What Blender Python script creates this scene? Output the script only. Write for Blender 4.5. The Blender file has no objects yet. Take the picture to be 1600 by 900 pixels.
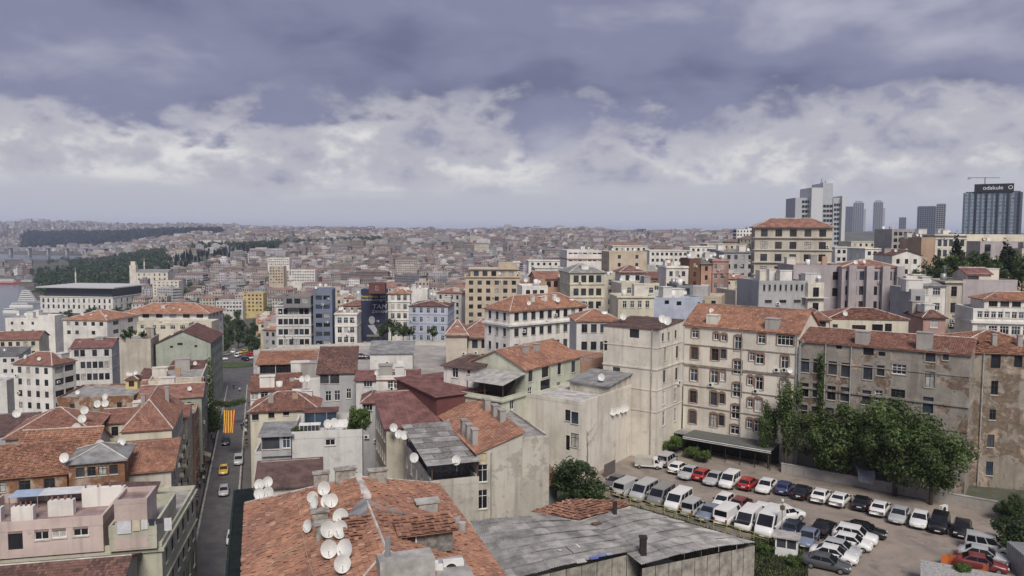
import bpy, bmesh, math, random
import numpy as np
from mathutils import Vector, Matrix
random.seed(7)
rnd = random.Random(11)
SC = bpy.context.scene
COL = SC.collection
rad = math.radians
# ------------------------------------------------------------------ camera
F, CZ = 1175.0, 87.0
_p = math.atan(82 / 1175); _r = rad(0.3)
R0 = Vector((1, 0, 0)); U0 = Vector((0, math.sin(_p), math.cos(_p))); FW = Vector((0, math.cos(_p), -math.sin(_p)))
CR = R0 * math.cos(_r) + U0 * math.sin(_r); CU = U0 * math.cos(_r) - R0 * math.sin(_r)
cam = bpy.data.cameras.new('camera'); camo = bpy.data.objects.new('camera', cam); COL.objects.link(camo)
cam.sensor_width = 36; cam.lens = 36 * F / 1600; cam.clip_start = 0.5; cam.clip_end = 40000
camo.matrix_world = Matrix(((CR.x, CU.x, -FW.x, 0), (CR.y, CU.y, -FW.y, 0), (CR.z, CU.z, -FW.z, CZ), (0, 0, 0, 1)))
SC.camera = camo
# ------------------------------------------------------------------ world, sun, exposure
SUN_EL, SUN_AZ = 47, 170          # azimuth clockwise from +Y: the sun stands behind the camera
W = bpy.data.worlds.new('World'); SC.world = W; W.use_nodes = True
def build_world():
    nt = W.node_tree; N = nt.nodes; L = nt.links
    for n in list(N): N.remove(n)
    def nd(t, **k):
        n = N.new(t)
        for a, b in k.items(): setattr(n, a, b)
        return n
    def math_(op, a, b=None, clamp=False):
        n = nd('ShaderNodeMath', operation=op); n.use_clamp = clamp
        for i, v in enumerate((a, b)):
            if v is None: continue
            if isinstance(v, (int, float)): n.inputs[i].default_value = v
            else: L.new(v, n.inputs[i])
        return n.outputs[0]
    def ramp(fac, stops, interp='EASE'):
        n = nd('ShaderNodeValToRGB'); n.color_ramp.interpolation = interp
        e = n.color_ramp.elements
        while len(e) < len(stops): e.new(0.5)
        for i, (p, c) in enumerate(stops):
            e[i].position = p; e[i].color = (*c, 1) if len(c) == 3 else c
        L.new(fac, n.inputs[0]); return n.outputs[0]
    def mixc(f, a, b):
        n = nd('ShaderNodeMix', data_type='RGBA')
        if isinstance(f, (int, float)): n.inputs[0].default_value = f
        else: L.new(f, n.inputs[0])
        for i, v in ((6, a), (7, b)):
            if isinstance(v, tuple): n.inputs[i].default_value = (*v, 1)
            else: L.new(v, n.inputs[i])
        return n.outputs[2]
    tc = nd('ShaderNodeTexCoord'); sep = nd('ShaderNodeSeparateXYZ'); L.new(tc.outputs['Generated'], sep.inputs[0])
    z = math_('MAXIMUM', sep.outputs[2], 0.0)
    def noise(scale, detail, rough, dist, off, vec=None, sc=(1, 1, 1)):
        mp = nd('ShaderNodeMapping'); mp.inputs['Location'].default_value = off; mp.inputs['Scale'].default_value = sc; L.new(vec, mp.inputs[0])
        n = nd('ShaderNodeTexNoise'); n.inputs['Scale'].default_value = scale; n.inputs['Detail'].default_value = detail
        n.inputs['Roughness'].default_value = rough; n.inputs['Distortion'].default_value = dist; L.new(mp.outputs[0], n.inputs[0])
        return n.outputs[0]
    GEN = tc.outputs['Generated']
    big = noise(2.6, 4, 0.5, 0.25, (0.35, 0.2, 0.6), vec=GEN, sc=(1, 1, 2.4))
    mid = noise(6.5, 8, 0.52, 0.25, (2.3, 4.6, 1.2), vec=GEN, sc=(1, 1, 2.2))
    puff = noise(13.0, 9, 0.56, 0.1, (1.3, 4.1, 2), vec=GEN, sc=(1, 1, 1.6))
    el = math_('ARCSINE', z)                         # elevation in radians
    # where the dark deck ends: about nine degrees up, ragged
    edge = math_('ADD', math_('MULTIPLY', math_('SUBTRACT', puff, 0.5), 0.17), math_('MULTIPLY', math_('SUBTRACT', mid, 0.5), 0.24))
    dark = math_('ADD', math_('ADD', el, edge), math_('MULTIPLY', math_('SUBTRACT', big, 0.5), 0.16))
    darkf = ramp(dark, [(0.116, (0, 0, 0)), (0.160, (1, 1, 1))])
    dt = math_('ADD', math_('MULTIPLY', big, 0.62), math_('MULTIPLY', mid, 0.38))
    deck = ramp(dt, [(0.36, DK0), (0.50, DK1), (0.66, DK2)])
    bt = math_('ADD', math_('MULTIPLY', puff, 0.6), math_('MULTIPLY', mid, 0.4))
    bright = ramp(bt, [(0.36, BR0), (0.47, BR1), (0.60, BR2)])
    low = ramp(el, [(0.0, HZ0), (0.035, HZ1), (0.075, HZ1)], 'LINEAR')
    strat = noise(5.0, 5, 0.55, 0.2, (2, 9, 4), vec=GEN, sc=(1, 1, 8))
    lowf = ramp(math_('ADD', el, math_('MULTIPLY', math_('SUBTRACT', strat, 0.5), 0.09)), [(0.045, (0, 0, 0)), (0.090, (1, 1, 1))])
    c = mixc(lowf, low, bright)
    c = mixc(darkf, c, deck)
    sky = nd('ShaderNodeTexSky'); sky.sky_type = 'NISHITA'; sky.sun_disc = False
    sky.sun_elevation = rad(SUN_EL); sky.sun_rotation = rad(SUN_AZ); sky.air_density = 1.0; sky.dust_density = 2.0
    sk = nd('ShaderNodeVectorMath', operation='SCALE'); sk.inputs['Scale'].default_value = 0.08 * 0.5; L.new(sky.outputs[0], sk.inputs[0])
    add = mixc(0.95, sk.outputs[0], c)               # a closed cloud cover over the blue
    bg = nd('ShaderNodeBackground'); L.new(add, bg.inputs[0]); bg.inputs[1].default_value = SKY_S
    out = nd('ShaderNodeOutputWorld'); L.new(bg.outputs[0], out.inputs[0])
DK0, DK1, DK2 = (0.140, 0.147, 0.245), (0.228, 0.235, 0.352), (0.44, 0.442, 0.535)
BR0, BR1, BR2 = (0.29, 0.295, 0.40), (0.47, 0.47, 0.52), (0.78, 0.765, 0.75)
HZ0, HZ1 = (0.60, 0.61, 0.66), (0.52, 0.525, 0.575)
SKY_S = 0.46
build_world()
sun = bpy.data.lights.new('sun', 'SUN'); suno = bpy.data.objects.new('sun', sun); COL.objects.link(suno)
sun.energy = 1.5; sun.angle = rad(22); sun.color = (1.0, 0.93, 0.83)
_sd = Vector((math.sin(rad(SUN_AZ)) * math.cos(rad(SUN_EL)), math.cos(rad(SUN_AZ)) * math.cos(rad(SUN_EL)), math.sin(rad(SUN_EL))))
suno.rotation_euler = _sd.to_track_quat('Z', 'Y').to_euler(); suno.location = (0, -50, 200)
SC.view_settings.view_transform = 'Standard'; SC.view_settings.look = 'None'; SC.view_settings.gamma = 1.0
SC.view_settings.use_curve_mapping = False
SC.view_settings.exposure = 1.2
SC.cycles.use_denoising = True
SC.cycles.max_bounces = 5; SC.cycles.diffuse_bounces = 3; SC.cycles.glossy_bounces = 2; SC.cycles.transmission_bounces = 3
SC.cycles.volume_bounces = 1; SC.cycles.transparent_max_bounces = 6
SC.cycles.caustics_reflective = False; SC.cycles.caustics_refractive = False
# ------------------------------------------------------------------ pixel helpers
def ray(px, py): return CR * ((px - 800) / F) + CU * ((450 - py) / F) + FW
def G(px, py, z):
    d = ray(px, py); t = (z - CZ) / d.z; return Vector((0, 0, CZ)) + d * t
def PD(px, py, D):
    d = ray(px, py); t = D / d.y; return Vector((0, 0, CZ)) + d * t
def PX(P):
    q = Vector(P) - Vector((0, 0, CZ)); a = q.dot(FW); return 800 + F * q.dot(CR) / a, 450 - F * q.dot(CU) / a
# ------------------------------------------------------------------ terrain height
TPX = [-900, -300, 0, 150, 300, 450, 600, 800, 950, 1100, 1300, 1600, 2200]
TD = [5, 60, 100, 150, 200, 270, 350, 450, 600, 750, 900, 1200, 1600, 2100, 2800, 3600, 4500, 6000, 9000]
TZ = np.array([
 [36,36,35,33,30,22,12,4,-4,-4,-4,-4,-4,0,20,60,110,140,150],
 [36,36,36,34,30,23,14,6,1,-4,-4,-4,2,4,-4,10,100,150,150],
 [36,36,36,35,31,25,17,8,2,-3,-4,-4,2,4,-4,3,75,166,166],
 [36,36,36,35,32,27,20,10,4,2,3,10,14,8,-4,25,85,160,160],
 [36,36,36,35.5,34,31,26,18,10,9,11,30,44,56,68,78,100,152,150],
 [36.4,36.4,36.4,36.4,36.4,36.4,35,30,20,12,11,25,42,60,80,95,110,132,134],
 [38,40,42,44,45,45,45,42,28,14,11,24,40,58,78,96,102,108,112],
 [42,45,48,49,50,50,50,46,34,18,11,24,40,60,82,106,104,106,110],
 [44,48,51,51.5,54,56,58,58,52,40,28,28,42,60,80,99,102,106,110],
 [46,50,51.5,51.8,57,62,64,66,64,56,46,38,46,62,84,98,102,106,110],
 [46,50,51.5,52,58,66,70,72,73,71,64,56,56,66,104,112,112,114,120],
 [46,50,51.5,52,60,68,72,74,75,75,72,66,64,70,84,100,110,120,130],
 [46,50,51.5,52,60,68,72,74,75,75,72,66,64,70,84,100,110,120,130]], float)
_LD = np.log(np.array(TD, float)); _TT = (np.array(TPX, float) - 800) / F
def ground_np(x, y):
    y = np.maximum(y, 5.0); t = np.clip(x / y, _TT[0], _TT[-1]); l = np.clip(np.log(y), _LD[0], _LD[-1])
    i = np.clip(np.searchsorted(_TT, t) - 1, 0, len(_TT) - 2); j = np.clip(np.searchsorted(_LD, l) - 1, 0, len(_LD) - 2)
    a = (t - _TT[i]) / (_TT[i + 1] - _TT[i]); b = (l - _LD[j]) / (_LD[j + 1] - _LD[j])
    und = np.clip((y - 1800) / 1500, 0, 1) * (4.5 * np.sin(x * .0061 + y * .0017) + 4.0 * np.sin(x * .0143 - y * .0031 + 1.3) + 2.5 * np.sin(x * .031 + 2.2)) * np.clip(TZ[i, j] / 60, 0, 1)
    return und + (TZ[i, j] * (1 - a) * (1 - b) + TZ[i + 1, j] * a * (1 - b) + TZ[i, j + 1] * (1 - a) * b + TZ[i + 1, j + 1] * a * b)
def ground(x, y): return float(ground_np(np.array([x], float), np.array([y], float))[0])
# ------------------------------------------------------------------ materials
MATS = {}
def new_mat(name):
    m = bpy.data.materials.new(name); m.use_nodes = True; nt = m.node_tree; MATS[name] = m
    return m, nt.nodes, nt.links, nt.nodes['Principled BSDF']
def link_mix(N, L, f, a, b, bt='MIX'):
    n = N.new('ShaderNodeMix'); n.data_type = 'RGBA'; n.blend_type = bt
    if isinstance(f, (int, float)): n.inputs[0].default_value = f
    else: L.new(f, n.inputs[0])
    for i, v in ((6, a), (7, b)):
        if isinstance(v, tuple): n.inputs[i].default_value = (*v[:3], 1)
        else: L.new(v, n.inputs[i])
    return n.outputs[2]
def pos_noise(N, L, scale, detail=4, rough=0.55, sc=(1, 1, 1), dist=0.0):
    g = N.new('ShaderNodeNewGeometry'); mp = N.new('ShaderNodeMapping'); mp.inputs['Scale'].default_value = sc; L.new(g.outputs['Position'], mp.inputs[0])
    n = N.new('ShaderNodeTexNoise'); n.inputs['Scale'].default_value = scale; n.inputs['Detail'].default_value = detail
    n.inputs['Roughness'].default_value = rough; n.inputs['Distortion'].default_value = dist; L.new(mp.outputs[0], n.inputs[0]); return n.outputs[0]
def rampf(N, L, fac, p0, p1, c0=0.0, c1=1.0):
    n = N.new('ShaderNodeMapRange'); n.interpolation_type = 'SMOOTHSTEP'; L.new(fac, n.inputs[0])
    n.inputs[1].default_value = p0; n.inputs[2].default_value = p1; n.inputs[3].default_value = c0; n.inputs[4].default_value = c1; return n.outputs[0]
def bump(N, L, b, h, s=0.3, d=0.05):
    n = N.new('ShaderNodeBump'); n.inputs['Strength'].default_value = s; n.inputs['Distance'].default_value = d; L.new(h, n.inputs['Height']); L.new(n.outputs[0], b.inputs['Normal'])
def plain(name, c, rough=0.7, metal=0.0, var=0.12, scale=1.5, spec=0.3):
    if name in MATS: return MATS[name]
    m, N, L, b = new_mat(name)
    n = pos_noise(N, L, scale, 5, 0.6)
    f = rampf(N, L, n, 0.3, 0.7)
    L.new(link_mix(N, L, f, tuple(x * (1 - var) for x in c), tuple(min(1, x * (1 + var)) for x in c)), b.inputs['Base Color'])
    b.inputs['Roughness'].default_value = rough; b.inputs['Metallic'].default_value = metal; b.inputs['Specular IOR Level'].default_value = spec
    return m
def wall_mat(name, c, dirt=0.45, dc=(0.16, 0.14, 0.12), peel=0.0, pc=(0.33, 0.30, 0.26)):
    if name in MATS: return MATS[name]
    m, N, L, b = new_mat(name)
    blot = rampf(N, L, pos_noise(N, L, 0.22, 6, 0.62), 0.38, 0.70)
    col = link_mix(N, L, blot, tuple(min(1, x * 1.06) for x in c), tuple(x * 0.80 for x in c))
    if peel > 0:
        pf = rampf(N, L, pos_noise(N, L, 0.30, 12, 0.70, dist=0.3), 0.62 - peel, 0.68 - peel, 0, .7)
        col = link_mix(N, L, pf, col, pc)
    st = pos_noise(N, L, 1.0, 5, 0.6, sc=(1.1, 1.1, 0.07))
    sf = rampf(N, L, st, 0.48, 0.72, 0.0, min(1, dirt * 1.35))
    col = link_mix(N, L, sf, col, tuple(a * 0.5 + d * 0.5 for a, d in zip(c, dc)))
    sp = rampf(N, L, pos_noise(N, L, 0.9, 8, 0.7), 0.56, 0.72, 0.0, dirt * 0.8)
    col = link_mix(N, L, sp, col, dc)
    L.new(col, b.inputs['Base Color']); b.inputs['Roughness'].default_value = 0.9; b.inputs['Specular IOR Level'].default_value = 0.15
    bump(N, L, b, pos_noise(N, L, 5.0, 6, 0.65), 0.35, 0.05)
    return m
def ruin_mat(name, plaster, brick, amt):
    if name in MATS: return MATS[name]
    m, N, L, b = new_mat(name)
    big = pos_noise(N, L, 0.20, 12, 0.68, dist=0.5)
    f1 = rampf(N, L, big, 0.5 - amt, 0.53 - amt)
    f2 = rampf(N, L, pos_noise(N, L, 0.30, 9, 0.7, dist=0.4), 0.50, 0.60)
    bk = link_mix(N, L, rampf(N, L, pos_noise(N, L, 2.5, 6, 0.7), 0.35, 0.65), brick, tuple(x * 0.62 for x in brick))
    raw = link_mix(N, L, f2, bk, (0.42, 0.34, 0.28))
    pl = link_mix(N, L, rampf(N, L, pos_noise(N, L, 0.5, 7, 0.65), 0.35, 0.65), plaster, tuple(x * 0.75 for x in plaster))
    col = link_mix(N, L, f1, pl, raw)
    sf = rampf(N, L, pos_noise(N, L, 1.0, 5, 0.6, sc=(1.1, 1.1, 0.08)), 0.5, 0.75, 0, 0.5)
    col = link_mix(N, L, sf, col, (0.11, 0.09, 0.075))
    L.new(col, b.inputs['Base Color']); b.inputs['Roughness'].default_value = 0.95; b.inputs['Specular IOR Level'].default_value = 0.1
    bump(N, L, b, big, 0.6, 0.25)
    return m
def attr_mat(name, rough=0.85, spec=0.2, var=0.25, scale=2.0, trans=0.0):
    if name in MATS: return MATS[name]
    m, N, L, b = new_mat(name)
    a = N.new('ShaderNodeAttribute'); a.attribute_name = 'Col'
    f = rampf(N, L, pos_noise(N, L, scale, 5, 0.6), 0.3, 0.7, 1 - var, 1 + var)
    s = N.new('ShaderNodeVectorMath'); s.operation = 'SCALE'; L.new(a.outputs['Color'], s.inputs[0]); L.new(f, s.inputs['Scale'])
    L.new(s.outputs[0], b.inputs['Base Color']); b.inputs['Roughness'].default_value = rough; b.inputs['Specular IOR Level'].default_value = spec
    if trans:
        t = N.new('ShaderNodeBsdfTranslucent'); L.new(s.outputs[0], t.inputs[0])
        mx = N.new('ShaderNodeMixShader'); mx.inputs[0].default_value = trans
        L.new(b.outputs[0], mx.inputs[1]); L.new(t.outputs[0], mx.inputs[2]); L.new(mx.outputs[0], N['Material Output'].inputs[0])
    return m
def glass_mat(name, c, rough=0.06, spec=0.5):
    if name in MATS: return MATS[name]
    m, N, L, b = new_mat(name)
    f = rampf(N, L, pos_noise(N, L, 0.5, 3), 0.3, 0.7)
    L.new(link_mix(N, L, f, tuple(x * 0.6 for x in c), tuple(x * 1.4 for x in c)), b.inputs['Base Color'])
    b.inputs['Roughness'].default_value = rough; b.inputs['Specular IOR Level'].default_value = spec; return m
WALLS = dict(
 white=((0.71, 0.69, 0.65), .42), cream=((0.60, 0.56, 0.45), .40), beige=((0.50, 0.46, 0.39), .45), pale=((0.66, 0.62, 0.545), .48),
 grey=((0.40, 0.40, 0.41), .40), lgrey=((0.60, 0.59, 0.57), .42), dgrey=((0.22, 0.22, 0.23), .35), lilac=((0.42, 0.38, 0.39), .30),
 pink=((0.55, 0.455, 0.42), .55), green=((0.47, 0.47, 0.38), .55), lgreen=((0.52, 0.54, 0.44), .35), sage=((0.38, 0.41, 0.35), .5),
 yellow=((0.55, 0.44, 0.22), .35), blue=((0.42, 0.46, 0.56), .30), slate=((0.17, 0.20, 0.27), .25), sand=((0.52, 0.44, 0.34), .30),
 peach=((0.46, 0.29, 0.21), .40), rose=((0.44, 0.28, 0.25), .40), brown=((0.16, 0.09, 0.06), .3), concrete=((0.36, 0.34, 0.32), .55), tan=((0.40, 0.29, 0.21), .40),
 maroon=((0.15, 0.065, 0.062), .35), dirty=((0.52, 0.49, 0.43), .75), netg=((0.018, 0.035, 0.035), .3), black=((0.03, 0.03, 0.032), .2), orange=((0.36, 0.17, 0.09), .4))
def wm(k):
    if k == 'ruin': return ruin_mat('ruin', (0.33, 0.305, 0.27), (0.21, 0.155, 0.12), -0.035)
    if k == 'ruin2': return ruin_mat('ruin_tower', (0.33, 0.295, 0.25), (0.23, 0.18, 0.14), 0.03)
    if k == 'brick': return ruin_mat('brick_wall', (0.33, 0.26, 0.20), (0.28, 0.15, 0.09), 0.10)
    if k == 'oldy': return ruin_mat('old_yellow', (0.36, 0.33, 0.24), (0.20, 0.15, 0.10), -0.10)
    c, d = WALLS[k]; return wall_mat('plaster_' + k, c, d, peel=0.10 if k == 'dirty' else 0.0)
ROOFC = dict(tile_o=(0.32, 0.17, 0.115), tile_r=(0.245, 0.13, 0.10), tile_b=(0.19, 0.10, 0.08), tile_d=(0.13, 0.07, 0.06), sheet_m=(0.18, 0.092, 0.086), sheet_b=(0.115, 0.075, 0.068), sheet_g=(0.23, 0.23, 0.235), flat=(0.30, 0.29, 0.28), flat_l=(0.44, 0.43, 0.42), flat_d=(0.14, 0.14, 0.14), mortar=(0.50, 0.47, 0.43), flat_p=(0.27, 0.20, 0.19), net=(0.010, 0.015, 0.015))
def rm_(k): return plain('roof_' + k, ROOFC[k], 0.85, 0, 0.32, 0.7, 0.2)
M_TILE = attr_mat('roof_tile_clay', 0.85, 0.2, 0.22, 1.2)
M_GLASS = [glass_mat('window_glass_dark', (0.018, 0.02, 0.024)), glass_mat('window_glass_mid', (0.05, 0.055, 0.065)), plain('window_curtain', (0.40, 0.39, 0.37), 0.35, 0, .3, 2.0, 0.5), glass_mat('window_glass_blue', (0.04, 0.06, 0.09))]
M_WHITE = plain('white_paint', (0.72, 0.72, 0.71), 0.5); M_BROWN = plain('brown_wood', (0.10, 0.06, 0.042), 0.6); M_DARKF = plain('dark_frame', (0.05, 0.05, 0.055), 0.5)
M_BEIGE = plain('beige_board', (0.55, 0.45, 0.28), 0.8); M_METAL = plain('galvanised_metal', (0.36, 0.37, 0.38), 0.45, 0.5); M_BLACK = plain('black_iron', (0.02, 0.02, 0.02), 0.5)
M_DISH = plain('dish_paint', (0.62, 0.62, 0.60), 0.45, 0, 0.15, 1.0); M_SURR = plain('brick_surround', (0.23, 0.155, 0.125), 0.9)
M_ACW = plain('aircon_shell', (0.66, 0.66, 0.63), 0.5); M_STONE = plain('stone_trim', (0.50, 0.48, 0.43), 0.85); M_CONC = plain('concrete', (0.36, 0.35, 0.33), 0.9, 0, 0.3, 0.8)
M_LEAFM = attr_mat('leaf', 0.55, 0.3, 0.25, 0.5, 0.42); M_BARK = plain('bark', (0.10, 0.08, 0.06), 0.95, 0, 0.3, 3)
M_HOUSE = attr_mat('far_house_paint', 0.9, 0.1, 0.15, 0.2)
# ------------------------------------------------------------------ mesh builder
class MB:
    def __init__(s): s.v = []; s.f = []; s.c = []; s.m = []
    def quad(s, a, b, c, d, col=None, mi=0):
        n = len(s.v); s.v += [tuple(a), tuple(b), tuple(c), tuple(d)]; s.f.append((n, n + 1, n + 2, n + 3)); s.c.append(col); s.m.append(mi); return s
    def poly(s, pts, col=None, mi=0):
        n = len(s.v); s.v += [tuple(p) for p in pts]; s.f.append(tuple(range(n, n + len(pts)))); s.c.append(col); s.m.append(mi); return s
    def box(s, x0, x1, y0, y1, z0, z1, col=None, M=None, mi=0):
        n = len(s.v); p = [(x0, y0, z0), (x1, y0, z0), (x1, y1, z0), (x0, y1, z0), (x0, y0, z1), (x1, y0, z1), (x1, y1, z1), (x0, y1, z1)]
        if M is not None: p = [tuple(M @ Vector(q)) for q in p]
        s.v += p
        for q in ((0, 3, 2, 1), (4, 5, 6, 7), (0, 1, 5, 4), (1, 2, 6, 5), (2, 3, 7, 6), (3, 0, 4, 7)):
            s.f.append(tuple(n + i for i in q)); s.c.append(col); s.m.append(mi)
        return s
    def prism(s, poly, z0, z1, col=None, mi=0):            # vertical prism on a counter-clockwise outline
        n = len(s.v); k = len(poly); s.v += [(p[0], p[1], z0) for p in poly] + [(p[0], p[1], z1) for p in poly]
        s.f.append(tuple(n + i for i in range(k))[::-1]); s.f.append(tuple(n + k + i for i in range(k))); s.c += [col, col]; s.m += [mi, mi]
        for i in range(k):
            j = (i + 1) % k; s.f.append((n + i, n + j, n + k + j, n + k + i)); s.c.append(col); s.m.append(mi)
        return s
    def tube(s, pts, radii, k=6, col=None, cap=True, mi=0):
        rings = []; pts = [Vector(p) for p in pts]
        if isinstance(radii, (int, float)): radii = [radii] * len(pts)
        for i, p in enumerate(pts):
            t = (pts[min(i + 1, len(pts) - 1)] - pts[max(i - 1, 0)]).normalized()
            a = t.orthogonal().normalized(); b = t.cross(a); n = len(s.v)
            for j in range(k):
                q = 2 * math.pi * j / k; s.v.append(tuple(p + (a * math.cos(q) + b * math.sin(q)) * radii[i]))
            rings.append(n)
        for i in range(len(rings) - 1):
            for j in range(k):
                s.f.append((rings[i] + j, rings[i] + (j + 1) % k, rings[i + 1] + (j + 1) % k, rings[i + 1] + j)); s.c.append(col); s.m.append(mi)
        if cap:
            s.f.append(tuple(rings[0] + j for j in range(k))[::-1]); s.f.append(tuple(rings[-1] + j for j in range(k))); s.c += [col, col]; s.m += [mi, mi]
        return s
    def mesh(s, name, mat=None, smooth=False):
        me = bpy.data.meshes.new(name); me.from_pydata(s.v, [], s.f)
        if any(c is not None for c in s.c):
            at = me.attributes.new('Col', 'FLOAT_COLOR', 'FACE')
            arr = np.ones((len(s.f), 4), np.float32)
            for i, c in enumerate(s.c):
                if c is not None: arr[i, :3] = c
            at.data.foreach_set('color', arr.ravel())
        if mat is not None:
            for q in (mat if isinstance(mat, (list, tuple)) else [mat]): me.materials.append(q)
        if any(s.m): me.polygons.foreach_set('material_index', s.m)
        if smooth: me.polygons.foreach_set('use_smooth', [True] * len(s.f))
        me.update(); return me
    def obj(s, name, mat, parent=None, smooth=False, kind=None, **k): return place(s.mesh(name, mat, smooth), name, parent, kind=kind, **k)
def place(me, name, parent=None, loc=None, rz=0.0, kind=None, label=None, cat=None, group=None, M=None):
    o = bpy.data.objects.new(name, me); COL.objects.link(o)
    if parent is not None: o.parent = parent
    if M is not None: o.matrix_basis = M
    else:
        if loc is not None: o.location = loc
        if rz: o.rotation_euler = (0, 0, rz)
    if kind: o['kind'] = kind
    if label: o['label'] = label
    if cat: o['category'] = cat
    if group: o['group'] = group
    return o
def thing(name, label, cat, loc=(0, 0, 0), rz=0.0, group=None): return place(None, name, None, loc, rz, None, label, cat, group)
def copy_tree(o, parent=None):
    c = o.copy(); COL.objects.link(c); c.parent = parent
    for ch in KIDS.get(o.name, ()): copy_tree(ch, c)
    return c
KIDS = {}
def reg(o, *kids): KIDS[o.name] = kids; return o
# ------------------------------------------------------------------ windows
WCACHE = {}
def window_mesh(w, h, style):
    key = (round(w, 1), round(h, 1), style)
    if key in WCACHE: return WCACHE[key]
    w, h = key[0], key[1]; fr = MB(); b = 0.07; y0, y1 = 0.09, 0.16
    if style in ('shut', 'hole'):
        fr.box(-w/2, w/2, y0 + .05, y1, -h/2, h/2)
    else:
        fr.box(-w/2, -w/2 + b, y0, y1, -h/2, h/2).box(w/2 - b, w/2, y0, y1, -h/2, h/2)
        fr.box(-w/2 + b, w/2 - b, y0, y1, h/2 - b, h/2).box(-w/2 + b, w/2 - b, y0, y1, -h/2, -h/2 + b)
        n = max(2, round(w / 0.6)) if w > 0.75 else 1
        for i in range(1, n): x = -w/2 + w * i / n; fr.box(x - .03, x + .03, y0 + .003, y1 - .003, -h/2 + b, h/2 - b)
        if h > 1.0: z = h/2 - h * .32; fr.box(-w/2 + b, w/2 - b, y0 + .006, y1 - .006, z - .03, z + .03)
    m = {'white': M_WHITE, 'brown': M_BROWN, 'dark': M_DARKF, 'shut': M_BEIGE, 'hole': M_GLASS[0], 'brownshut': M_BROWN}.get(style, M_WHITE)
    if style == 'brownshut':
        fr = MB(); fr.box(-w/2, w/2, .12, .16, -h/2, h/2); fr.box(-w/2, -.02, .09, .119, -h/2, h/2).box(.02, w/2, .09, .119, -h/2, h/2)
    fm = fr.mesh('window', m)
    pane = MB().quad((-w/2 + .03, .13, -h/2 + .03), (w/2 - .03, .13, -h/2 + .03), (w/2 - .03, .13, h/2 - .03), (-w/2 + .03, .13, h/2 - .03))
    pms = []
    if style not in ('shut', 'hole', 'brownshut'):
        for g in M_GLASS: pms.append(pane.mesh('pane', g))
    sill = MB().box(-w/2 - .08, w/2 + .08, -.10, .08, -h/2 - .10, -h/2 + .002).mesh('sill', M_STONE)
    WCACHE[key] = (fm, pms, sill); return WCACHE[key]
SCACHE = {}
def surround_mesh(w, h, kind, mat):
    key = (round(w, 1), round(h, 1), kind, mat.name)
    if key in SCACHE: return SCACHE[key]
    w, h = key[0], key[1]; t = 0.22; mb = MB(); y = -0.05
    mb.box(-w/2 - t, -w/2, y, .02, -h/2 - .1, h/2); mb.box(w/2, w/2 + t, y, .02, -h/2 - .1, h/2)
    if kind == 'arch':
        k = 6; rise = 0.28
        for i in range(k):
            a0, a1 = -1 + 2 * i / k, -1 + 2 * (i + 1) / k
            f = lambda a, r: (a * (w/2 + t * r), h/2 + rise * (1 - a * a) + t * r * .7)
            lo0, lo1 = (a0 * w/2, h/2), (a1 * w/2, h/2); x0, z0 = f(a0, 1); x1, z1 = f(a1, 1)
            mb.quad((lo0[0], y, lo0[1]), (lo1[0], y, lo1[1]), (x1, y, z1), (x0, y, z0))
            mb.quad((x0, y, z0), (x1, y, z1), (x1, .02, z1), (x0, .02, z0))
    else:
        mb.box(-w/2 - t, w/2 + t, y, .02, h/2, h/2 + t)
    SCACHE[key] = mb.mesh('surround', mat); return SCACHE[key]
def add_window(parent, side, s, z, w, h, style, lod, surround=None, smat=None):
    """side = (origin, along, inward): the local frame of a facade"""
    w, h = round(w, 1), round(h, 1)
    fm, pms, sill = window_mesh(w, h, style); o, al, inn = side
    P = o + al * s; M = Matrix(((al.x, inn.x, 0, P.x), (al.y, inn.y, 0, P.y), (0, 0, 1, z), (0, 0, 0, 1)))
    win = place(fm, 'window', parent, M=M)
    if pms: place(pms[rnd.choice((0, 0, 0, 1, 1, 2, 3))], 'pane', win)
    if lod >= 2 and style != 'hole': place(sill, 'sill', win)
    if surround: place(surround_mesh(w, h, surround, smat or M_SURR), 'surround', win)
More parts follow.
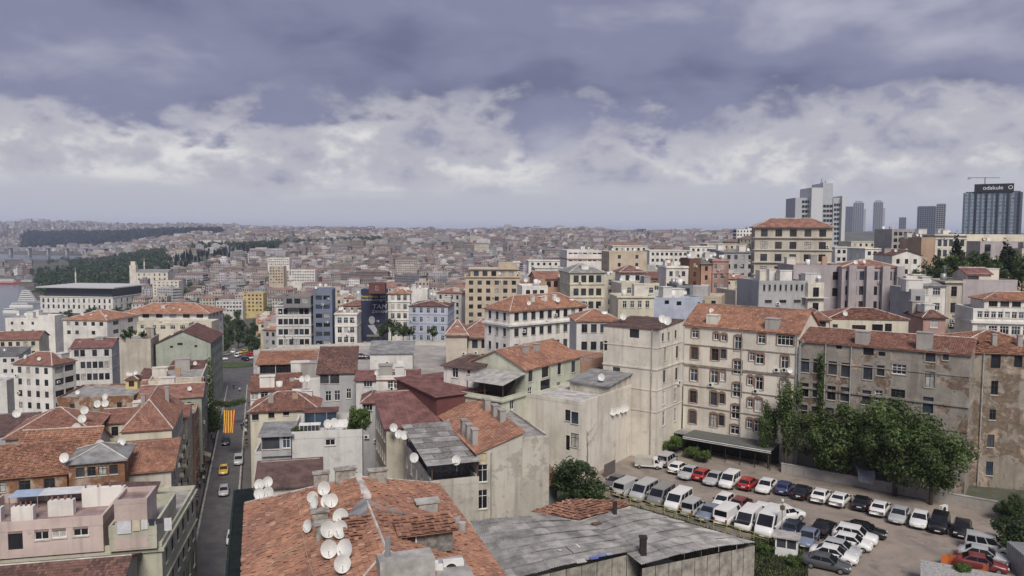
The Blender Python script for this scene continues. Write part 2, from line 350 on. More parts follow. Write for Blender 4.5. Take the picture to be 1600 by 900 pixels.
# ------------------------------------------------------------------ tiles
PAL = dict(tile_o=[(0.34, 0.18, 0.12), (0.30, 0.158, 0.11), (0.255, 0.138, 0.10), (0.39, 0.235, 0.17)],
           tile_r=[(0.25, 0.132, 0.102), (0.215, 0.115, 0.092), (0.285, 0.15, 0.112)], tile_b=[(0.20, 0.105, 0.083), (0.155, 0.085, 0.07), (0.25, 0.13, 0.10)],
           tile_d=[(0.145, 0.085, 0.075), (0.11, 0.068, 0.06), (0.19, 0.11, 0.09)])
def in_poly(p, poly):
    for i in range(len(poly)):
        a, b = poly[i], poly[(i + 1) % len(poly)]
        if (b[0] - a[0]) * (p[1] - a[1]) - (b[1] - a[1]) * (p[0] - a[0]) < -0.02: return False
    return True
def tile_plane(mb, poly, key, tw=0.27, tl=0.38, wear=0.0):
    poly = [Vector(p) for p in poly]; n = (poly[1] - poly[0]).cross(poly[2] - poly[0]).normalized()
    if n.z < 0: n = -n
    s = Vector((0, 0, 1)).cross(n)
    if s.length < 1e-4: s = Vector((1, 0, 0))
    s.normalize(); t = n.cross(s)
    if t.z < 0: t = -t; s = -s
    o = poly[0]; q = [((p - o).dot(s), (p - o).dot(t)) for p in poly]
    ar = sum(q[i][0] * q[(i + 1) % len(q)][1] - q[(i + 1) % len(q)][0] * q[i][1] for i in range(len(q)))
    if ar < 0: q = q[::-1]
    s0, s1 = min(a[0] for a in q), max(a[0] for a in q); t0, t1 = min(a[1] for a in q), max(a[1] for a in q)
    pal = PAL[key]; ph = rnd.random() * 99
    for r in range(int((t1 - t0) / tl) + 1):
        for c in range(int((s1 - s0) / tw) + 1):
            x, y = s0 + (c + .5) * tw, t0 + (r + .5) * tl
            if not in_poly((x, y), q) or rnd.random() < 0.004 + wear * .02: continue
            f = math.sin(x * 1.1 + ph) * math.sin(y * 1.3 + ph * 2) + math.sin(x * .35 + y * .5 + ph) + rnd.uniform(-.9, .9)
            k = 0 if f > .3 else 1 if f > -.5 else 2
            if len(pal) > 3 and rnd.random() < .06: k = 3
            g = rnd.uniform(.90, 1.08); col = tuple(v * g for v in pal[k])
            j = rnd.uniform(-.02, .02) * (1 + 3 * wear); dz = .02 + rnd.uniform(0, .014) * (1 + 3 * wear)
            a, b = x - tw/2, x + tw/2; y0, y1 = y - tl/2 - .03, y + tl/2
            def P(u, v, h): return o + s * (u + (v - y) * j) + t * v + n * h
            lo = [P(a, y0, dz + .012), P(a + tw * .3, y0, dz + .06), P(a + tw * .7, y0, dz + .06), P(b, y0, dz + .012)]
            hi = [P(a, y1, .004), P(a + tw * .3, y1, .045), P(a + tw * .7, y1, .045), P(b, y1, .004)]
            i = len(mb.v); mb.v += [tuple(v) for v in lo + hi]
            for fc in ((i, i + 1, i + 5, i + 4), (i + 1, i + 2, i + 6, i + 5), (i + 2, i + 3, i + 7, i + 6), (i + 3, i + 2, i + 1, i)):
                mb.f.append(fc); mb.c.append(col); mb.m.append(0)
# ------------------------------------------------------------------ buildings
BL = []          # footprints: (name, centre, radius, D, screen box)
class Bld: pass
def add_bands(o, w, d, H, bands, mat):
    for dz, hh, pr in bands:
        mb = MB(); z1 = H - dz; z0 = z1 - hh
        mb.box(-w/2 - pr, w/2 + pr, -d/2 - pr, -d/2 + .01, z0, z1).box(-w/2 - pr, w/2 + pr, d/2 - .01, d/2 + pr, z0, z1)
        mb.box(-w/2 - pr, -w/2 + .01, -d/2 + .011, d/2 - .011, z0 + .002, z1 - .002).box(w/2 - .01, w/2 + pr, -d/2 + .011, d/2 - .011, z0 + .002, z1 - .002)
        mb.obj('cornice', mat, o)
def sides(w, d):
    return {'f': (Vector((-w/2, -d/2, 0)), Vector((1, 0, 0)), Vector((0, 1, 0)), w), 'r': (Vector((w/2, -d/2, 0)), Vector((0, 1, 0)), Vector((-1, 0, 0)), d),
            'b': (Vector((w/2, d/2, 0)), Vector((-1, 0, 0)), Vector((0, -1, 0)), w), 'l': (Vector((-w/2, d/2, 0)), Vector((0, -1, 0)), Vector((1, 0, 0)), d)}
def roof_polys(kind, w, d, z, h, ov, axis, slope='f'):
    """top faces of the roof, ridge/hip lines, and wall fill polygons"""
    x, y = w/2 + ov, d/2 + ov; k = h / max(.1, (min(w, d) / 2)); ze = z - k * ov if kind != 'shed' else z
    V = lambda a, b, c: Vector((a, b, c))
    A, B, C, D = V(-x, -y, ze), V(x, -y, ze), V(x, y, ze), V(-x, y, ze); fills = []
    if kind == 'hip':
        if axis == 'u':
            i = min(y, x * .95); r0, r1 = V(-x + i, 0, z + h), V(x - i, 0, z + h); P = [[A, B, r1, r0], [B, C, r1], [C, D, r0, r1], [D, A, r0]]
        else:
            i = min(x, y * .95); r0, r1 = V(0, -y + i, z + h), V(0, y - i, z + h); P = [[A, B, r0], [B, C, r1, r0], [C, D, r1], [D, A, r0, r1]]
        ln = [(r0, r1)] + ([(A, r0), (D, r0), (B, r1), (C, r1)] if axis == 'u' else [(A, r0), (B, r0), (C, r1), (D, r1)])
    elif kind == 'gable':
        if axis == 'u':
            r0, r1 = V(-x, 0, z + h), V(x, 0, z + h); P = [[A, B, r1, r0], [C, D, r0, r1]]
            fills = [[V(w/2, -d/2, z), V(w/2, d/2, z), V(w/2, 0, z + h)], [V(-w/2, d/2, z), V(-w/2, -d/2, z), V(-w/2, 0, z + h)]]
        else:
            r0, r1 = V(0, -y, z + h), V(0, y, z + h); P = [[B, C, r1, r0], [D, A, r0, r1]]
            fills = [[V(-w/2, -d/2, z), V(w/2, -d/2, z), V(0, -d/2, z + h)], [V(w/2, d/2, z), V(-w/2, d/2, z), V(0, d/2, z + h)]]
        ln = [(r0, r1)]
    else:   # shed: low on side `slope`
        lo = {'f': (0, 1), 'r': (1, 2), 'b': (2, 3), 'l': (3, 0)}[slope]; q = [A.copy(), B.copy(), C.copy(), D.copy()]
        for i in range(4):
            if i not in lo: q[i].z = z + h
        P = [q]; ln = []
        c = [V(-w/2, -d/2, z), V(w/2, -d/2, z), V(w/2, d/2, z), V(-w/2, d/2, z)]; t = [p.copy() for p in c]
        for i in range(4):
            if i not in lo: t[i].z = z + h
        for i in range(4):
            j = (i + 1) % 4; pl = [c[i], c[j]] + ([t[j]] if j not in lo else []) + ([t[i]] if i not in lo else [])
            if len(pl) > 2: fills.append(pl)
    return P, ln, fills
def add_roof(o, kind, w, d, z, h, rmk, ov=.4, axis=None, slope='f', near=False, ridge=True, wear=0.0, caps='mortar'):
    axis = axis or ('u' if w >= d else 'v')
    P, ln, fills = roof_polys(kind, w, d, z, h, ov, axis, slope)
    mb = MB()
    for pl in P:
        mb.poly(pl); mb.poly([p - Vector((0, 0, .14)) for p in reversed(pl)])
    if kind == 'shed' or kind == 'gable':
        for pl in P:
            for i in range(len(pl)): a, b = pl[i], pl[(i + 1) % len(pl)]; dz = Vector((0, 0, .14)); mb.quad(a, a - dz, b - dz, b)
    else:
        pts = [P[0][0], P[0][1]]; x, y, ze = w/2 + ov, d/2 + ov, P[0][0].z
        mb.box(-x, x, -y, y, ze - .14, ze - .006)
    ro = mb.obj('roof', rm_(rmk), o)
    if near and rmk in PAL:
        tb = MB()
        for pl in P: tile_plane(tb, pl, rmk, wear=wear)
        tb.obj('tile_covering', M_TILE, ro, kind='stuff')
    elif rmk.startswith('sheet') and near:        # standing seams on the sheet metal
        tb = MB()
        for pl in P:
            if len(pl) < 4: continue
            a, b, c, dd = pl; n = int((b - a).length / .6)
            for i in range(1, n):
                f = i / n; p, q = a.lerp(b, f), dd.lerp(c, f); s = (b - a).normalized() * .02; up = Vector((0, 0, .035))
                tb.quad(p - s, p + s, q + s, q - s); tb.quad(p - s + up, q - s + up, q + s + up, p + s + up); tb.quad(p - s, q - s, q - s + up, p - s + up); tb.quad(p + s, p + s + up, q + s + up, q + s)
        if tb.f: tb.obj('seam', rm_(rmk), ro, kind='stuff')
    if ridge and ln and caps:
        for a, b in ln:
            if (b - a).length < .3: continue
            up = Vector((0, 0, .05)); MB().tube([a + up, b + up], .09 if near else .14, 5).obj('ridge_cap', rm_(caps), ro)
    return ro, fills
def B(name, label, ang, z, pts=None, uv=None, base=None, d=None, w=None, roof='flat', rh=2.0, rm=None, wall='white', win=(), pw=(), cat='building', ov=.4, axis=None, slope='f',
      bands=(), yb=None, near=None, group=None, par=.5, chim=0, wear=0.0, sur=None, caps='mortar', smat=None, bmat=None, D=None):
    if D is not None: z = PD(pts[0][0], pts[0][1], D).z
    a = rad(ang); U = Vector((math.cos(a), math.sin(a), 0)); V = Vector((-math.sin(a), math.cos(a), 0))
    if uv is None:
        if D is None: q = [G(px, py, z) for px, py in pts]
        else:
            P0 = PD(pts[0][0], pts[0][1], D); q = [P0]
            for px, py in pts[1:]:
                dr = ray(px, py); t = P0.dot(V) / dr.dot(V); q.append(dr * t)
        us = [p.dot(U) for p in q]; vs = [p.dot(V) for p in q]
        u0, u1, v0, v1 = min(us), max(us), min(vs), max(vs)
        if d is not None: v1 = v0 + d
        if w is not None:
            if w > 0: u1 = u0 + w
            else: u0 = u1 + w
    else: u0, u1, v0, v1 = uv
    w, d = u1 - u0, v1 - v0; c = U * (u0 + u1) / 2 + V * (v0 + v1) / 2
    if base is None: base = min(ground(*(c + U * i * w/2 + V * j * d/2).xy) for i in (-1, 1) for j in (-1, 1)) - 1.0
    H = z - base; D = (c - V * d/2).y
    if roof != 'flat' and H < 2: print('LOW', label)
    if near is None: near = D < 150
    lod = 2 if D < 175 else 1 if D < 420 else 0
    o = thing(name, label, cat, (c.x, c.y, base), a, group)
    b = Bld(); b.o = o; b.w, b.d, b.H, b.z, b.base, b.c, b.U, b.V, b.D, b.label = w, d, H, z, base, c, U, V, D, label
    SD = sides(w, d); wl = {k: [] for k in SD}
    for e in win:
        sd, nc, nr, ww, hh, sh, top, st = e[:8]; ex = e[8] if len(e) > 8 else {}
        L_ = SD[sd][3]; m0, m1 = ex.get('m', (.6, .6)); span = L_ - m0 - m1
        if nc * ww > span: nc = max(1, int(span / (ww + .3)))
        for i in range(nc):
            for j in range(nr):
                if (i, j) in ex.get('skip', ()): continue
                zc = H - top - hh/2 - j * sh
                if zc - hh/2 < .3: continue
                wl[sd].append((m0 + span * (i + .5) / nc, zc, ww, hh, ex.get('alt', {}).get((i, j), st)))
    for sd, lst in pw:
        og, al, inn, L_ = SD[sd]; O = c + U * og.x + V * og.y; A = U * al.x + V * al.y; In = U * inn.x + V * inn.y
        for px, py, ww, hh, st in lst:
            dr = ray(px, py); t = (O - Vector((0, 0, CZ))).dot(In) / dr.dot(In); P = Vector((0, 0, CZ)) + dr * t
            s = (P - O).dot(A); zc = P.z - base
            s = min(max(s, ww/2 + .1), L_ - ww/2 - .1); zc = min(max(zc, hh/2 + .1), H - hh/2 - .1)
            wl[sd].append((s, zc, ww, hh, st))
    mb = MB()
    for k, (og, al, inn, L_) in SD.items():
        W_ = []
        for x in wl[k]:
            if all(abs(x[0] - y[0]) > (x[2] + y[2]) / 2 + .05 or abs(x[1] - y[1]) > (x[3] + y[3]) / 2 + .05 for y in W_): W_.append(x)
        wl[k] = W_
        us = sorted({0.0, L_} | {s + e * round(ww, 1) / 2 for s, zc, ww, hh, st in W_ for e in (-1, 1)}); zs = sorted({0.0, H} | {zc + e * round(hh, 1) / 2 for s, zc, ww, hh, st in W_ for e in (-1, 1)})
        def P(s, zz, y=0.0): return og + al * s + inn * y + Vector((0, 0, zz))
        for i in range(len(us) - 1):
            if us[i + 1] - us[i] < 1e-4: continue
            cu = (us[i] + us[i + 1]) / 2; j = 0; run = None
            ws = [x for x in W_ if abs(cu - x[0]) < x[2] / 2]
            for j in range(len(zs) - 1):
                cz = (zs[j] + zs[j + 1]) / 2; hole = any(abs(cz - x[1]) < x[3] / 2 for x in ws)
                if not hole and run is None: run = zs[j]
                if hole and run is not None: mb.quad(P(us[i], run), P(us[i + 1], run), P(us[i + 1], zs[j]), P(us[i], zs[j])); run = None
            if run is not None: mb.quad(P(us[i], run), P(us[i + 1], run), P(us[i + 1], H), P(us[i], H))
        for s, zc, ww, hh, st in W_:
            ww, hh = round(ww, 1), round(hh, 1); x0, x1, z0, z1 = s - ww/2, s + ww/2, zc - hh/2, zc + hh/2; dp = .2
            mb.quad(P(x0, z0), P(x0, z1), P(x0, z1, dp), P(x0, z0, dp)); mb.quad(P(x1, z0), P(x1, z0, dp), P(x1, z1, dp), P(x1, z1))
            mb.quad(P(x0, z1), P(x1, z1), P(x1, z1, dp), P(x0, z1, dp)); mb.quad(P(x0, z0), P(x0, z0, dp), P(x1, z0, dp), P(x1, z0))
            add_window(o, (og, al, inn), s, zc, ww, hh, st, lod, sur if st not in ('hole', 'shut') else None, smat)
    wmat = wm(wall); fills = []
    if roof == 'flat':
        MB().box(-w/2 + .02, w/2 - .02, -d/2 + .02, d/2 - .02, H - par - .25, H - par).obj('roof', rm_(rm or 'flat'), o)
        if par > .05:
            p = MB(); t = .22; e = .03
            p.box(-w/2 - e, w/2 + e, -d/2 - e, -d/2 + t, H - par + .002, H + .06).box(-w/2 - e, w/2 + e, d/2 - t, d/2 + e, H - par + .002, H + .06)
            p.box(-w/2 - e, -w/2 + t, -d/2 + t, d/2 - t, H - par + .002, H + .058).box(w/2 - t, w/2 + e, -d/2 + t, d/2 - t, H - par + .002, H + .058)
            p.obj('parapet', wmat, o)
    else:
        ro, fills = add_roof(o, roof, w, d, H, rh, rm or 'tile_r', ov, axis, slope, near, wear=wear, caps=caps)
    for fl in fills: mb.poly(fl)
    mb.obj('wall', wmat, o)
    if bands: add_bands(o, w, d, H, bands, bmat or wmat)
    for i in range(chim):
        cx, cy = rnd.uniform(-w * .4, w * .4), rnd.uniform(-d * .35, d * .35); zt = H + (rh * .8 if roof != 'flat' else 0)
        MB().box(cx - .35, cx + .35, cy - .3, cy + .3, H - .5, zt + 1.2).box(cx - .42, cx + .42, cy - .37, cy + .37, zt + 1.202, zt + 1.35).obj('chimney', wmat, o)
    xs = []; ys = []
    for i in (-1, 1):
        for j in (-1, 1):
            for zz in (z + (rh if roof != 'flat' else 0), z):
                x, y = PX(c + U * i * w/2 + V * j * d/2 + Vector((0, 0, zz))); xs.append(x); ys.append(y)
    b.box = (min(xs), min(ys), max(xs), yb if yb else max(ys) + min(60, F * 8 / max(D, 1)))
    BL.append(b); return b
def roof_pt(px, py, z): return G(px, py, z)
# ------------------------------------------------------------------ ground, water, street, parking
AS, AP = 18.6, -36.0
def frame(a): a = rad(a); return Vector((math.cos(a), math.sin(a), 0)), Vector((-math.sin(a), math.cos(a), 0))
SU, SV = frame(AS); PU, PV = frame(AP)
def sp(u, v, z): p = SU * u + SV * v; return Vector((p.x, p.y, z))
def pp(u, v, z): p = PU * u + PV * v; return Vector((p.x, p.y, z))
def make_ground():
    ts = np.linspace(-1.5, 1.5, 121); ds = np.concatenate([[-400, -60], np.geomspace(5, 9500, 110), [16000]])
    V = []; 
    for d in ds:
        for t in ts:
            x = t * max(d, 60) if d > 0 else t * 400
            z = ground(x, max(d, 5)); V.append((x, d, z))
    n = len(ts); Fc = [(i * n + j, i * n + j + 1, (i + 1) * n + j + 1, (i + 1) * n + j) for i in range(len(ds) - 1) for j in range(n - 1)]
    me = bpy.data.meshes.new('ground'); me.from_pydata(V, [], Fc)
    m, N, L, b = new_mat('ground_earth')
    c = link_mix(N, L, rampf(N, L, pos_noise(N, L, 0.012, 8, 0.6), .40, .62), (0.13, 0.125, 0.11), (0.06, 0.075, 0.045))
    c = link_mix(N, L, rampf(N, L, pos_noise(N, L, 0.25, 7, 0.65), .35, .7, 0, .6), c, (0.17, 0.155, 0.135))
    L.new(c, b.inputs['Base Color']); b.inputs['Roughness'].default_value = .95; b.inputs['Specular IOR Level'].default_value = .1
    me.materials.append(m); me.polygons.foreach_set('use_smooth', [True] * len(Fc))
    place(me, 'ground', kind='structure')
make_ground()
m, N, L, b = new_mat('sea_water'); b.inputs['Base Color'].default_value = (0.035, 0.045, 0.055, 1); b.inputs['Roughness'].default_value = .16
bump(N, L, b, pos_noise(N, L, 0.6, 5, .6), .25, .4)
MB().quad((-7000, 300, -.4), (-40, 300, -.4), (-40, 5200, -.4), (-7000, 5200, -.4)).obj('water', m, kind='structure')
m, N, L, b = new_mat('street_asphalt')
c = link_mix(N, L, rampf(N, L, pos_noise(N, L, .5, 7, .65), .35, .7), (0.075, 0.075, 0.08), (0.125, 0.12, 0.118)); L.new(c, b.inputs['Base Color']); b.inputs['Roughness'].default_value = .7
bump(N, L, b, pos_noise(N, L, 6, 4, .6), .3, .03)
M_ASPH = m
m, N, L, b = new_mat('paving_stone')
bt = N.new('ShaderNodeTexBrick'); g = N.new('ShaderNodeNewGeometry'); L.new(g.outputs['Position'], bt.inputs[0]); bt.inputs['Scale'].default_value = 2.2
bt.inputs[1].default_value = (0.16, 0.15, 0.14, 1); bt.inputs[2].default_value = (0.12, 0.115, 0.11, 1); bt.inputs[3].default_value = (0.07, 0.068, 0.065, 1)
L.new(link_mix(N, L, rampf(N, L, pos_noise(N, L, .4, 6, .6), .35, .7, 0, .5), bt.outputs[0], (0.075, 0.07, 0.068)), b.inputs['Base Color']); b.inputs['Roughness'].default_value = .85
M_PAVE = m
def sheet(name, pts, mat, kind='structure'): return MB().poly(pts).obj(name, mat, kind=kind)
sheet('pavement', [sp(-30, 30, 37.0), sp(4, 30, 37.0), sp(4, 262, 37.0), sp(-30, 262, 37.0)], M_PAVE)
MB().box(-10.4, -4.6, 30, 262, 36.5, 37.02, M=Matrix.Rotation(rad(AS), 4, 'Z')).obj('road', M_ASPH, kind='structure')
KM = Matrix.Rotation(rad(AS), 4, 'Z')
MB().box(-10.7, -10.402, 30, 262, 36.6, 37.13, M=KM).obj('kerb', M_CONC, kind='structure'); MB().box(-4.598, -4.3, 30, 262, 36.6, 37.13, M=KM).obj('kerb', M_CONC, kind='structure')
sheet('square_road', [sp(-45, 262.1, 37.02), sp(30, 262.1, 37.02), sp(40, 330, 37.3), sp(-45, 330, 37.3)], M_ASPH)
# roundabout island
mb = MB(); c0 = G(362, 571, 37.2)
mb.prism([(c0.x + 8 * math.cos(a), c0.y + 6 * math.sin(a)) for a in np.linspace(0, 2 * math.pi, 24, endpoint=False)], 37.0, 37.5)
mb.obj('traffic_island', plain('lawn', (0.06, 0.085, 0.035), .95, 0, .4, .6), kind='structure')
m, N, L, b = new_mat('parking_dirt')
c = link_mix(N, L, rampf(N, L, pos_noise(N, L, .16, 9, .65, dist=.6), .36, .66), (0.30, 0.25, 0.21), (0.19, 0.165, 0.145))
c = link_mix(N, L, rampf(N, L, pos_noise(N, L, .55, 8, .7), .52, .72, 0, .75), c, (0.12, 0.105, 0.095))
c = link_mix(N, L, rampf(N, L, pos_noise(N, L, .35, 8, .7, sc=(1, 1.6, 1)), .60, .72, 0, .6), c, (0.36, 0.33, 0.30))
L.new(c, b.inputs['Base Color']); b.inputs['Roughness'].default_value = .95; bump(N, L, b, pos_noise(N, L, 1.6, 8, .7), .5, .08)
sheet('parking_lot', [pp(-54.2, 89.4, 52.0), pp(20, 60, 52.0), pp(20, 116, 52.0), pp(-54.2, 116, 52.0)], m)
# ------------------------------------------------------------------ LEFT: houses between the street and the water
w_, W2 = 'white', 'dark'
b_flatwhite = B('apartment_block', 'low flat-roofed white block left of the white house with orange hip roof', 0, 53.5, [(8, 497), (85, 496)], d=12, wall='white', rm='flat_l', win=[('f', 4, 3, 1.0, 1.2, 3.1, 1.4, W2)], yb=520)
B('rooftop_house', 'plain white rooftop block rising beside the low white flat roof', 0, 55.2, [(60, 493), (86, 493)], d=6, wall='white', rm='flat_l', win=[], yb=515)
b_brownlong = B('long_house', 'long house under a brown gable roof beside the white flat block', 14, 53.0, [(-30, 531), (82, 521)], d=9, roof='gable', rh=2.0, rm='tile_b', wall='cream', win=[('f', 7, 3, 1.1, 1.4, 3.1, .9, W2)], yb=545)
b_whitehip = B('apartment_house', 'white apartment house with an orange hip roof and dish-covered top', -6, 56.0, [(103, 498), (167, 500), (190, 491)], roof='hip', rh=2.6, rm='tile_o', wall='white', win=[('f', 5, 4, 1.4, 1.4, 3.2, .8, W2, {'skip': ((2, 1), (4, 1), (0, 2))}), ('r', 2, 4, 3.2, 1.5, 3.2, .8, W2)], yb=535)
b_orangebig = B('apartment_block', 'broad block under a wide bright orange hip roof', 2, 56.0, [(197, 487), (325, 488)], d=17, roof='hip', rh=3.0, rm='tile_o', wall='white', ov=1.2, win=[('f', 6, 2, 2.6, 1.5, 3.2, .7, W2), ('r', 4, 5, 1.2, 1.5, 3.2, .7, W2)], yb=510)
B('terrace_block', 'cream roof-terrace storey in front of the wide bright orange roof', 4, 53.3, [(190, 503), (338, 500)], d=9, wall='cream', rm='flat_l', win=[('f', 7, 4, 1.3, 1.4, 3.2, 1.2, 'white')], yb=530)
B('rooftop_house', 'small cream rooftop room with a grilled window below the wide orange roof', 4, 54.6, [(244, 505), (301, 503)], d=5, wall='cream', rm='flat_l', win=[('f', 3, 1, 1.8, 1.4, 3, .8, 'white')], yb=520)
b_greengable = B('gable_house', 'sage green gable wall under a maroon roof beside the street', 12, 56.0, [(243, 536), (333, 531)], d=20, roof='gable', axis='v', rh=3.4, rm='tile_d', wall='sage', win=[('r', 8, 5, 1.0, 1.6, 3.2, .8, W2)], pw=[('f', [(281, 530, 1.4, .7, 'hole'), (306, 541, .8, .6, 'hole'), (268, 542, .8, .6, 'hole')])], yb=560)
b_blank = B('blank_wall_house', 'tall windowless beige wall with bushes growing along its top', 14, 57.6, [(186, 531), (238, 528)], d=11, wall='beige', rm='flat', win=[('r', 2, 3, .9, 1.4, 3.2, 1.6, W2)], yb=592)
b_greymaroon = B('apartment_house', 'grey plastered house with maroon roof between white house and beige wall', 12, 53.0, [(111, 543), (184, 537)], d=10, roof='gable', axis='u', rh=2.0, rm='sheet_m', wall='lgrey', win=[('f', 6, 5, 1.3, 2.0, 3.6, .8, W2, {'skip': ((0, 1), (2, 0), (4, 0))})], yb=605, bands=[(3.0, .15, .08), (6.6, .15, .08)])
b_brownhip = B('apartment_house', 'white five-storey house with brown hip roof and rows of paired windows', -12, 52.0, [(24, 566), (69, 569), (118, 562)], roof='hip', rh=2.6, rm='tile_b', wall='white', win=[('f', 4, 6, 1.2, 1.7, 3.2, 1.0, 'dark'), ('r', 2, 6, 3.0, 1.7, 3.2, 1.0, 'dark')], yb=640)
B('apartment_house', 'dark-roofed white house at the edge beside the brown hip roof', 10, 51.5, [(-40, 556), (40, 551)], d=8, roof='shed', slope='f', rh=1.4, rm='flat_d', wall='lgrey', win=[('f', 5, 5, 1.0, 1.1, 3.1, 1.0, W2)], yb=640)
B('plain_house', 'bare grey gable block below the dark-roofed white house', 8, 46.5, [(-60, 596), (20, 591)], d=8, wall='lgrey', rm='flat_l', yb=650)
B('low_house', 'low house with a long mauve brown sheet roof', 16, 47.8, [(-40, 682), (62, 660)], d=9, roof='shed', slope='f', rh=2.2, rm='sheet_b', wall='grey', yb=690)
b_brickflat = B('brick_building', 'low brick walled building with a stained concrete flat roof', 10, 50.6, [(89, 622), (214, 615)], d=15, wall='brick', rm='flat', par=.3, yb=642, win=[('f', 3, 2, 1, 1.3, 3, 1.4, 'dark')])
B('small_shop_house', 'tiny ochre balcony hut with maroon roof beside the beige wall', 12, 52.8, [(196, 592), (215, 591)], d=4, roof='hip', rh=.7, rm='tile_d', wall='yellow', win=[('f', 2, 2, 1.2, 1.3, 3, .6, 'brown')], yb=605)
B('gable_house', 'pale house with a mauve lean-to roof below the sage green gable', 14, 53.6, [(264, 577), (321, 569)], d=7, roof='shed', slope='f', rh=1.0, rm='tile_d', wall='pale', win=[('r', 3, 5, .9, 1.5, 3.1, 1, W2)], yb=600)
B('gable_house', 'narrow pale house with a dark maroon roof beside the ochre hut', 14, 52.4, [(217, 592), (252, 586)], d=7, roof='shed', slope='f', rh=1.4, rm='tile_d', wall='pale', yb=610)
B('street_house', 'small tiled house with dormer behind the large hip roof', AS, 52.2, [(221, 611), (314, 606)], d=9, roof='gable', axis='u', rh=1.6, rm='tile_r', wall='pale', win=[('r', 3, 4, 1, 1.5, 3.2, 1, W2)], yb=620)
b_cream2 = B('street_house', 'cream street house with small tile roof behind the large hip roof', AS, 53.6, uv=(-27, -13, 147, 158), roof='gable', axis='u', rh=1.3, rm='tile_r', wall='cream', win=[('f', 4, 3, 1.1, 1.7, 3.2, .8, W2), ('r', 3, 5, 1.1, 1.9, 3.2, .6, 'white')], yb=640)
B('street_house', 'narrow salmon street house beside the green one', AS, 51.5, uv=(-24, -12.6, 159, 168), wall='peach', win=[('r', 3, 4, 1.1, 1.8, 3.2, .8, W2), ('f', 2, 2, 1, 1.6, 3.2, .8, W2)], rm='flat', yb=620)
B('street_house', 'pale green street house with narrow dark windows beside the ivy', AS, 53.0, uv=(-24, -12.0, 169, 183), wall='sage', win=[('f', 3, 4, .8, 1.6, 3.4, 1.2, W2), ('r', 4, 5, 1.0, 1.8, 3.3, .8, 'white')], rm='tile_r', roof='gable', axis='u', rh=1.5, yb=700)
B('street_house', 'cream street house behind the ivy-clad front', AS, 54, uv=(-24, -13, 184, 204), wall='cream', win=[('r', 6, 5, 1.0, 1.8, 3.3, .8, 'white')], rm='flat', yb=640)
b_hipbig = B('corner_house', 'cream street house under the largest red tiled hip roof', AS, 57.0, [(190, 672), (268, 667)], d=18, roof='hip', axis='v', rh=3.8, rm='tile_r', wall='cream', ov=.25, win=[('r', 6, 6, 1.1, 2.0, 3.3, 1.0, 'white')], yb=700, bands=[(4.0, .2, .15), (7.3, .2, .15), (10.6, .2, .15), (13.9, .2, .15)])
B('side_house', 'grey stained house with patchy hip roof left of the large hip roof', AS, 54.6, [(8, 684), (150, 668)], d=13, roof='hip', axis='u', rh=3.0, rm='tile_r', wall='concrete', yb=690, near=True, wear=1)
B('side_house', 'house with worn orange gable roof in front of the patchy hip roof', AS - 4, 57.2, [(22, 716), (150, 703)], d=9, roof='gable', axis='u', rh=2.6, rm='tile_o', wall='concrete', near=True, wear=2, yb=715)
B('side_house', 'long low house with old orange tiles behind the pink terrace house', AS, 57.6, [(-30, 749), (108, 733)], d=7, roof='shed', slope='f', rh=2.2, rm='tile_o', wall='brick', near=True, wear=2, yb=745, win=[('f', 3, 1, 1.2, 1.2, 3, .6, W2)])
b_glass = B('brick_house', 'crumbling brick house with pale grey metal hip roof', AS, 60.2, [(107, 722), (196, 712)], d=6, roof='hip', rh=1.2, rm='sheet_g', wall='brick', yb=750, near=True, win=[('f', 4, 1, .9, 1.1, 3, .8, 'dark')])
B('street_house', 'brick street house under a bright orange sloping tile roof', AS, 57.6, [(196, 727), (267, 733)], d=8.0, w=-7.2, roof='shed', slope='f', rh=1.8, rm='tile_o', wall='dirty', near=True, yb=750, win=[('r', 3, 6, 1.0, 1.9, 3.2, .8, 'white')])
B('street_house', 'narrow orange street house with one column of windows', AS, 57.0, uv=(-17.5, -12.2, 93.6, 98), wall='orange', rm='sheet_b', roof='shed', slope='r', rh=.5, win=[('f', 1, 5, 1.0, 2.0, 3.3, .8, 'white'), ('r', 1, 5, 1.0, 2.0, 3.3, .8, 'white')], yb=760)
b_cream3 = B('street_house', 'tall cream street house with iron balconies and string courses', AS, 55.8, uv=(-25, -12.8, 99, 123), wall='cream', rm='flat', win=[('r', 6, 5, 1.1, 2.1, 3.4, .9, 'white'), ('f', 4, 4, 1, 1.8, 3.4, .9, W2)], bands=[(0.2, .3, .2), (3.7, .15, .12), (7.1, .15, .12), (10.5, .15, .12)], yb=760)
# the pink and green house in the left foreground
b_pink = B('terrace_house', 'pink plastered top storey with white grilled windows behind an iron railing', AS - 6, 58.6, [(-60, 822), (172, 793)], d=9, wall='pink', rm='flat_p', par=.9, base=55.0, pw=[('f', [(65, 832, 1.3, 1.5, 'white'), (92, 829, 1.3, 1.5, 'white'), (126, 826, 1.4, 1.5, 'white'), (24, 843, 1.3, 2.1, 'hole'), (3, 840, 1.2, 1.7, 'white')])], yb=860)
b_green = B('corner_house', 'weathered pale green corner house carrying the pink top storey', AS - 6, 55.3, [(-60, 872), (262, 832)], d=18, wall='green', rm='flat', par=.4, yb=900, bands=[(.5, .35, .25), (4.3, .2, .15)], pw=[('f', [(20, 887, 3.0, 1.7, 'dark'), (58, 888, 1.4, 1.4, 'dark'), (86, 885, 1.4, 1.4, 'dark'), (117, 881, 1.5, 1.6, 'brown'), (146, 877, 1.5, 1.6, 'brown'), (196, 868, 1.3, 1.9, 'brown')])], win=[('r', 6, 5, 1.0, 1.9, 3.3, 1.0, 'dark')])
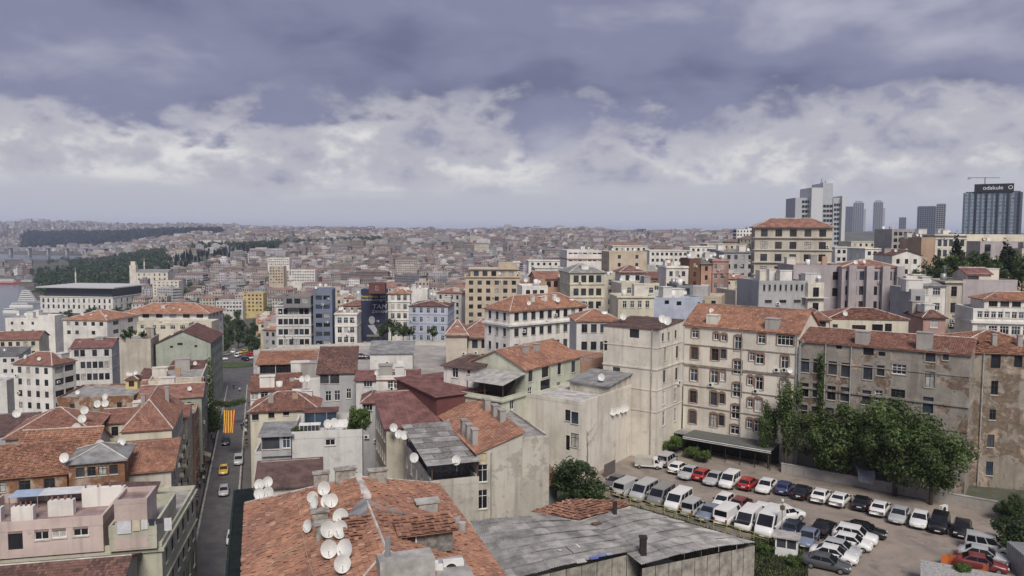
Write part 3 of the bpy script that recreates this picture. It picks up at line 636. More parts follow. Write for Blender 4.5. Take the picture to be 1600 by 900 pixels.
b_greenp = B('roof_terrace', 'pale green terrace parapet block hung with laundry', AS - 6, 57.6, [(170, 823), (246, 815)], d=9, wall='green', rm='flat', base=55.0, par=1.2, pw=[('f', [(197, 829, 1.7, 1.2, 'hole')])], yb=850)
B('roof_hut', 'small pink stair house with red steps above the green terrace', AS - 6, 60.2, [(178, 783), (232, 776)], d=4, wall='pink', rm='flat_p', base=55.2, par=.4, yb=815)
B('low_house', 'low dark brown tiled roof at the foot of the green house', AS - 6, 54.6, [(-40, 930), (188, 905)], d=6.5, roof='gable', axis='u', rh=1.2, rm='tile_d', wall='concrete', near=True, yb=900)
# ------------------------------------------------------------------ RIGHT SIDE OF THE STREET
B('veranda_house', 'rooftop restaurant with orange lean-to roof and dark glazed veranda', AS - 8, 60.9, [(402, 569), (492, 565)], d=7, roof='shed', slope='f', rh=1.6, rm='tile_o', wall='lgrey', pw=[('f', [(418, 576, 3.0, 2.0, 'dark'), (443, 575, 3.0, 2.0, 'dark'), (484, 568, .7, .6, 'dark')])], win=[('l', 4, 5, 1.1, 1.8, 3.3, 4, W2)], yb=585, near=True)
b_maroon = B('mansard_house', 'grey house with maroon mansard roof and glazed balcony row', AS - 10, 60.8, [(496, 584), (556, 581)], d=8, roof='shed', slope='f', rh=4.0, rm='tile_d', wall='grey', ov=.3, near=True, pw=[('f', [(507, 592, 1.6, 1.8, 'dark'), (523, 592, 1.7, 1.8, 'brown'), (536, 591, 1.6, 1.8, 'dark'), (513, 619, 1.1, 1.9, 'white'), (527, 618, 1.1, 1.9, 'white'), (545, 615, .9, 1.9, 'white')])], yb=640)
B('street_house', 'house with two patched brown roofs above white-framed attic windows', AS - 5, 58.8, [(391, 611), (468, 603)], d=7, roof='shed', slope='f', rh=1.8, rm='tile_b', wall='white', pw=[('f', [(398, 617, 1.3, 1.5, 'white'), (406, 616, 1.0, 1.5, 'white'), (413, 615, 1.3, 1.5, 'white'), (446, 612, 2.0, .8, 'white')])], near=True, yb=625)
B('street_house', 'plain grey house wall with a dish behind the patched brown roofs', AS - 5, 60.0, [(460, 592), (500, 588)], d=8, wall='lgrey', rm='flat', yb=615)
b_creamroof = B('street_house', 'cream house under a long low brown tile roof', AS - 8, 57.6, [(391, 641), (497, 634)], d=8, roof='hip', axis='u', rh=2.2, rm='tile_b', wall='cream', pw=[('f', [(399, 652, 1.1, 1.0, 'dark'), (424, 649, 1.0, .9, 'dark'), (447, 645, 1.0, .9, 'dark')])], win=[('l', 3, 5, 1.1, 1.8, 3.3, 1, W2)], near=True, yb=690)
b_terr = B('white_house', 'white plastered house with a plant-filled roof terrace', AS - 8, 60.9, [(456, 676), (566, 667)], d=10, wall='lgrey', rm='flat_l', par=.9, pw=[('f', [(516, 688, 1.3, 1.4, 'white')])], yb=760)
b_sun = B('sunroom_house', 'lower white house with a glazed metal-roofed sunroom', AS - 8, 58.4, [(397, 707), (455.5, 703)], d=10, wall='lgrey', rm='flat', par=.3, yb=770)
b_sunr = B('sunroom', 'glazed rooftop sunroom with pale metal roof', AS - 8, 60.7, [(408, 681), (455, 678)], d=5, base=57.9, wall='grey', roof='shed', slope='f', rh=.5, rm='sheet_g', pw=[('f', [(420, 692, 2.2, 1.7, 'dark'), (437, 691, 2.2, 1.7, 'dark'), (450, 690, 1.0, 1.7, 'white')])], yb=705)
B('netted_house', 'street house wrapped in dark green scaffold netting', AS, 50.6, uv=(-4.0, 0.6, 72, 112), wall='netg', rm='net', par=.1, yb=850)
B('low_house', 'low house under a dark brown sheet roof with rubble wall', AS - 4, 59.6, [(402, 763), (500, 748)], d=5.5, roof='shed', slope='f', rh=1.3, rm='sheet_b', wall='dirty', near=True, yb=765)
b_fgl = B('side_wing', 'narrow wing with brown tile strip and white verge behind the big tile roof', AS, 60.8, uv=(-1.2, 6.0, 67.2, 71.5), roof='shed', slope='l', rh=1.2, rm='tile_b', wall='pale', near=True, yb=800)
B('maroon_house', 'long house under flat maroon sheet roofing and white side wall', AS - 12, 60.5, [(556, 594), (655, 580)], d=6, roof='shed', slope='f', rh=.8, rm='sheet_m', wall='lgrey', near=True, yb=615, pw=[('f', [(575, 597, 1.6, 1.2, 'white'), (612, 600, 1.2, 1.4, 'white')])])
B('bay_house', 'small grey house with glazed white bay under a maroon roof', AS - 10, 59.4, [(566, 627), (597, 621)], d=6, roof='hip', rh=1.0, rm='sheet_m', wall='grey', near=True, pw=[('f', [(571, 634, 1.6, 1.5, 'white'), (583, 633, 1.6, 1.5, 'white'), (592, 632, .8, 1.5, 'white'), (574, 656, 1.0, 1.8, 'dark')])], win=[('r', 2, 2, 1.6, 1.5, 3.2, .8, 'white')], yb=690)
B('white_house', 'white rooftop gable with skylit lean-to beside the maroon roofs', AS - 10, 61.2, [(588, 588), (634, 586)], d=5, wall='white', rm='flat_l', par=.2, yb=615, pw=[('f', [(610, 602, 1.0, 1.6, 'white'), (619, 602, .9, 1.4, 'white')])])
b_mbox = B('maroon_house', 'house with maroon clad upper wall and long maroon metal roof', -56, 63.6, [(636, 594), (682, 619), (742, 607)], d=9, roof='shed', slope='r', rh=.6, rm='sheet_m', wall='maroon', near=True, yb=625)
B('maroon_house', 'house under a sloping dark maroon metal roof with attic windows', AS, 60.0, uv=(16.5, 25.0, 104, 114.5), roof='shed', slope='f', rh=3.0, rm='sheet_m', wall='beige', near=True, win=[('l', 5, 4, 1.1, 1.7, 3.2, .6, 'white')], yb=660)
# the decayed house in the middle
b_cbl = B('decayed_house', 'decayed old house with bay windows below a weathered grey corrugated canopy', AS, 58.0, uv=(18.8, 24.6, 85.3, 103), wall='dirty', rm='flat_d', par=.7, win=[('l', 5, 6, 1.1, 1.9, 3.3, 1.0, 'white')], yb=790)
b_cbr = B('decayed_house', 'stained tall house with orange tile roof and boarded attic windows', AS, 60.6, uv=(24.7, 30.6, 86.5, 108), wall='dirty', roof='shed', slope='l', rh=2.2, rm='tile_o', near=True, wear=.5, ov=.25, pw=[('f', [(741, 700, 1.1, 1.3, 'shut'), (764, 696, .8, .9, 'shut'), (740, 741, 1.3, 2.2, 'white'), (763, 730, .7, .8, 'white'), (740, 782, 1.3, 2.4, 'white'), (763, 774, .6, 1.3, 'white')])], yb=800)
B('pier_block', 'pale stained blind wall block with patch of bare brick', AS, 61.6, uv=(30.65, 34.6, 87.6, 107), wall='dirty', rm='flat', par=.3, yb=805, near=True)
B('lean_to', 'low dark outhouse under a brown tile lean-to roof', AP, 53.6, [(806, 768), (852, 760)], d=7, roof='shed', slope='r', rh=2.6, rm='tile_b', wall='dgrey', near=True, yb=790)
# ------------------------------------------------------------------ AROUND THE CAR PARK
b_W1 = B('stucco_house', 'blank stained white stucco house at the car park corner', AP, 63.4, uv=(-66, -54, 91.4, 106.8), base=50, wall='pale', rm='flat_l', par=.5, pw=[('f', [(887, 649, .9, 1.6, 'dark'), (898, 653, 1.2, 1.7, 'dark'), (898, 688, 1.3, 2.0, 'dark'), (887, 692, .7, 2.2, 'hole')])], yb=740)
B('roof_shelter', 'small roof shelter with grey sheet canopy on the white stucco house', AP, 64.4, uv=(-61, -54.3, 99.5, 106.6), base=62.8, wall='dirty', roof='shed', slope='f', rh=.9, rm='sheet_g', yb=650, near=True)
b_LG = B('apartment_house', 'pale green house with orange tile roof and white-framed windows', AP, 67.0, uv=(-75, -64, 91.6, 107.6), base=48, roof='gable', axis='v', rh=2.4, rm='tile_o', wall='lgreen', near=True, ov=.3, bands=[(3.9, .25, .25), (10.0, .2, .15)],
    pw=[('r', [(829, 585, 1.1, 2.0, 'dark'), (852, 580, 1.9, 1.9, 'brown'), (874, 576, 1.0, 1.9, 'dark'), (896, 573, 1.2, 1.8, 'dark'), (828, 615, 1.1, 2.0, 'white'), (852, 608, 2.7, 3.0, 'hole'), (873, 606, 1.1, 1.9, 'white'), (895, 601, 1.1, 1.9, 'white'), (828, 643, 1.1, 1.9, 'white')])], yb=700)
b_LGt = B('terrace_house', 'pale green corner storey with a dish-lined terrace beside the orange roof', AP, 63.6, uv=(-75, -63.95, 85.7, 91.55), base=48, wall='lgreen', rm='flat', par=.6, bands=[(.3, .25, .3), (6.6, .2, .2)], pw=[('r', [(800, 620, 1.1, 2.0, 'white'), (800, 647, 1.1, 1.8, 'dark')]), ('f', [(776, 621, 1.2, 2.0, 'white'), (750, 612, 1.0, 1.6, 'dark')])], yb=700)
B('rooftop_house', 'white attic house with a dark brown lean-to roof above the pale green house', AP, 66.6, uv=(-77.5, -71.5, 88.5, 95), base=58, roof='shed', slope='f', rh=1.0, rm='sheet_b', wall='white', near=True, pw=[('f', [(711, 575, 1.2, 1.6, 'white'), (732, 581, .6, .7, 'white')])], yb=600)
b_peach = B('peach_house', 'peach house with a railed flat roof beside the pale green house', AP, 66.0, uv=(-74, -63.4, 108, 118), base=50, wall='peach', rm='flat_p', par=.9, win=[('r', 3, 4, 1.1, 2.0, 3.4, 1.6, 'dark')], yb=620)
B('yellow_house', 'small cream house front between the peach and stucco houses', AP, 62.6, uv=(-63.2, -57, 107.2, 114), base=52, wall='cream', rm='flat', win=[('f', 2, 3, 1.2, 1.9, 3.3, 1.2, 'white'), ('r', 2, 3, 1.1, 1.8, 3.3, 1.2, 'white')], yb=625)
b_T1 = B('apartment_house', 'tall narrow beige house with a blank side wall and dark brown roof', AP, 72.6, uv=(-59.3, -49.8, 107, 116.9), base=51.5, wall='pale', roof='shed', slope='f', rh=.7, rm='sheet_b', near=True, ov=.15, caps=None,
    pw=[('r', [(1036, 527, .8, 1.3, 'dark'), (1045, 525, .8, 1.3, 'dark'), (1056, 522, .8, 1.3, 'dark'), (1039, 553, .7, 2.0, 'dark'), (1058, 550, .9, 2.0, 'dark'), (1038, 588, .9, 2.0, 'dark'), (1057, 584, .9, 2.0, 'dark'), (1037, 622, .9, 2.2, 'white'), (1055, 617, .9, 2.2, 'white'), (1037, 654, 1.0, 2.3, 'white'), (1055, 648, .9, 2.2, 'white')]), ('f', [(991, 521, 1.7, 1.4, 'hole'), (963, 581, 1.3, 1.5, 'dark'), (946, 540, .6, 1.6, 'hole')])], yb=700, bands=[(6.2, .25, .12), (9.6, .15, .08), (13.0, .15, .08), (2.9, .15, .08)])
b_BB = B('apartment_house', 'five-storey beige house with arched brown window surrounds and orange tile roof', AP, 72.5, uv=(-49.6, -31.3, 117, 129), base=51.5, wall='pale', roof='gable', axis='u', rh=3.0, rm='tile_o', near=True, ov=.3, sur='arch', chim=0,
    pw=[('f', [(1086, 522, 1.1, 1.2, 'white'), (1119, 526, .8, 1.0, 'white'), (1131, 528, .9, 1.0, 'white'), (1153, 537, 1.1, 2.2, 'white'), (1190, 530, 1.1, 1.3, 'white'), (1227, 532, 2.4, 1.5, 'white'),
        (1085, 552, 1.2, 2.0, 'brown'), (1117, 554, 1.2, 1.9, 'brown'), (1130, 553, .9, 1.5, 'brown'), (1175, 557, .8, 1.3, 'white'), (1187, 561, 1.2, 1.5, 'white'), (1226, 567, 1.1, 2.0, 'white'),
        (1152, 574, 1.3, 2.1, 'white'), (1084, 586, 1.2, 2.0, 'white'), (1116, 589, 1.2, 2.0, 'white'), (1129, 588, .8, 1.5, 'white'), (1172, 595, .8, 1.3, 'white'), (1186, 599, 1.1, 2.0, 'white'), (1225, 604, 1.1, 2.1, 'white'),
        (1151, 610, 1.3, 2.1, 'white'), (1083, 620, 1.2, 2.0, 'brown'), (1115, 623, 1.1, 2.1, 'brown'), (1128, 623, .9, 1.6, 'brown'), (1172, 630, .8, 1.3, 'white'), (1185, 633, 1.1, 2.0, 'white'),
        (1149, 644, 1.3, 2.1, 'white'), (1082, 652, 1.2, 2.1, 'brown'), (1115, 657, 1.1, 2.1, 'dark'), (1127, 657, .9, 1.7, 'dark'), (1171, 662, .8, 1.4, 'white'), (1184, 666, 1.1, 1.8, 'white'), (1148, 672, 1.4, 1.3, 'white')])], bands=[(3.2, .14, .10), (6.5, .30, .18), (10.0, .14, .10), (13.4, .14, .10)], yb=690, bmat=plain('cornice_stone', (0.24, 0.21, 0.18), .9, 0, .3))
b_RB = B('ruined_house', 'derelict stone house with peeling brick wall and faded red tile roof', AP, 71.4, uv=(-31.2, -9.0, 117.3, 129), base=51.5, wall='ruin', roof='gable', axis='u', rh=1.5, rm='tile_r', near=True, ov=.3, sur='arch', smat=plain('grey_surround', (0.27, 0.25, 0.23), .9), wear=1,
    pw=[('f', [(1311, 542, .8, .6, 'hole'), (1357, 549, 1.4, 1.1, 'hole'), (1378, 553, .9, .6, 'hole'), (1454, 556, 1.2, 1.4, 'dark'), (1478, 555, .7, 1.0, 'dark'),
        (1258, 571, 1.2, 2.1, 'brown'), (1277, 572, 1.2, 2.1, 'brown'), (1301, 575, 1.2, 2.0, 'dark'), (1321, 578, 1.2, 2.1, 'dark'), (1356, 582, 1.2, 2.1, 'dark'), (1376, 579, 1.0, 1.5, 'dark'), (1405, 577, 1.8, 1.4, 'white'), (1453, 593, 1.2, 2.2, 'dark'),
        (1257, 609, 1.2, 2.1, 'dark'), (1276, 610, 1.2, 2.1, 'dark'), (1299, 614, 1.2, 2.1, 'dark'), (1320, 616, 1.2, 2.1, 'dark'), (1354, 621, 1.2, 2.1, 'dark'), (1373, 618, 1.0, 1.5, 'white'), (1403, 616, 1.8, 1.4, 'dark'), (1450, 633, 1.3, 2.3, 'dark'),
        (1255, 643, 1.2, 2.1, 'dark'), (1274, 646, 1.2, 2.1, 'brown'), (1296, 648, 1.2, 2.1, 'dark')])], bands=[(3.0, .14, .1), (7.0, .30, .2), (10.6, .14, .1)], yb=720)
b_RT = B('ruined_house', 'tall derelict corner house with bare rubble wall and broken orange roof', -15, 71.0, [(1481, 547), (1660, 551)], d=15, base=51.5, wall='ruin2', roof='hip', axis='u', rh=2.2, rm='tile_o', near=True, ov=.3, wear=2, win=[],
    pw=[('f', [(1556, 563, 1.2, 2.2, 'hole'), (1554, 606, .9, 2.0, 'dark'), (1551, 648, .8, 1.5, 'dark'), (1548, 689, .9, 1.8, 'dark'), (1546, 732, .9, 2.0, 'dark'), (1591, 565, 1.0, 1.6, 'hole')])], bands=[(.1, .22, .15)], yb=800)
# ------------------------------------------------------------------ FOREGROUND ROOF
b_FG = B('tiled_house', 'large old house under a patched red and orange tiled hip roof', AS, 64.0, uv=(-1.3, 15.3, 36, 67.0), base=38, roof='hip', axis='v', rh=4.0, rm='tile_o', wall='pale', near=True, ov=.2, wear=2, win=[('r', 7, 5, 1.1, 1.8, 3.3, 1, W2)], yb=900)
# ------------------------------------------------------------------ MIDDLE DISTANCE, CENTRE LEFT
B('ornate_house', 'ornate white stone house with dark corner bays beside the slate blue block', 6, 62.2, [(431, 477), (487, 476)], d=14, wall='lgrey', rm='flat_d', win=[('f', 6, 6, 1.5, 2.0, 3.6, 1.2, 'dark'), ('l', 4, 6, 1.4, 2.0, 3.6, 1.2, 'dark')], bands=[(0, .4, .4), (3.6, .2, .15), (7.2, .2, .15), (10.8, .2, .15)], yb=545)
B('rooftop_house', 'black glazed rooftop pavilion on the ornate white stone house', 6, 65.5, [(443, 463), (487, 462)], d=8, base=61.5, wall='dgrey', rm='flat', win=[('f', 4, 1, 2.0, 1.8, 3, .8, 'dark')], yb=476)
B('office_block', 'slate blue office block with paired dark windows', 8, 67.6, [(489, 453), (520, 452)], d=12, wall='slate', rm='flat_d', par=.8, win=[('f', 2, 6, 2.2, 1.5, 3.2, 2.0, 'dark'), ], yb=540)
B('ornate_house', 'low ornate white house between the slate blue block and the billboard', 4, 59.8, [(523, 489), (560, 487)], d=11, wall='white', rm='flat', par=.9, win=[('f', 3, 4, 1.5, 2.0, 3.4, 1.6, 'white')], bands=[(.3, .3, .3), (4.6, .2, .15)], yb=540)
b_bill = B('billboard_house', 'narrow house covered by a dark blue advertising banner', 4, 66.6, [(564, 453), (604, 452)], d=10, wall='slate', rm='flat', yb=530)
B('rooftop_house', 'maroon rooftop penthouse above the advertising banner', 4, 69.6, [(576, 443), (603, 442)], d=6, base=66, wall='maroon', rm='sheet_m', par=.2, yb=452, win=[('f', 1, 1, .9, 1.8, 3, .6, 'white')])
B('ornate_house', 'white balconied house with orange roof beside the advertising banner', 4, 65.2, [(606, 458), (641, 457)], d=10, wall='white', roof='hip', rh=2.0, rm='tile_o', win=[('f', 3, 5, 1.4, 2.0, 3.4, .8, 'white')], bands=[(3.2, .25, .25), (6.6, .2, .2), (10, .2, .2)], yb=520)
B('corner_house', 'blue grey corner house with balconies and small orange roof', -4, 61.6, [(642, 476), (684, 478), (710, 472)], wall='blue', roof='hip', rh=1.4, rm='tile_d', win=[('f', 5, 5, 1.2, 1.8, 3.3, .8, 'white'), ('r', 3, 5, 1.1, 1.8, 3.3, .8, 'dark')], bands=[(3.0, .2, .15), (6.3, .2, .15), (9.6, .2, .15)], yb=535)
B('apartment_house', 'plain white house above the blue grey corner house', 2, None, [(642, 452), (668, 449)], D=300, d=9, wall='white', rm='flat_l', win=[('r', 2, 3, 1, 1.5, 3, 1, W2)], yb=470)
b_hotel = B('hotel', 'sand coloured stone hotel with regular square windows and roof loggia', 2, None, [(727, 432), (812, 432)], D=300, d=22, wall='sand', rm='flat', par=.4, win=[('f', 6, 8, 1.7, 1.7, 3.2, 1.6, 'dark'), ('l', 6, 8, 1.4, 1.7, 3.2, 1.6, 'brown')], bands=[(0, .35, .5)], yb=500)
B('rooftop_house', 'set-back top storey of the sand coloured hotel', 2, None, [(735, 420), (808, 420)], D=303, d=16, base=69.2, wall='sand', rm='flat_l', par=.3, win=[('f', 5, 1, 2.0, 2.0, 3, .9, 'dark')], yb=432, bands=[(-.1, .3, .8)])
B('rooftop_house', 'small plant room with white domes on top of the hotel', 2, None, [(779, 411), (808, 411)], D=304, d=8, base=72.8, wall='sand', rm='flat_l', par=.2, yb=420)
b_redhip = B('villa', 'low villa under a broad red tiled hip roof', 2, 62.4, [(716, 525), (797, 524)], d=17, roof='hip', axis='u', rh=3.4, rm='tile_r', wall='beige', ov=.7, win=[('f', 5, 2, 1.4, 2.0, 3.4, 1, W2)], yb=548, near=False)
B('villa', 'annexe with red hip roof and blank beige wall beside the villa', 2, 63.4, [(697, 521), (730, 520)], d=12, roof='hip', axis='u', rh=2.6, rm='tile_r', wall='beige', ov=.5, yb=545)
B('shed_building', 'grey box building with pale sloping metal roof on the parking deck', 6, 60.0, [(578, 552), (645, 549)], d=9, base=50, roof='shed', slope='f', rh=1.6, rm='sheet_g', wall='lgrey', yb=600, near=True)
# ------------------------------------------------------------------ MIDDLE DISTANCE, CENTRE RIGHT
b_M1 = B('apartment_house', 'long white house with orange hip roof, chimneys and a cornice balcony', 38, 71.5, [(797, 485), (913, 476)], d=9, roof='hip', axis='u', rh=2.6, rm='tile_o', wall='white', near=True, win=[('f', 9, 4, 1.2, 1.7, 3.3, .6, W2), ('l', 3, 4, 1.0, 1.7, 3.3, .6, W2)], bands=[(3.0, .4, .5)], yb=540)
B('apartment_house', 'small lilac white house with orange roof beside the long white house', 4, 71.2, [(901, 500), (966, 498)], d=9, roof='hip', axis='u', rh=1.6, rm='tile_o', wall='lgrey', near=True, win=[('f', 4, 3, 1.1, 1.6, 3.3, .8, W2)], yb=535)
b_M5 = B('ornate_house', 'cream ornate house with grey hip roof at the narrow lane', 8, None, [(891, 425), (945, 424)], D=200, d=14, roof='hip', axis='u', rh=2.0, rm='sheet_g', wall='cream', win=[('f', 4, 6, 1.4, 1.9, 3.5, .9, W2), ('r', 6, 6, 1.2, 1.9, 3.5, .9, W2)], bands=[(3.2, .2, .2), (6.7, .2, .2), (10.2, .2, .2)], yb=490)
B('apartment_house', 'brown brick house with orange roof left of the cream ornate house', 8, None, [(838, 435), (888, 434)], D=215, d=12, roof='gable', axis='u', rh=1.8, rm='tile_r', wall='peach', win=[('f', 4, 3, 1.2, 1.7, 3.3, .8, W2)], yb=462)
B('apartment_house', 'white terrace house below the cream ornate house', 8, None, [(816, 447), (856, 445)], D=190, d=9, wall='white', rm='flat_l', win=[('f', 3, 3, 1.1, 1.6, 3.2, 1, W2)], yb=465)
b_M6 = B('apartment_house', 'white house with brown hip roof at the narrow lane', 2, None, [(970, 424), (1007, 424)], D=230, d=10, roof='hip', axis='u', rh=1.8, rm='tile_b', wall='white', ov=.7, win=[('f', 2, 4, 1.3, 1.7, 3.4, 1.2, 'dark')], bands=[(2.8, .2, .2)], yb=452)
B('theatre_block', 'large white block with red stripe and dark flat roof on the ridge', 4, None, [(886, 391), (950, 390)], D=380, d=26, wall='white', rm='flat_d', win=[('f', 10, 2, 2.0, .7, 3.6, 1.2, 'dark')], yb=410, bands=[(4.2, .7, .08)], bmat=plain('red_stripe', (0.35, 0.14, 0.12), .8))
B('apartment_block', 'beige corner block with cream side and narrow windows on the ridge', 4, None, [(952, 393), (1011, 392)], D=330, d=18, wall='sand', rm='flat_l', win=[('f', 2, 4, 1.3, 1.6, 3.5, 1.5, W2), ('l', 4, 5, 1.1, 1.8, 3.4, 1, W2)], yb=425)
B('flat_house', 'pale blue house with blank patched wall and two small windows', 16, None, [(1018, 466), (1098, 455)], D=165, d=10, wall='blue', rm='flat_l', par=.3, pw=[('f', [(1042, 472, 1.1, .9, 'hole'), (1061, 474, 1.2, .9, 'hole'), (1092, 474, .6, .6, 'hole')])], yb=495)
B('flat_house', 'grey flat house with two pale shuttered windows beside the blue house', 6, None, [(971, 443), (1030, 440)], D=185, d=10, wall='cream', rm='flat', pw=[('f', [(1035, 449, 1.1, 1.4, 'white'), (1052, 448, 1.1, 1.4, 'white')])], win=[('f', 3, 2, 1.1, 1.4, 3.2, 1, 'white')], yb=460)
B('flat_house', 'small glass-roofed dark pavilion beside the grey flat house', 6, None, [(1058, 446), (1083, 444)], D=180, d=8, wall='dgrey', rm='flat_d', win=[('f', 4, 2, 1.0, 1.8, 2.6, .6, 'dark')], yb=458)
B('curved_house', 'cream house with rounded parapet in front of the grey flat house', 4, None, [(966, 463), (1022, 460)], D=160, d=9, wall='cream', rm='flat_l', win=[('f', 4, 2, .9, 1.5, 3.2, 1, 'white')], yb=485, bands=[(0, .3, .3)])
B('row_house', 'white balustraded house in the row of tall coloured houses', 4, None, [(1041, 416), (1076, 415)], D=240, d=10, wall='white', rm='flat_l', win=[('f', 3, 4, 1.1, 1.6, 3.2, 1.6, W2)], bands=[(.3, .3, .3)], yb=440)
B('row_house', 'dark brown wooden house in the row of tall coloured houses', 4, None, [(1077.4, 404), (1094.5, 403)], D=240, d=10, wall='brown', rm='flat', win=[('f', 3, 5, .9, 1.5, 2.9, 1.4, 'brown')], yb=445)
B('row_house', 'peach house with black roof storey in the row of coloured houses', 4, None, [(1095.6, 411), (1112.4, 410)], D=240, d=10, wall='peach', roof='gable', axis='u', rh=1.2, rm='flat_d', win=[('f', 3, 5, .9, 1.5, 2.9, 1.0, 'dark')], yb=448)
B('row_house', 'rose house with arched top windows in the row of coloured houses', 4, None, [(1113.6, 405), (1139, 404)], D=240, d=10, wall='rose', rm='flat_d', win=[('f', 4, 5, 1.0, 1.6, 3.0, 1.6, 'white')], bands=[(.4, .3, .3), (4.4, .2, .2)], yb=450)
B('apartment_house', 'grey stone house with sloping grey metal roof behind the rose house', 6, None, [(1131, 394), (1180, 392)], D=270, d=14, wall='grey', roof='shed', slope='f', rh=1.0, rm='sheet_g', win=[('f', 4, 4, 1.2, 1.6, 3.3, 1, W2)], yb=412)
b_R4 = B('hotel', 'big stone hotel with orange hip roof, shutters and iron balconies', -12, None, [(1180, 353), (1301, 352)], D=222, d=10, roof='hip', axis='u', rh=2.3, rm='tile_r', wall='beige', ov=.8, win=[('f', 5, 6, 1.9, 2.1, 3.6, 1.0, 'brown'), ('l', 4, 6, 1.3, 2.1, 3.6, 1.0, 'brown')], bands=[(3.3, .25, .5), (6.9, .2, .4), (10.5, .25, .6), (14.1, .2, .4)], yb=420)
B('apartment_house', 'lilac grey blank-sided house with roof tiles and twin windows', -4, None, [(1240, 414), (1314, 414)], D=185, d=14, wall='lilac', rm='flat_p', par=.2, yb=480, win=[('f', 1, 2, 2, 2, 4, 1.6, 'dark', {'m': (10.2, .6)})])
b_R2 = B('apartment_block', 'lilac grey apartment block with tall pilasters and a patchy tile roof', -8, None, [(1316, 417), (1411, 415)], D=181, d=12, wall='lilac', roof='hip', axis='u', rh=1.6, rm='tile_r', win=[('f', 8, 5, 1.0, 2.1, 3.6, 1.0, 'dark')], yb=475, ov=.2)
for k, xx in enumerate((-5.6, -1.6, 2.0, 5.2)):
    MB().box(xx, xx + 1.7, -b_R2.d/2 - 1.3, -b_R2.d/2 - .003, 0, b_R2.H + .3).obj('bay', wm('lilac'), b_R2.o)
B('apartment_house', 'grey flat house with louvred parapet and corner balconies', 6, None, [(1186, 439), (1262, 437)], D=165, d=12, wall='grey', rm='flat_d', par=.6, win=[('f', 8, 1, .5, 1.4, 3, .8, 'dark'), ('f', 3, 1, 1.6, .7, 3, 4.2, 'dark')], yb=485)
B('apartment_house', 'pale house with iron balcony stack beside the grey louvred house', 6, None, [(1263, 442), (1288, 441)], D=165, d=10, wall='pale', rm='flat', win=[('f', 2, 4, 1.4, 2.1, 3.4, 1.0, 'dark')], bands=[(3.2, .15, .8), (6.6, .15, .8)], yb=485)
B('apartment_house', 'white house with grey-red roof behind the lilac block', -2, None, [(1394, 398), (1440, 396)], D=250, d=14, wall='white', roof='gable', axis='v', rh=1.6, rm='tile_d', win=[('f', 3, 4, 1.1, 1.6, 3.4, 1.4, 'dark')], yb=440)
B('museum', 'white columned mansion with tall window bays on the ridge', 0, None, [(1462, 366), (1511, 365)], D=290, d=18, wall='pale', rm='flat_l', win=[('f', 5, 3, 1.5, 2.6, 4.0, 2.0, 'dark')], bands=[(0, .5, .8), (1.6, .3, .2)], yb=400)
B('blank_house', 'brown blank party wall beside the white columned mansion', 0, None, [(1440, 371), (1461.5, 371)], D=285, d=16, wall='tan', rm='flat', yb=425)
B('construction_shell', 'dark unfinished concrete shell wrapped in scaffolding', 4, None, [(1394, 358), (1444, 357)], D=330, d=14, wall='concrete', rm='flat_l', win=[('f', 6, 5, 1.6, 1.6, 2.8, 1.2, 'hole')], yb=395)
B('apartment_block', 'mauve grey blank block with one dark glass strip on the ridge', -2, None, [(1532, 377), (1600, 374)], D=300, d=16, wall='lilac', rm='flat_l', win=[('f', 1, 3, 2.4, 3.0, 3.2, 1.2, 'hole', {'m': (2, 13)})], yb=402)
B('market_roof', 'long low cream building with red roof pieces on the right ridge', -2, None, [(1470, 366), (1640, 364)], D=315, d=20, wall='cream', rm='flat_l', win=[], yb=376)
for nm_, p0, p1, yy, D_, wl, n_ in (('long white block with a stepped roof behind the brown wooden house', 1015, 1076, 391, 400, 'white', 8), ('white roof-terrace block beside the stepped white block', 1078, 1128, 385, 430, 'white', 6), ('cream block with yellow awnings behind the grey stone house', 1105, 1166, 381, 460, 'cream', 7), ('pale block with glass roof storey behind the beige corner block', 958, 1012, 384, 450, 'pale', 6), ('light grey block between stone hotel and lilac block', 1305, 1350, 386, 330, 'lgrey', 5), ('white house with small orange roof right of the light grey block', 1352, 1392, 388, 300, 'white', 4), ('cream long block behind the unfinished shell', 1330, 1396, 377, 420, 'cream', 7), ('white corner block with dark top windows at the valley rim', 826, 884, 407, 430, 'white', 6), ('grey rendered block behind the brown brick house', 836, 880, 418, 300, 'lgrey', 5)):
    B('ridge_block', nm_, 4, None, [(p0, yy), (p1, yy)], D=D_, d=14, wall=wl, rm='flat_l', win=[('f', n_, 4, 1.4, 1.6, 3.3, 1.2, 'dark')], yb=yy + 22, bands=[(0, .3, .3)])
b_R1 = B('cream_house', 'cream house with broken tile roof above the derelict house', -10, None, [(1297, 496), (1378, 492), (1420, 493)], D=140, d=10, wall='cream', roof='hip', axis='u', rh=1.5, rm='tile_r', near=True, wear=2, ov=.2, pw=[('f', [(1342, 513, 2.4, 1.2, 'brown'), (1371, 513, 1.9, 1.5, 'hole'), (1388, 512, 1.2, 1.5, 'dark'), (1305, 510, .9, .8, 'dark')])], yb=525)
B('cream_house', 'cream side house with small window beside the broken tile roof', -10, None, [(1265, 497), (1296, 495)], D=138, d=9, wall='cream', roof='hip', rh=1.2, rm='tile_r', pw=[('f', [(1285, 509, 1.2, 1.5, 'dark'), (1285, 532, 1.2, 1.2, 'dark')])], yb=535)
B('grey_house', 'grey house with red hip roof between the cream and white houses', -8, None, [(1443, 494), (1478, 492)], D=142, d=9, wall='rose', roof='hip', rh=1.4, rm='tile_d', win=[('f', 2, 3, 1.4, 1.6, 3.2, .6, 'white')], yb=528)
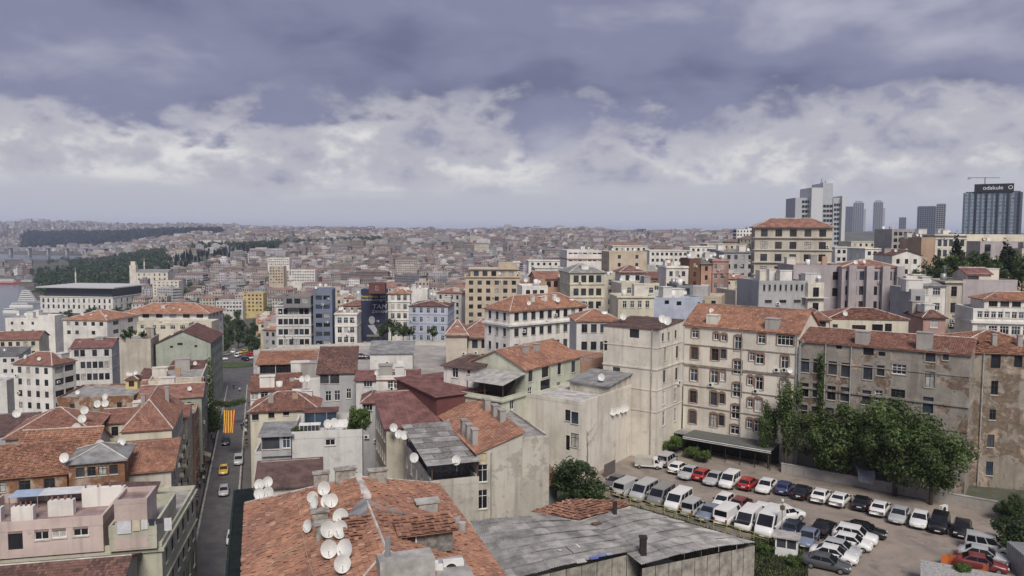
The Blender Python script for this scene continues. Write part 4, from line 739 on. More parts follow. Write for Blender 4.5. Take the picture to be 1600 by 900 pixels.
B('grey_house', 'tall grey narrow house with dark windows and roof parapet', -8, None, [(1424, 452), (1446, 450)], D=155, d=12, wall='grey', rm='flat', win=[('f', 2, 5, .9, 1.7, 3.4, 1.4, 'dark')], yb=530)
B('white_house', 'white house with grey tile roof and a yellow awning balcony', -6, None, [(1431, 446), (1478, 444)], D=165, d=10, wall='white', roof='shed', slope='f', rh=1.5, rm='sheet_g', win=[('f', 4, 3, 1.6, 1.6, 3.3, .5, 'white')], yb=480)
B('brown_house', 'brown stone house with tall dark windows beside the white awning house', -6, None, [(1479, 439), (1504, 438)], D=165, d=10, wall='beige', rm='flat', win=[('f', 3, 4, 1.2, 2.2, 3.6, 1.2, 'brown')], bands=[(0, .4, .5)], yb=490)
B('lilac_house', 'smooth lilac house with maroon-roofed yellow attic', -6, None, [(1505, 437), (1590, 440)], D=175, d=10, wall='lilac', rm='flat_p', par=.3, win=[('f', 3, 3, 1.0, 1.5, 3.4, 4.0, 'dark')], yb=480)
B('rooftop_house', 'yellow attic with maroon gable roof on the smooth lilac house', -6, None, [(1511, 427), (1549, 425)], D=176, d=7, base=76, wall='cream', roof='gable', axis='u', rh=1.2, rm='sheet_m', win=[('f', 1, 1, 2.6, 1.6, 3, .6, 'brown', {'m': (.4, 3.0)})], yb=440)
B('white_house', 'white house with glazed veranda bow and orange roof at the right edge', -12, None, [(1521, 482), (1640, 485)], D=150, d=10, wall='white', rm='flat_d', win=[('f', 14, 1, .9, 1.3, 3, .5, 'white'), ('f', 6, 3, 1.6, 1.7, 3.3, 3.4, 'white')], bands=[(2.4, .5, .4)], yb=540)
B('rooftop_house', 'orange-roofed attic storey set back on the veranda house', -12, None, [(1538, 467), (1640, 470)], D=151, d=7, base=72, wall='white', roof='hip', axis='u', rh=1.3, rm='tile_o', win=[('f', 5, 1, 1.6, 1.1, 3, .4, 'dark')], yb=482)
# ------------------------------------------------------------------ FAR LANDMARKS
B('harbour_office', 'long white arcaded harbour building under a huge flat grey roof', -6, 19.5, [(75, 461), (176, 464), (194, 458)], base=1.5, wall='white', rm='flat_d', par=.3, win=[('f', 14, 2, 2.2, 4.2, 6.5, 2.5, 'dark'), ('r', 5, 2, 2.2, 4.2, 6.5, 2.5, 'dark')], bands=[(0, .8, .6)], yb=486)
hb = BL[-1]
MB().box(-hb.w/2 - 3, hb.w/2 + 3, -hb.d/2 - 2, hb.d/2 + 12, hb.H + 9, hb.H + 10.2).obj('roof', plain('pale_roof', (0.50, 0.50, 0.50), .8), hb.o)
MB().box(-hb.w/2 + 4, hb.w/2 - 4, -hb.d/2 + 5, hb.d/2 + 8, hb.H - .1, hb.H + 8.99).obj('upper_storey', plain('dark_storey', (0.07, 0.075, 0.085), .5), hb.o)
B('church', 'pale stone church with a square bell tower at the wood edge', 8, None, [(204, 425), (262, 423)], D=1000, d=24, base=10, wall='pale', roof='gable', axis='u', rh=3, rm='sheet_g', win=[('f', 7, 2, 1.6, 3.2, 6, 2, 'dark')], yb=445)
ch = BL[-1]
MB().box(-ch.w/2 - 1, -ch.w/2 + 7, -ch.d/2 - 1, -ch.d/2 + 7, 0, ch.H + 9).box(-ch.w/2 + .3, -ch.w/2 + 5.7, -ch.d/2 + .3, -ch.d/2 + 5.7, ch.H + 9.003, ch.H + 14).obj('bell_tower', wm('pale'), ch.o)
for args in (('pale hospital-like block with green trimmed end above the trees', [(238, 439), (279, 437)], 'pale', 6, 5, 850), ('ochre yellow block with rows of windows in the valley', [(379, 458), (411, 456)], 'yellow', 5, 5, 650), ('long white striped garage block beside the ochre block', [(337, 470), (379, 467)], 'lgrey', 8, 3, 640), ('broad white institutional block on the far slope', [(303, 375), (330, 374)], 'white', 9, 3, 1900), ('white slab block among the valley houses', [(443, 422), (492, 420)], 'white', 12, 4, 850), ('beige high slab in the valley', [(420, 416), (443, 415)], 'sand', 5, 6, 830), ('long white school-like block above the valley', [(418, 403), (452, 402)], 'white', 10, 3, 1000)):
    B('far_block', args[0], 4, None, args[1], D=args[5], d=14, wall=args[2], rm='flat', win=[('f', args[3], args[4], 1.6, 1.5, 3.2, 1.2, 'dark')], yb=args[1][0][1] + 22)
# ------------------------------------------------------------------ skyline towers
def tower(name, label, px0, px1, ytop, D, c, rib=(.35, .36, .38), nrib=6, floors=20, glass=(0.06, 0.075, 0.10), d=20, base=None, group=None, bandc=None):
    P = PD(px0, ytop, D); Q = PD(px1, ytop, D); th0, th1 = math.atan2(P.x, P.y), math.atan2(Q.x, Q.y); tm = (th0 + th1) / 2; rr_ = math.hypot((P.x + Q.x) / 2, D); w = 2 * rr_ * math.tan((th1 - th0) / 2); cx, cy = (rr_ + d/2) * math.sin(tm), (rr_ + d/2) * math.cos(tm)
    bz = ground(cx, D) - 2 if base is None else base; H = P.z - bz
    o = thing(name, label, 'tower', (cx, cy, bz), -tm, group)
    MB().box(-w/2, w/2, -d/2, d/2, 0, H).obj('body', glass_mat('glass_%s' % name[:4] + '%d' % int(px0), glass, .15, .5), o)
    rm = plain('rib_%d' % int(px0), rib, .6)
    for i in range(nrib + 1):
        x = -w/2 + w * i / nrib; t = w * .012 + .25
        MB().box(x - t, x + t, -d/2 - .4, -d/2 + .2, 0, H + .3).obj('mullion', rm, o)
    fb = MB()
    for i in range(1, floors + 1):
        z = H * i / floors; fb.box(-w/2 - .15, w/2 + .15, -d/2 - .15, d/2 + .15, z - H / floors * .30, z)
    fb.obj('floor_band', plain('band_%d' % int(px0), bandc or c, .7), o, kind='stuff')
    MB().box(-w/2 + 1, w/2 - 1, -d/2 + 1, d/2 - 1, H + .001, H + 1.4).obj('roof', rm, o)
    return o, w, H, d
def text_mesh(txt, size, mat, name='lettering', extrude=.02, align='CENTER', shear=0.0):
    cu = bpy.data.curves.new(name, 'FONT'); cu.body = txt; cu.size = size; cu.extrude = extrude; cu.align_x = align; cu.align_y = 'CENTER'; cu.shear = shear
    to = bpy.data.objects.new(name, cu); COL.objects.link(to); bpy.context.view_layer.update()
    me = bpy.data.meshes.new_from_object(to.evaluated_get(bpy.context.evaluated_depsgraph_get())); bpy.data.objects.remove(to); bpy.data.curves.remove(cu)
    me.materials.clear(); me.materials.append(mat); return me
def front_text(parent, txt, size, mat, x, y, z, bold=0, shear=0.0, extrude=.03):
    me = text_mesh(txt, size, mat, extrude=extrude, shear=shear)
    return place(me, 'lettering', parent, M=Matrix.Translation((x, y, z)) @ Matrix.Rotation(rad(90), 4, 'X'))
GT = (0.07, 0.09, 0.12)
o, w, H, d = tower('glass_tower', 'broad glass office tower with a dark sign band and lettering', 1507, 1597, 301, 720, (.36, .38, .42), (.10, .12, .15), 10, 17, (0.18, 0.23, 0.30), 26, bandc=(.27, .31, .38))
MB().box(-w/2 + 8, w/2 - 6.5, -d/2 - 1.2, d/2 - 4, H + .5, H + 8.5).obj('sign_band', plain('sign_black', (0.02, 0.022, 0.026), .5), o)
front_text(o, 'odakule', 5.2, plain('sign_white', (.8, .8, .8), .5), 0.0, -d/2 - 1.3, H + 4.6)
front_text(o, 'O', 5.0, plain('sign_white', (.8, .8, .8), .5), w/2 - 9.2, -d/2 - 1.3, H + 4.6)
for i in range(5): MB().box(-w/2 + 9 + i * 8.6, -w/2 + 10.6 + i * 8.6, -d/2 - 1.0, -d/2 - .45, 0, H + .4).obj('pilaster', plain('pil_dark', (0.03, .034, .045), .5), o)
# roof crane of the glass tower
cr = thing('tower_crane', 'thin roof crane standing on the broad glass tower', 'crane', (o.location.x - 8, o.location.y, o.location.z + H + 8.5))
MB().box(-.4, .4, -.4, .4, 0, 7).obj('mast', M_METAL, cr); MB().box(-16, 14, -.4, .4, 6.2, 7.0).obj('jib', M_METAL, cr); MB().box(-16.5, -14, -.7, .7, 5.0, 6.3).obj('counterweight', M_CONC, cr)
# stepped concrete hotel tower
P = PD(1243, 309, 640); z0 = 70
def blockpx(o, name, px0, px1, yt, D, d, mat, z0=66, kind=None):
    A, C_ = PD(px0, yt, D), PD(px1, yt, D)
    return MB().box(A.x - o.location.x, C_.x - o.location.x, D - o.location.y, D + d - o.location.y, z0 - o.location.z, A.z - o.location.z).obj(name, mat, o, kind=kind), A, C_
ht = thing('hotel_tower', 'stepped grey concrete hotel tower with rooftop masts', 'tower', (P.x + 20, 650, 66))
gm = plain('tower_concrete', (.40, .42, .45), .8); gm2 = plain('tower_concrete_light', (.52, .53, .54), .8)
blockpx(ht, 'side_wing', 1243, 1268.4, 309, 640, 22, gm); blockpx(ht, 'core', 1268.6, 1286, 293, 634, 26, gm2); blockpx(ht, 'core', 1286.2, 1302, 286, 637, 24, gm); blockpx(ht, 'side_wing', 1302.2, 1316, 309, 636, 22, gm); blockpx(ht, 'pier', 1316.2, 1322, 306, 632, 26, gm2)
for (a, b_, D, rows, y0, dy) in ((1253, 1267, 639.5, 7, 313, 7.5), (1286, 1301, 636.6, 10, 320, 7.5), (1303, 1315, 635.6, 9, 318, 7.5)):
    for r in range(rows):
        n = 3
        for k in range(n):
            xa = a + (b_ - a) * k / n + .6; xb = a + (b_ - a) * (k + 1) / n - .6; A, C_ = PD(xa, y0 + r * dy, D), PD(xb, y0 + r * dy + 3.6, D)
            MB().box(A.x - ht.location.x, C_.x - ht.location.x, D - ht.location.y - .12, D - ht.location.y + .35, C_.z - 66, A.z - 66).obj('window', M_GLASS[0], ht)
for x, y in ((1284, 279), (1286, 284), (1290, 282), (1282, 285)):
    A = PD(x, y, 646); MB().box(A.x - ht.location.x - .35, A.x - ht.location.x + .35, -4.3, -3.6, 60, A.z - 66).obj('mast', M_METAL, ht)
SK = (.20, .22, .26)
for nm, lb, a, b_, yt, D, nr, fl, c in (('skyscraper', 'dark slab skyscraper left of the paired rounded towers', 1321.5, 1333, 323, 3300, 3, 30, (.17, .18, .21)), ('skyscraper', 'tall pale grey skyscraper with vertical ribs and side steps', 1333.5, 1350, 317, 3300, 5, 40, (.36, .36, .38)),
    ('skyscraper', 'slim pale grey skyscraper with stepped shoulder standing apart', 1365, 1380, 316, 3300, 5, 40, (.34, .35, .37)), ('office_tower', 'dark glass office slab between skyscrapers and broad glass tower', 1434, 1462.5, 323, 1500, 8, 22, (.15, .17, .22)), ('office_tower', 'grey concrete slab joined to the dark glass office slab', 1463.5, 1478, 319, 1500, 4, 24, (.30, .31, .33)),
    ('office_tower', 'small rounded tower low on the skyline', 1405, 1416, 340, 2600, 4, 16, (.22, .24, .27)), ('office_tower', 'dark twin slab on the hilltop skyline', 996, 1009.5, 358, 3300, 4, 14, (.14, .15, .18)), ('office_tower', 'squat tower under construction on the hilltop skyline', 1032, 1040, 359.5, 3300, 3, 14, (.16, .17, .20))):
    t_, w, H, d = tower(nm, lb, a, b_, yt, D, tuple(x * .8 for x in c), c, nr, fl, (0.05, 0.06, 0.08), 28)
    if 'ribs' in lb or 'stepped shoulder' in lb:
        MB().box(w/2 + .2, w/2 + 9, -d/2 + 3, d/2 - 3, 0, H * .80).obj('shoulder', plain('rib_%d' % int(a), c), t_); MB().box(-w/2 + 6, w/2 - 6, -d/2 + 4, d/2 - 4, H + 1.5, H + 9).obj('crown', plain('rib_%d' % int(a), c), t_)
# ------------------------------------------------------------------ trees
GR1 = [(0.110, 0.160, 0.052), (0.080, 0.126, 0.042), (0.150, 0.200, 0.072), (0.050, 0.084, 0.030)]
GR2 = [(0.072, 0.112, 0.044), (0.054, 0.088, 0.035), (0.100, 0.140, 0.055), (0.038, 0.064, 0.028)]
GR3 = [(0.095, 0.155, 0.035), (0.075, 0.125, 0.030), (0.125, 0.18, 0.05), (0.055, 0.09, 0.026)]
GRD = [(0.022, 0.036, 0.022), (0.016, 0.028, 0.018), (0.032, 0.046, 0.026)]
def leaf_cloud(mb, centre, rx, ry, rz, n, size, pal, rn, nclump=26, lump=.36, asp=1.0):
    cl = []
    for i in range(nclump):
        while True:
            p = Vector((rn.uniform(-1, 1), rn.uniform(-1, 1), rn.uniform(-1, 1)))
            if .25 < p.length < 1: break
        p *= .62 + .38 * rn.random() / max(p.length, .3) * .9
        if p.length > 1.02: p.normalize()
        cl.append((p, lump * rn.uniform(.6, 1.25), rn.uniform(.72, 1.22)))
    for i in range(n):
        p, r, g = cl[rn.randrange(nclump)]
        d = Vector((rn.gauss(0, 1), rn.gauss(0, 1), rn.gauss(0, 1))).normalized(); q = p + d * r * (rn.random() ** .45)
        P = Vector((centre[0] + q.x * rx, centre[1] + q.y * ry, centre[2] + q.z * rz))
        nrm = (d + Vector((rn.uniform(-.7, .7), rn.uniform(-.7, .7), rn.uniform(-.2, .9)))).normalized(); a = nrm.orthogonal().normalized(); b = nrm.cross(a); th = rn.uniform(0, 6.28)
        a, b = a * math.cos(th) + b * math.sin(th), b * math.cos(th) - a * math.sin(th); s = size * rn.uniform(.6, 1.3)
        c = pal[rn.randrange(len(pal))]; c = tuple(x * g for x in c)
        mb.quad(P - a * s, P - b * s * .5 * asp, P + a * s, P + b * s * .5 * asp, c)
def tree_meshes(seed, h, r, n, leaf, pal, trunk=.22, crown=.55, nclump=26, lean=0.0, limbs=6):
    rn = random.Random(seed); tb = MB(); zc = h * (1 - crown / 2); rz = h * crown / 2
    top = Vector((lean * h * .5, 0, zc)); tb.tube([(0, 0, -.6), (lean * h * .2, 0, h * .3), top, (lean * h * .6, 0, h * .86)], [trunk * 1.25, trunk, trunk * .6, trunk * .15], 7)
    for i in range(limbs):
        a = rn.uniform(0, 6.28); z0 = h * rn.uniform(.3, .62); e = Vector((math.cos(a) * r * .7 + lean * h * .4, math.sin(a) * r * .7, z0 + h * rn.uniform(.12, .3)))
        tb.tube([(lean * z0 * .55, 0, z0), (e.x * .45, e.y * .45, (z0 + e.z) / 2 - .1), e], [trunk * .5, trunk * .32, trunk * .1], 5)
    cb = MB(); leaf_cloud(cb, (lean * h * .5, 0, zc), r, r, rz, n, leaf, pal, rn, nclump)
    return tb.mesh('trunk', M_BARK, True), cb.mesh('crown', M_LEAFM)
def tree(meshes, name, label, loc, rz=0.0, s=1.0, group=None, cat='tree', sz=None):
    o = thing(name, label, cat, loc, rz, group); o.scale = (s, s, sz or s)
    place(meshes[0], 'trunk', o); place(meshes[1], 'crown', o); return o
P_ = lambda px, py, z=52.0: G(px, py, z)
TM_big = tree_meshes(1, 14.0, 5.6, 12500, .27, GR1, .28, .80, 44)
TM_b2 = tree_meshes(2, 12.0, 4.4, 8500, .26, GR1, .22, .84, 36)
TM_tall = tree_meshes(3, 14.0, 2.5, 6500, .20, GR1, .16, .82, 30, .04)
TM_bush = tree_meshes(4, 6.2, 3.3, 8000, .20, GR2, .12, .92, 30)
tree(TM_big, 'broadleaf_tree', 'largest spreading broadleaf tree in front of the derelict stone house', pp(-16.6, 111.6, 52), .4, .98)
tree(TM_big, 'broadleaf_tree', 'broad tree right of the largest one, reaching the derelict corner house', pp(-12.2, 110.6, 52), 2.1, .78)
tree(TM_b2, 'broadleaf_tree', 'dark dense tree left of the largest tree behind the car row', pp(-23.2, 112.8, 52), 1.0, .95)
tree(TM_b2, 'broadleaf_tree', 'dark rounded tree beside the corner of the beige arched house', pp(-26.5, 112.8, 52), 3.0, .85)
tree(TM_b2, 'broadleaf_tree', 'middle dark tree with a grey tarpaulin hanging beneath it', pp(-20.0, 113.8, 52), 4.2, 1.05)
tree(TM_tall, 'broadleaf_tree', 'slender light green tree before the beige arched house', pp(-31.6, 112.9, 52), .3, .98)
tree(TM_tall, 'broadleaf_tree', 'small thin tree beside the slender light green tree', pp(-34.2, 113.4, 52), 2.3, .72)
tree(TM_bush, 'bushy_tree', 'bushy dark green tree at the foot of the white stucco house', P_(904, 792, 51.0), 0, 1.08)
tree(TM_bush, 'bushy_tree', 'low tree overhanging the parked cars at the right edge', P_(1592, 868), 1.3, .80)
tree(TM_bush, 'bushy_tree', 'dark shrub on the bank below the derelict corner house', P_(1578, 815), 2.3, .55)
SH = tree_meshes(5, 2.6, 1.7, 2600, .15, GR3, .05, .98, 20)
for px, py, s, lb in ((1032, 708, 1.0, 'bright green vine shrub in the corner of the stucco wall'), (1050, 706, 1.15, 'bright green shrub beside the parked silver minivan'), (1072, 703, 1.1, 'bright green shrub next to the restaurant canopy'), (1025, 690, 1.3, 'tall climbing shrub against the beige side wall'), (1100, 722, .8, 'clipped shrub hedge behind the red hatchback'), (1082, 716, .8, 'brown-green hedge shrub behind the silver saloon'), (1240, 885, .5, 'low weedy bush beside the attendant booth'), (1196, 868, .55, 'weedy bush beside the corrugated shed'), (1505, 898, .5, 'bright shrub on the gravel-roofed hut')):
    tree(SH, 'shrub', lb, P_(px, py) if 'hut' not in lb else P_(px, py, 53.6), px * .37, s, None, 'shrub')
# thin bare tree by the stucco house
bt = thing('bare_tree', 'thin leafless tree growing against the white stucco house', 'tree', P_(917, 752, 51.5))
tb = MB(); rn = random.Random(5)
tb.tube([(0, 0, 0), (.1, 0, 4), (-.1, 0, 7.5)], [.10, .07, .03], 5)
for i in range(14):
    z0 = rn.uniform(3, 7.2); a = rn.choice((-1, 1)); L_ = rn.uniform(1.2, 2.6); tb.tube([(0, 0, z0), (a * L_ * .5, rn.uniform(-.4, .4), z0 + L_ * .5), (a * L_ * .8, rn.uniform(-.6, .6), z0 + L_ * 1.2)], [.035, .022, .008], 4)
tb.obj('branch', plain('pale_bark', (0.22, 0.19, 0.16), .9), bt)
# middle-distance trees
MT = [tree_meshes(20 + i, 10, 3.8, 1500, .42, (GR1, GR2, GR2)[i], .2, .8, 22, 0, 4) for i in range(3)]
MC = tree_meshes(30, 13, 1.7, 1100, .40, GRD, .18, .95, 22, 0, 0)
def mid_tree(px, py, D, s, lb, kind=0, group=None, z=None):
    x, y = PD(px, py, D).xy; zz = ground(x, y) if z is None else z
    return tree(MC if kind == 9 else MT[kind], 'cypress_tree' if kind == 9 else 'park_tree', lb, (x, y, zz), px * .61 + D, s, group)
gp = 'trees of the hillside park'
for px, D, s in ((1440, 205, .82), (1462, 214, 1.0), (1485, 224, 1.15), (1510, 230, 1.2), (1535, 232, 1.2), (1560, 230, 1.15), (1590, 226, 1.2), (1425, 196, .6), (1475, 200, .8), (1520, 204, .85), (1555, 206, .8), (1598, 200, .8), (1448, 190, .55), (1615, 215, 1.1)):
    mid_tree(px, 420, D, s, 'round green tree in the park hill below the columned mansion', int(px) % 3, gp, z=PD(px, 464 if D < 206 else 450, D).z)
mid_tree(1496, 400, 228, 1.25, 'tall dark cypress below the white columned mansion', 9, None, z=PD(1496, 448, 228).z)
mid_tree(1572, 430, 212, 1.15, 'dark cypress rising beside the smooth lilac house', 9, None, z=PD(1572, 455, 212).z)
for px, D, s, k in ((598, 262, .62, 0), (612, 258, .8, 1), (630, 260, .62, 0), (676, 262, .55, 0), (640, 262, .5, 1)):
    mid_tree(px, 520, D, s, 'green tree before the banner house beside the parking deck', k, 'trees before the banner house', z=PD(px, 531, D).z)
for px, D, s, k in ((447, 250, .62, 0), (465, 255, .5, 1), (400, 330, 1.0, 1), (412, 345, .9, 2), (388, 360, 1.0, 1), (350, 365, 1.0, 2), (343, 345, .9, 1), (372, 390, 1.1, 1), (356, 420, 1.1, 2), (395, 420, 1.1, 1), (420, 430, 1.0, 2), (340, 450, 1.2, 1), (375, 470, 1.2, 2), (408, 480, 1.2, 1), (430, 400, .9, 2)):
    mid_tree(px, 530, D, s, 'dark green tree round the traffic island', k, 'trees round the traffic island')
for px, D, s, k in ((195, 207, .38, 0), (204, 208, .42, 0), (223, 209, .3, 1)):
    mid_tree(px, 525, D, s, 'bush growing on top of the beige blank wall', k, 'bushes on the beige wall', z=57.2)
hg = 'trees between harbour and church'
rn = random.Random(9)
for i in range(70):
    px = rn.uniform(65, 345); D = rn.uniform(700, 1050); x, y = PD(px, 400, D).xy
    if 60 < px < 215 and 760 < D < 900: continue
    tree(MT[i % 3], 'valley_tree', 'dark tree in the belt between the harbour and the church', (x, y, ground(x, y)), i, rn.uniform(.9, 1.5), hg)
for i in range(60):
    px = rn.uniform(300, 345) if i % 3 else rn.uniform(330, 440); D = rn.uniform(480, 660); x, y = PD(px, 400, D).xy
    tree(MT[i % 3], 'valley_tree', 'dark valley tree below the ochre block', (x, y, ground(x, y)), i, rn.uniform(.7, 1.1), 'trees below the ochre block')
for i in range(130):      # cypresses of the cemetery
    f = rn.random(); px = 262 + f * 170; D = 1150 + f * 520 + rn.uniform(-90, 260); x, y = PD(px, 400, D).xy
    tree(MC, 'cypress_tree', 'dark cypress in the long cemetery wood', (x, y, ground(x, y)), i, rn.uniform(1.0, 1.6), 'cypresses of the cemetery wood')
def tree_mass(name, label, spots, n, pal, seed, leaf):
    rn = random.Random(seed); mb = MB()
    for (x, y, z, r, h) in spots: leaf_cloud(mb, (x, y, z + h * .5), r, r, h * .5, n, leaf * r, pal, rn, 9, .5)
    mb.obj(name, M_LEAFM, kind='stuff', label=label, cat='wood')
sp_ = []
for i in range(620):
    px = rn.uniform(55, 262); D = rn.uniform(1050, 2050)
    if D > 1500 and px < 110: continue
    x, y = PD(px, 400, D).xy; sp_.append((x, y, ground(x, y), rn.uniform(6, 10), rn.uniform(10, 17)))
for i in range(260):
    px = rn.uniform(300, 600); D = 1750 + (px - 300) * 1.6 + rn.uniform(-80, 120); x, y = PD(px, 400, D).xy; sp_.append((x, y, ground(x, y), rn.uniform(5, 9), rn.uniform(14, 22)))
tree_mass('wood', 'dense dark wood covering the slope above the harbour', sp_, 46, GR2, 3, .34)
sp_ = []
for i in range(1500):
    px = rn.uniform(40, 345); D = rn.uniform(3550, 4500); x, y = PD(px, 400, D).xy; sp_.append((x, y, ground(x, y) - 3, rn.uniform(16, 28), rn.uniform(20, 34)))
tree_mass('far_wood', 'far wooded hill beyond the second stretch of water', sp_, 26, GRD, 4, .42)
# ivy on the street
def ivy(label, pts, n, r, seed):
    mb = MB(); rn = random.Random(seed)
    for i in range(n):
        f = rn.random() * (len(pts) - 1); k = int(f); p = Vector(pts[k]).lerp(Vector(pts[k + 1]), f - k); leaf_cloud(mb, p, r, r, r, 1, .22, GR3, rn, 1, .9)
    o = thing('ivy', label, 'ivy', pts[0]); mb.v = [(a - pts[0][0], b - pts[0][1], c - pts[0][2]) for a, b, c in mb.v]; mb.obj('foliage', M_LEAFM, o, kind='stuff'); return o
ivy('green ivy climbing the street house front', [sp(-12.6, 206, 55), sp(-12.4, 204, 48), sp(-12.2, 202, 42), sp(-12, 201, 38)], 2600, .9, 1)
ivy('bushy ivy clump at the foot of the climbing ivy', [sp(-11.8, 203, 43), sp(-11, 203, 40), sp(-10.8, 203, 38)], 1500, 1.6, 2)
ivy('leafy garland strung across the street', [sp(-11.5, 206, 43.5), sp(-8, 206, 42.8), sp(-4.4, 206, 43.6)], 1500, .75, 3)
# ------------------------------------------------------------------ hillside houses
HW = [(.54, .53, .52), (.46, .43, .39), (.42, .37, .33), (.38, .31, .29), (.46, .43, .36), (.36, .36, .38), (.58, .57, .56), (.32, .27, .26), (.42, .39, .41)]
HR = [(.225, .155, .135), (.19, .14, .125), (.175, .135, .125), (.27, .26, .255), (.19, .188, .19), (.26, .17, .14)]
WD = (.05, .052, .06)
def house_into(mb, x, y, z, w, d, h, a, wc, rc, roof, nwin, base=0.0, parts=None):
    """wall box, roof and window quads; parts=(wall, roof, window) splits them"""
    wb, rb, nb = parts or (mb, mb, mb); c, s = math.cos(a), math.sin(a)
    def T(u, v, t): return (x + c * u - s * v, y + s * u + c * v, z + t)
    q = [(-w/2, -d/2), (w/2, -d/2), (w/2, d/2), (-w/2, d/2)]
    for i in range(4):
        p, r = q[i], q[(i + 1) % 4]; wb.quad(T(*p, base), T(*r, base), T(*r, h), T(*p, h), wc)
    o = .4
    if roof:
        rh = min(w, d) * .22; e = [(-w/2 - o, -d/2 - o), (w/2 + o, -d/2 - o), (w/2 + o, d/2 + o), (-w/2 - o, d/2 + o)]; k = max(0, (w - d) / 2) + .6
        r0, r1 = T(-k, 0, h + rh), T(k, 0, h + rh); E = [T(*p, h - .05) for p in e]
        rb.poly([E[0], E[1], r1, r0], rc); rb.poly([E[1], E[2], r1], rc); rb.poly([E[2], E[3], r0, r1], rc); rb.poly([E[3], E[0], r0], rc)
    else:
        rb.poly([T(*p, h - .02) for p in q], rc); b = .25
        rb.quad(T(-w/4, -d/4, h + 2.2), T(w/4, -d/4, h + 2.2), T(w/4, d/5, h + 2.2), T(-w/4, d/5, h + 2.2), rc)
        for i, (p, r) in enumerate(zip([(-w/4, -d/4), (w/4, -d/4), (w/4, d/5), (-w/4, d/5)], [(w/4, -d/4), (w/4, d/5), (-w/4, d/5), (-w/4, -d/4)])): wb.quad(T(*p, h - .02), T(*r, h - .02), T(*r, h + 2.2), T(*p, h + 2.2), wc)
    if nwin:
        rows = max(2, int((h - 1) / 3.1)); n = max(2, int(w / 2.6))
        for rI in range(rows):
            t1 = h - .8 - rI * 3.1; t0 = t1 - 1.5
            for k in range(n):
                u = -w/2 + w * (k + .5) / n; nb.quad(T(u - .6, -d/2 - .04, t0), T(u + .6, -d/2 - .04, t0), T(u + .6, -d/2 - .04, t1), T(u - .6, -d/2 - .04, t1), WD)
            for sd in (-1, 1):
                for k in range(max(1, n - 1)):
                    v = -d/2 + d * (k + .5) / max(1, n - 1); X = sd * (w/2 + .04); pl = [T(X, v - .6 * sd, t0), T(X, v + .6 * sd, t0), T(X, v + .6 * sd, t1), T(X, v - .6 * sd, t1)]; nb.quad(*pl, WD)
rn = random.Random(21); protos = []
WN = ['white', 'beige', 'tan', 'rose', 'cream', 'grey', 'pale', 'brown', 'mauve']
for i in range(16):
    k = i % 9; w, d, h = rn.uniform(10, 19), rn.uniform(10, 14), rn.choice((11, 14, 14, 17, 20)); roof = i % 3 != 2; rc = rn.choice(HR[:3] + HR[5:]) if roof else rn.choice(HR[3:5])
    a, b_, c_ = MB(), MB(), MB(); house_into(None, 0, 0, 0, w, d, h, 0, HW[k], rc, roof, True, -10, (a, b_, c_))
    protos.append((a.mesh('wall', M_HOUSE), b_.mesh('roof', M_HOUSE), c_.mesh('window_rows', M_HOUSE), WN[k] + (' house with tiled hip roof' if roof else ' flat-roofed house'), w, d, h))
cand = []
def blocked(x, y, r):
    for b in BL:
        if (b.c.x - x) ** 2 + (b.c.y - y) ** 2 < (r + max(b.w, b.d) * .55) ** 2: return True
    return False
D = 560.0
while D < 6300:
    step = 15 if D < 1500 else 20 if D < 2500 else 28 if D < 4200 else 46
    x = -0.72 * D
    while x < .36 * D:
        X, Y = x + rn.uniform(-4, 4), D + rn.uniform(-5, 5); px = 800 + F * X / Y; z = ground(X, Y); x += step * rn.uniform(.85, 1.35)
        if z < 1.2: continue
        if px < 330 and D < 1050: 
            if not (px > 215 and D > 640 and D < 1000 and rn.random() < .4): continue
        if 50 < px < 265 and 1000 < D < 2100: continue
        if 255 < px < 440 and abs(D - (1150 + (px - 262) / 170 * 520 + 90)) < 190: continue
        if 300 < px < 600 and abs(D - (1760 + (px - 300) * 1.6)) < 110: continue
        if 30 < px < 350 and 3500 < D < 4500: continue
        if px < 130 and D < 2000 and rn.random() < .65: continue
        if px < 130 and 2000 < D < 3400 and z < 8: continue
        if 330 < px < 440 and D < 680: continue
        if math.sin(X * .021 + 1.7 * math.sin(Y * .013)) * math.sin(Y * .017 + X * .006) > .72: continue
        if rn.random() < .06 or (D < 1100 and blocked(X, Y, 9)): continue
        cand.append((X, Y, z, D, px))
    D += step * (1.0 if D < 1500 else 1.1)
vis = [c for c in cand if c[3] < 1250 and -20 < c[4] < 900]
vis.sort(key=lambda c: c[3]); near_set = set(id(c) for c in vis[:300])
for c in vis[:300]:
    X, Y, z, D, px = c; i = rn.randrange(16); wl_, rf, wn, lb, w, d, h = protos[i]
    o = thing('hillside_house', lb + ' on the far side of the valley', 'house', (X, Y, z - .5), rn.uniform(-.5, .5), 'far valley houses: ' + lb)
    place(wl_, 'wall', o); place(rf, 'roof', o); place(wn, 'window_rows', o, kind='stuff')
mb = MB()
for c in cand:
    if id(c) in near_set: continue
    X, Y, z, D, px = c; k = rn.randrange(9); roof = rn.random() < .45; g = rn.choice((.55, .8, .95, 1.15)) * rn.uniform(.9, 1.1) * (1 if D < 1700 else .85)
    big_ = rn.random() < .07
    house_into(mb, X, Y, z - .5, rn.uniform(24, 44) if big_ else rn.uniform(9, 19), rn.uniform(9, 14), rn.choice((7, 10, 12, 15, 19)) + (rn.uniform(0, 10) if big_ else 0), rn.uniform(-.6, .6), tuple(v * g for v in HW[k]), rn.choice(HR[:3]) if roof else rn.choice(HR[3:5]), roof, D < 1900, -12)
mb.obj('distant_houses', M_HOUSE, kind='stuff', label='countless small houses covering the far hillsides', cat='houses')
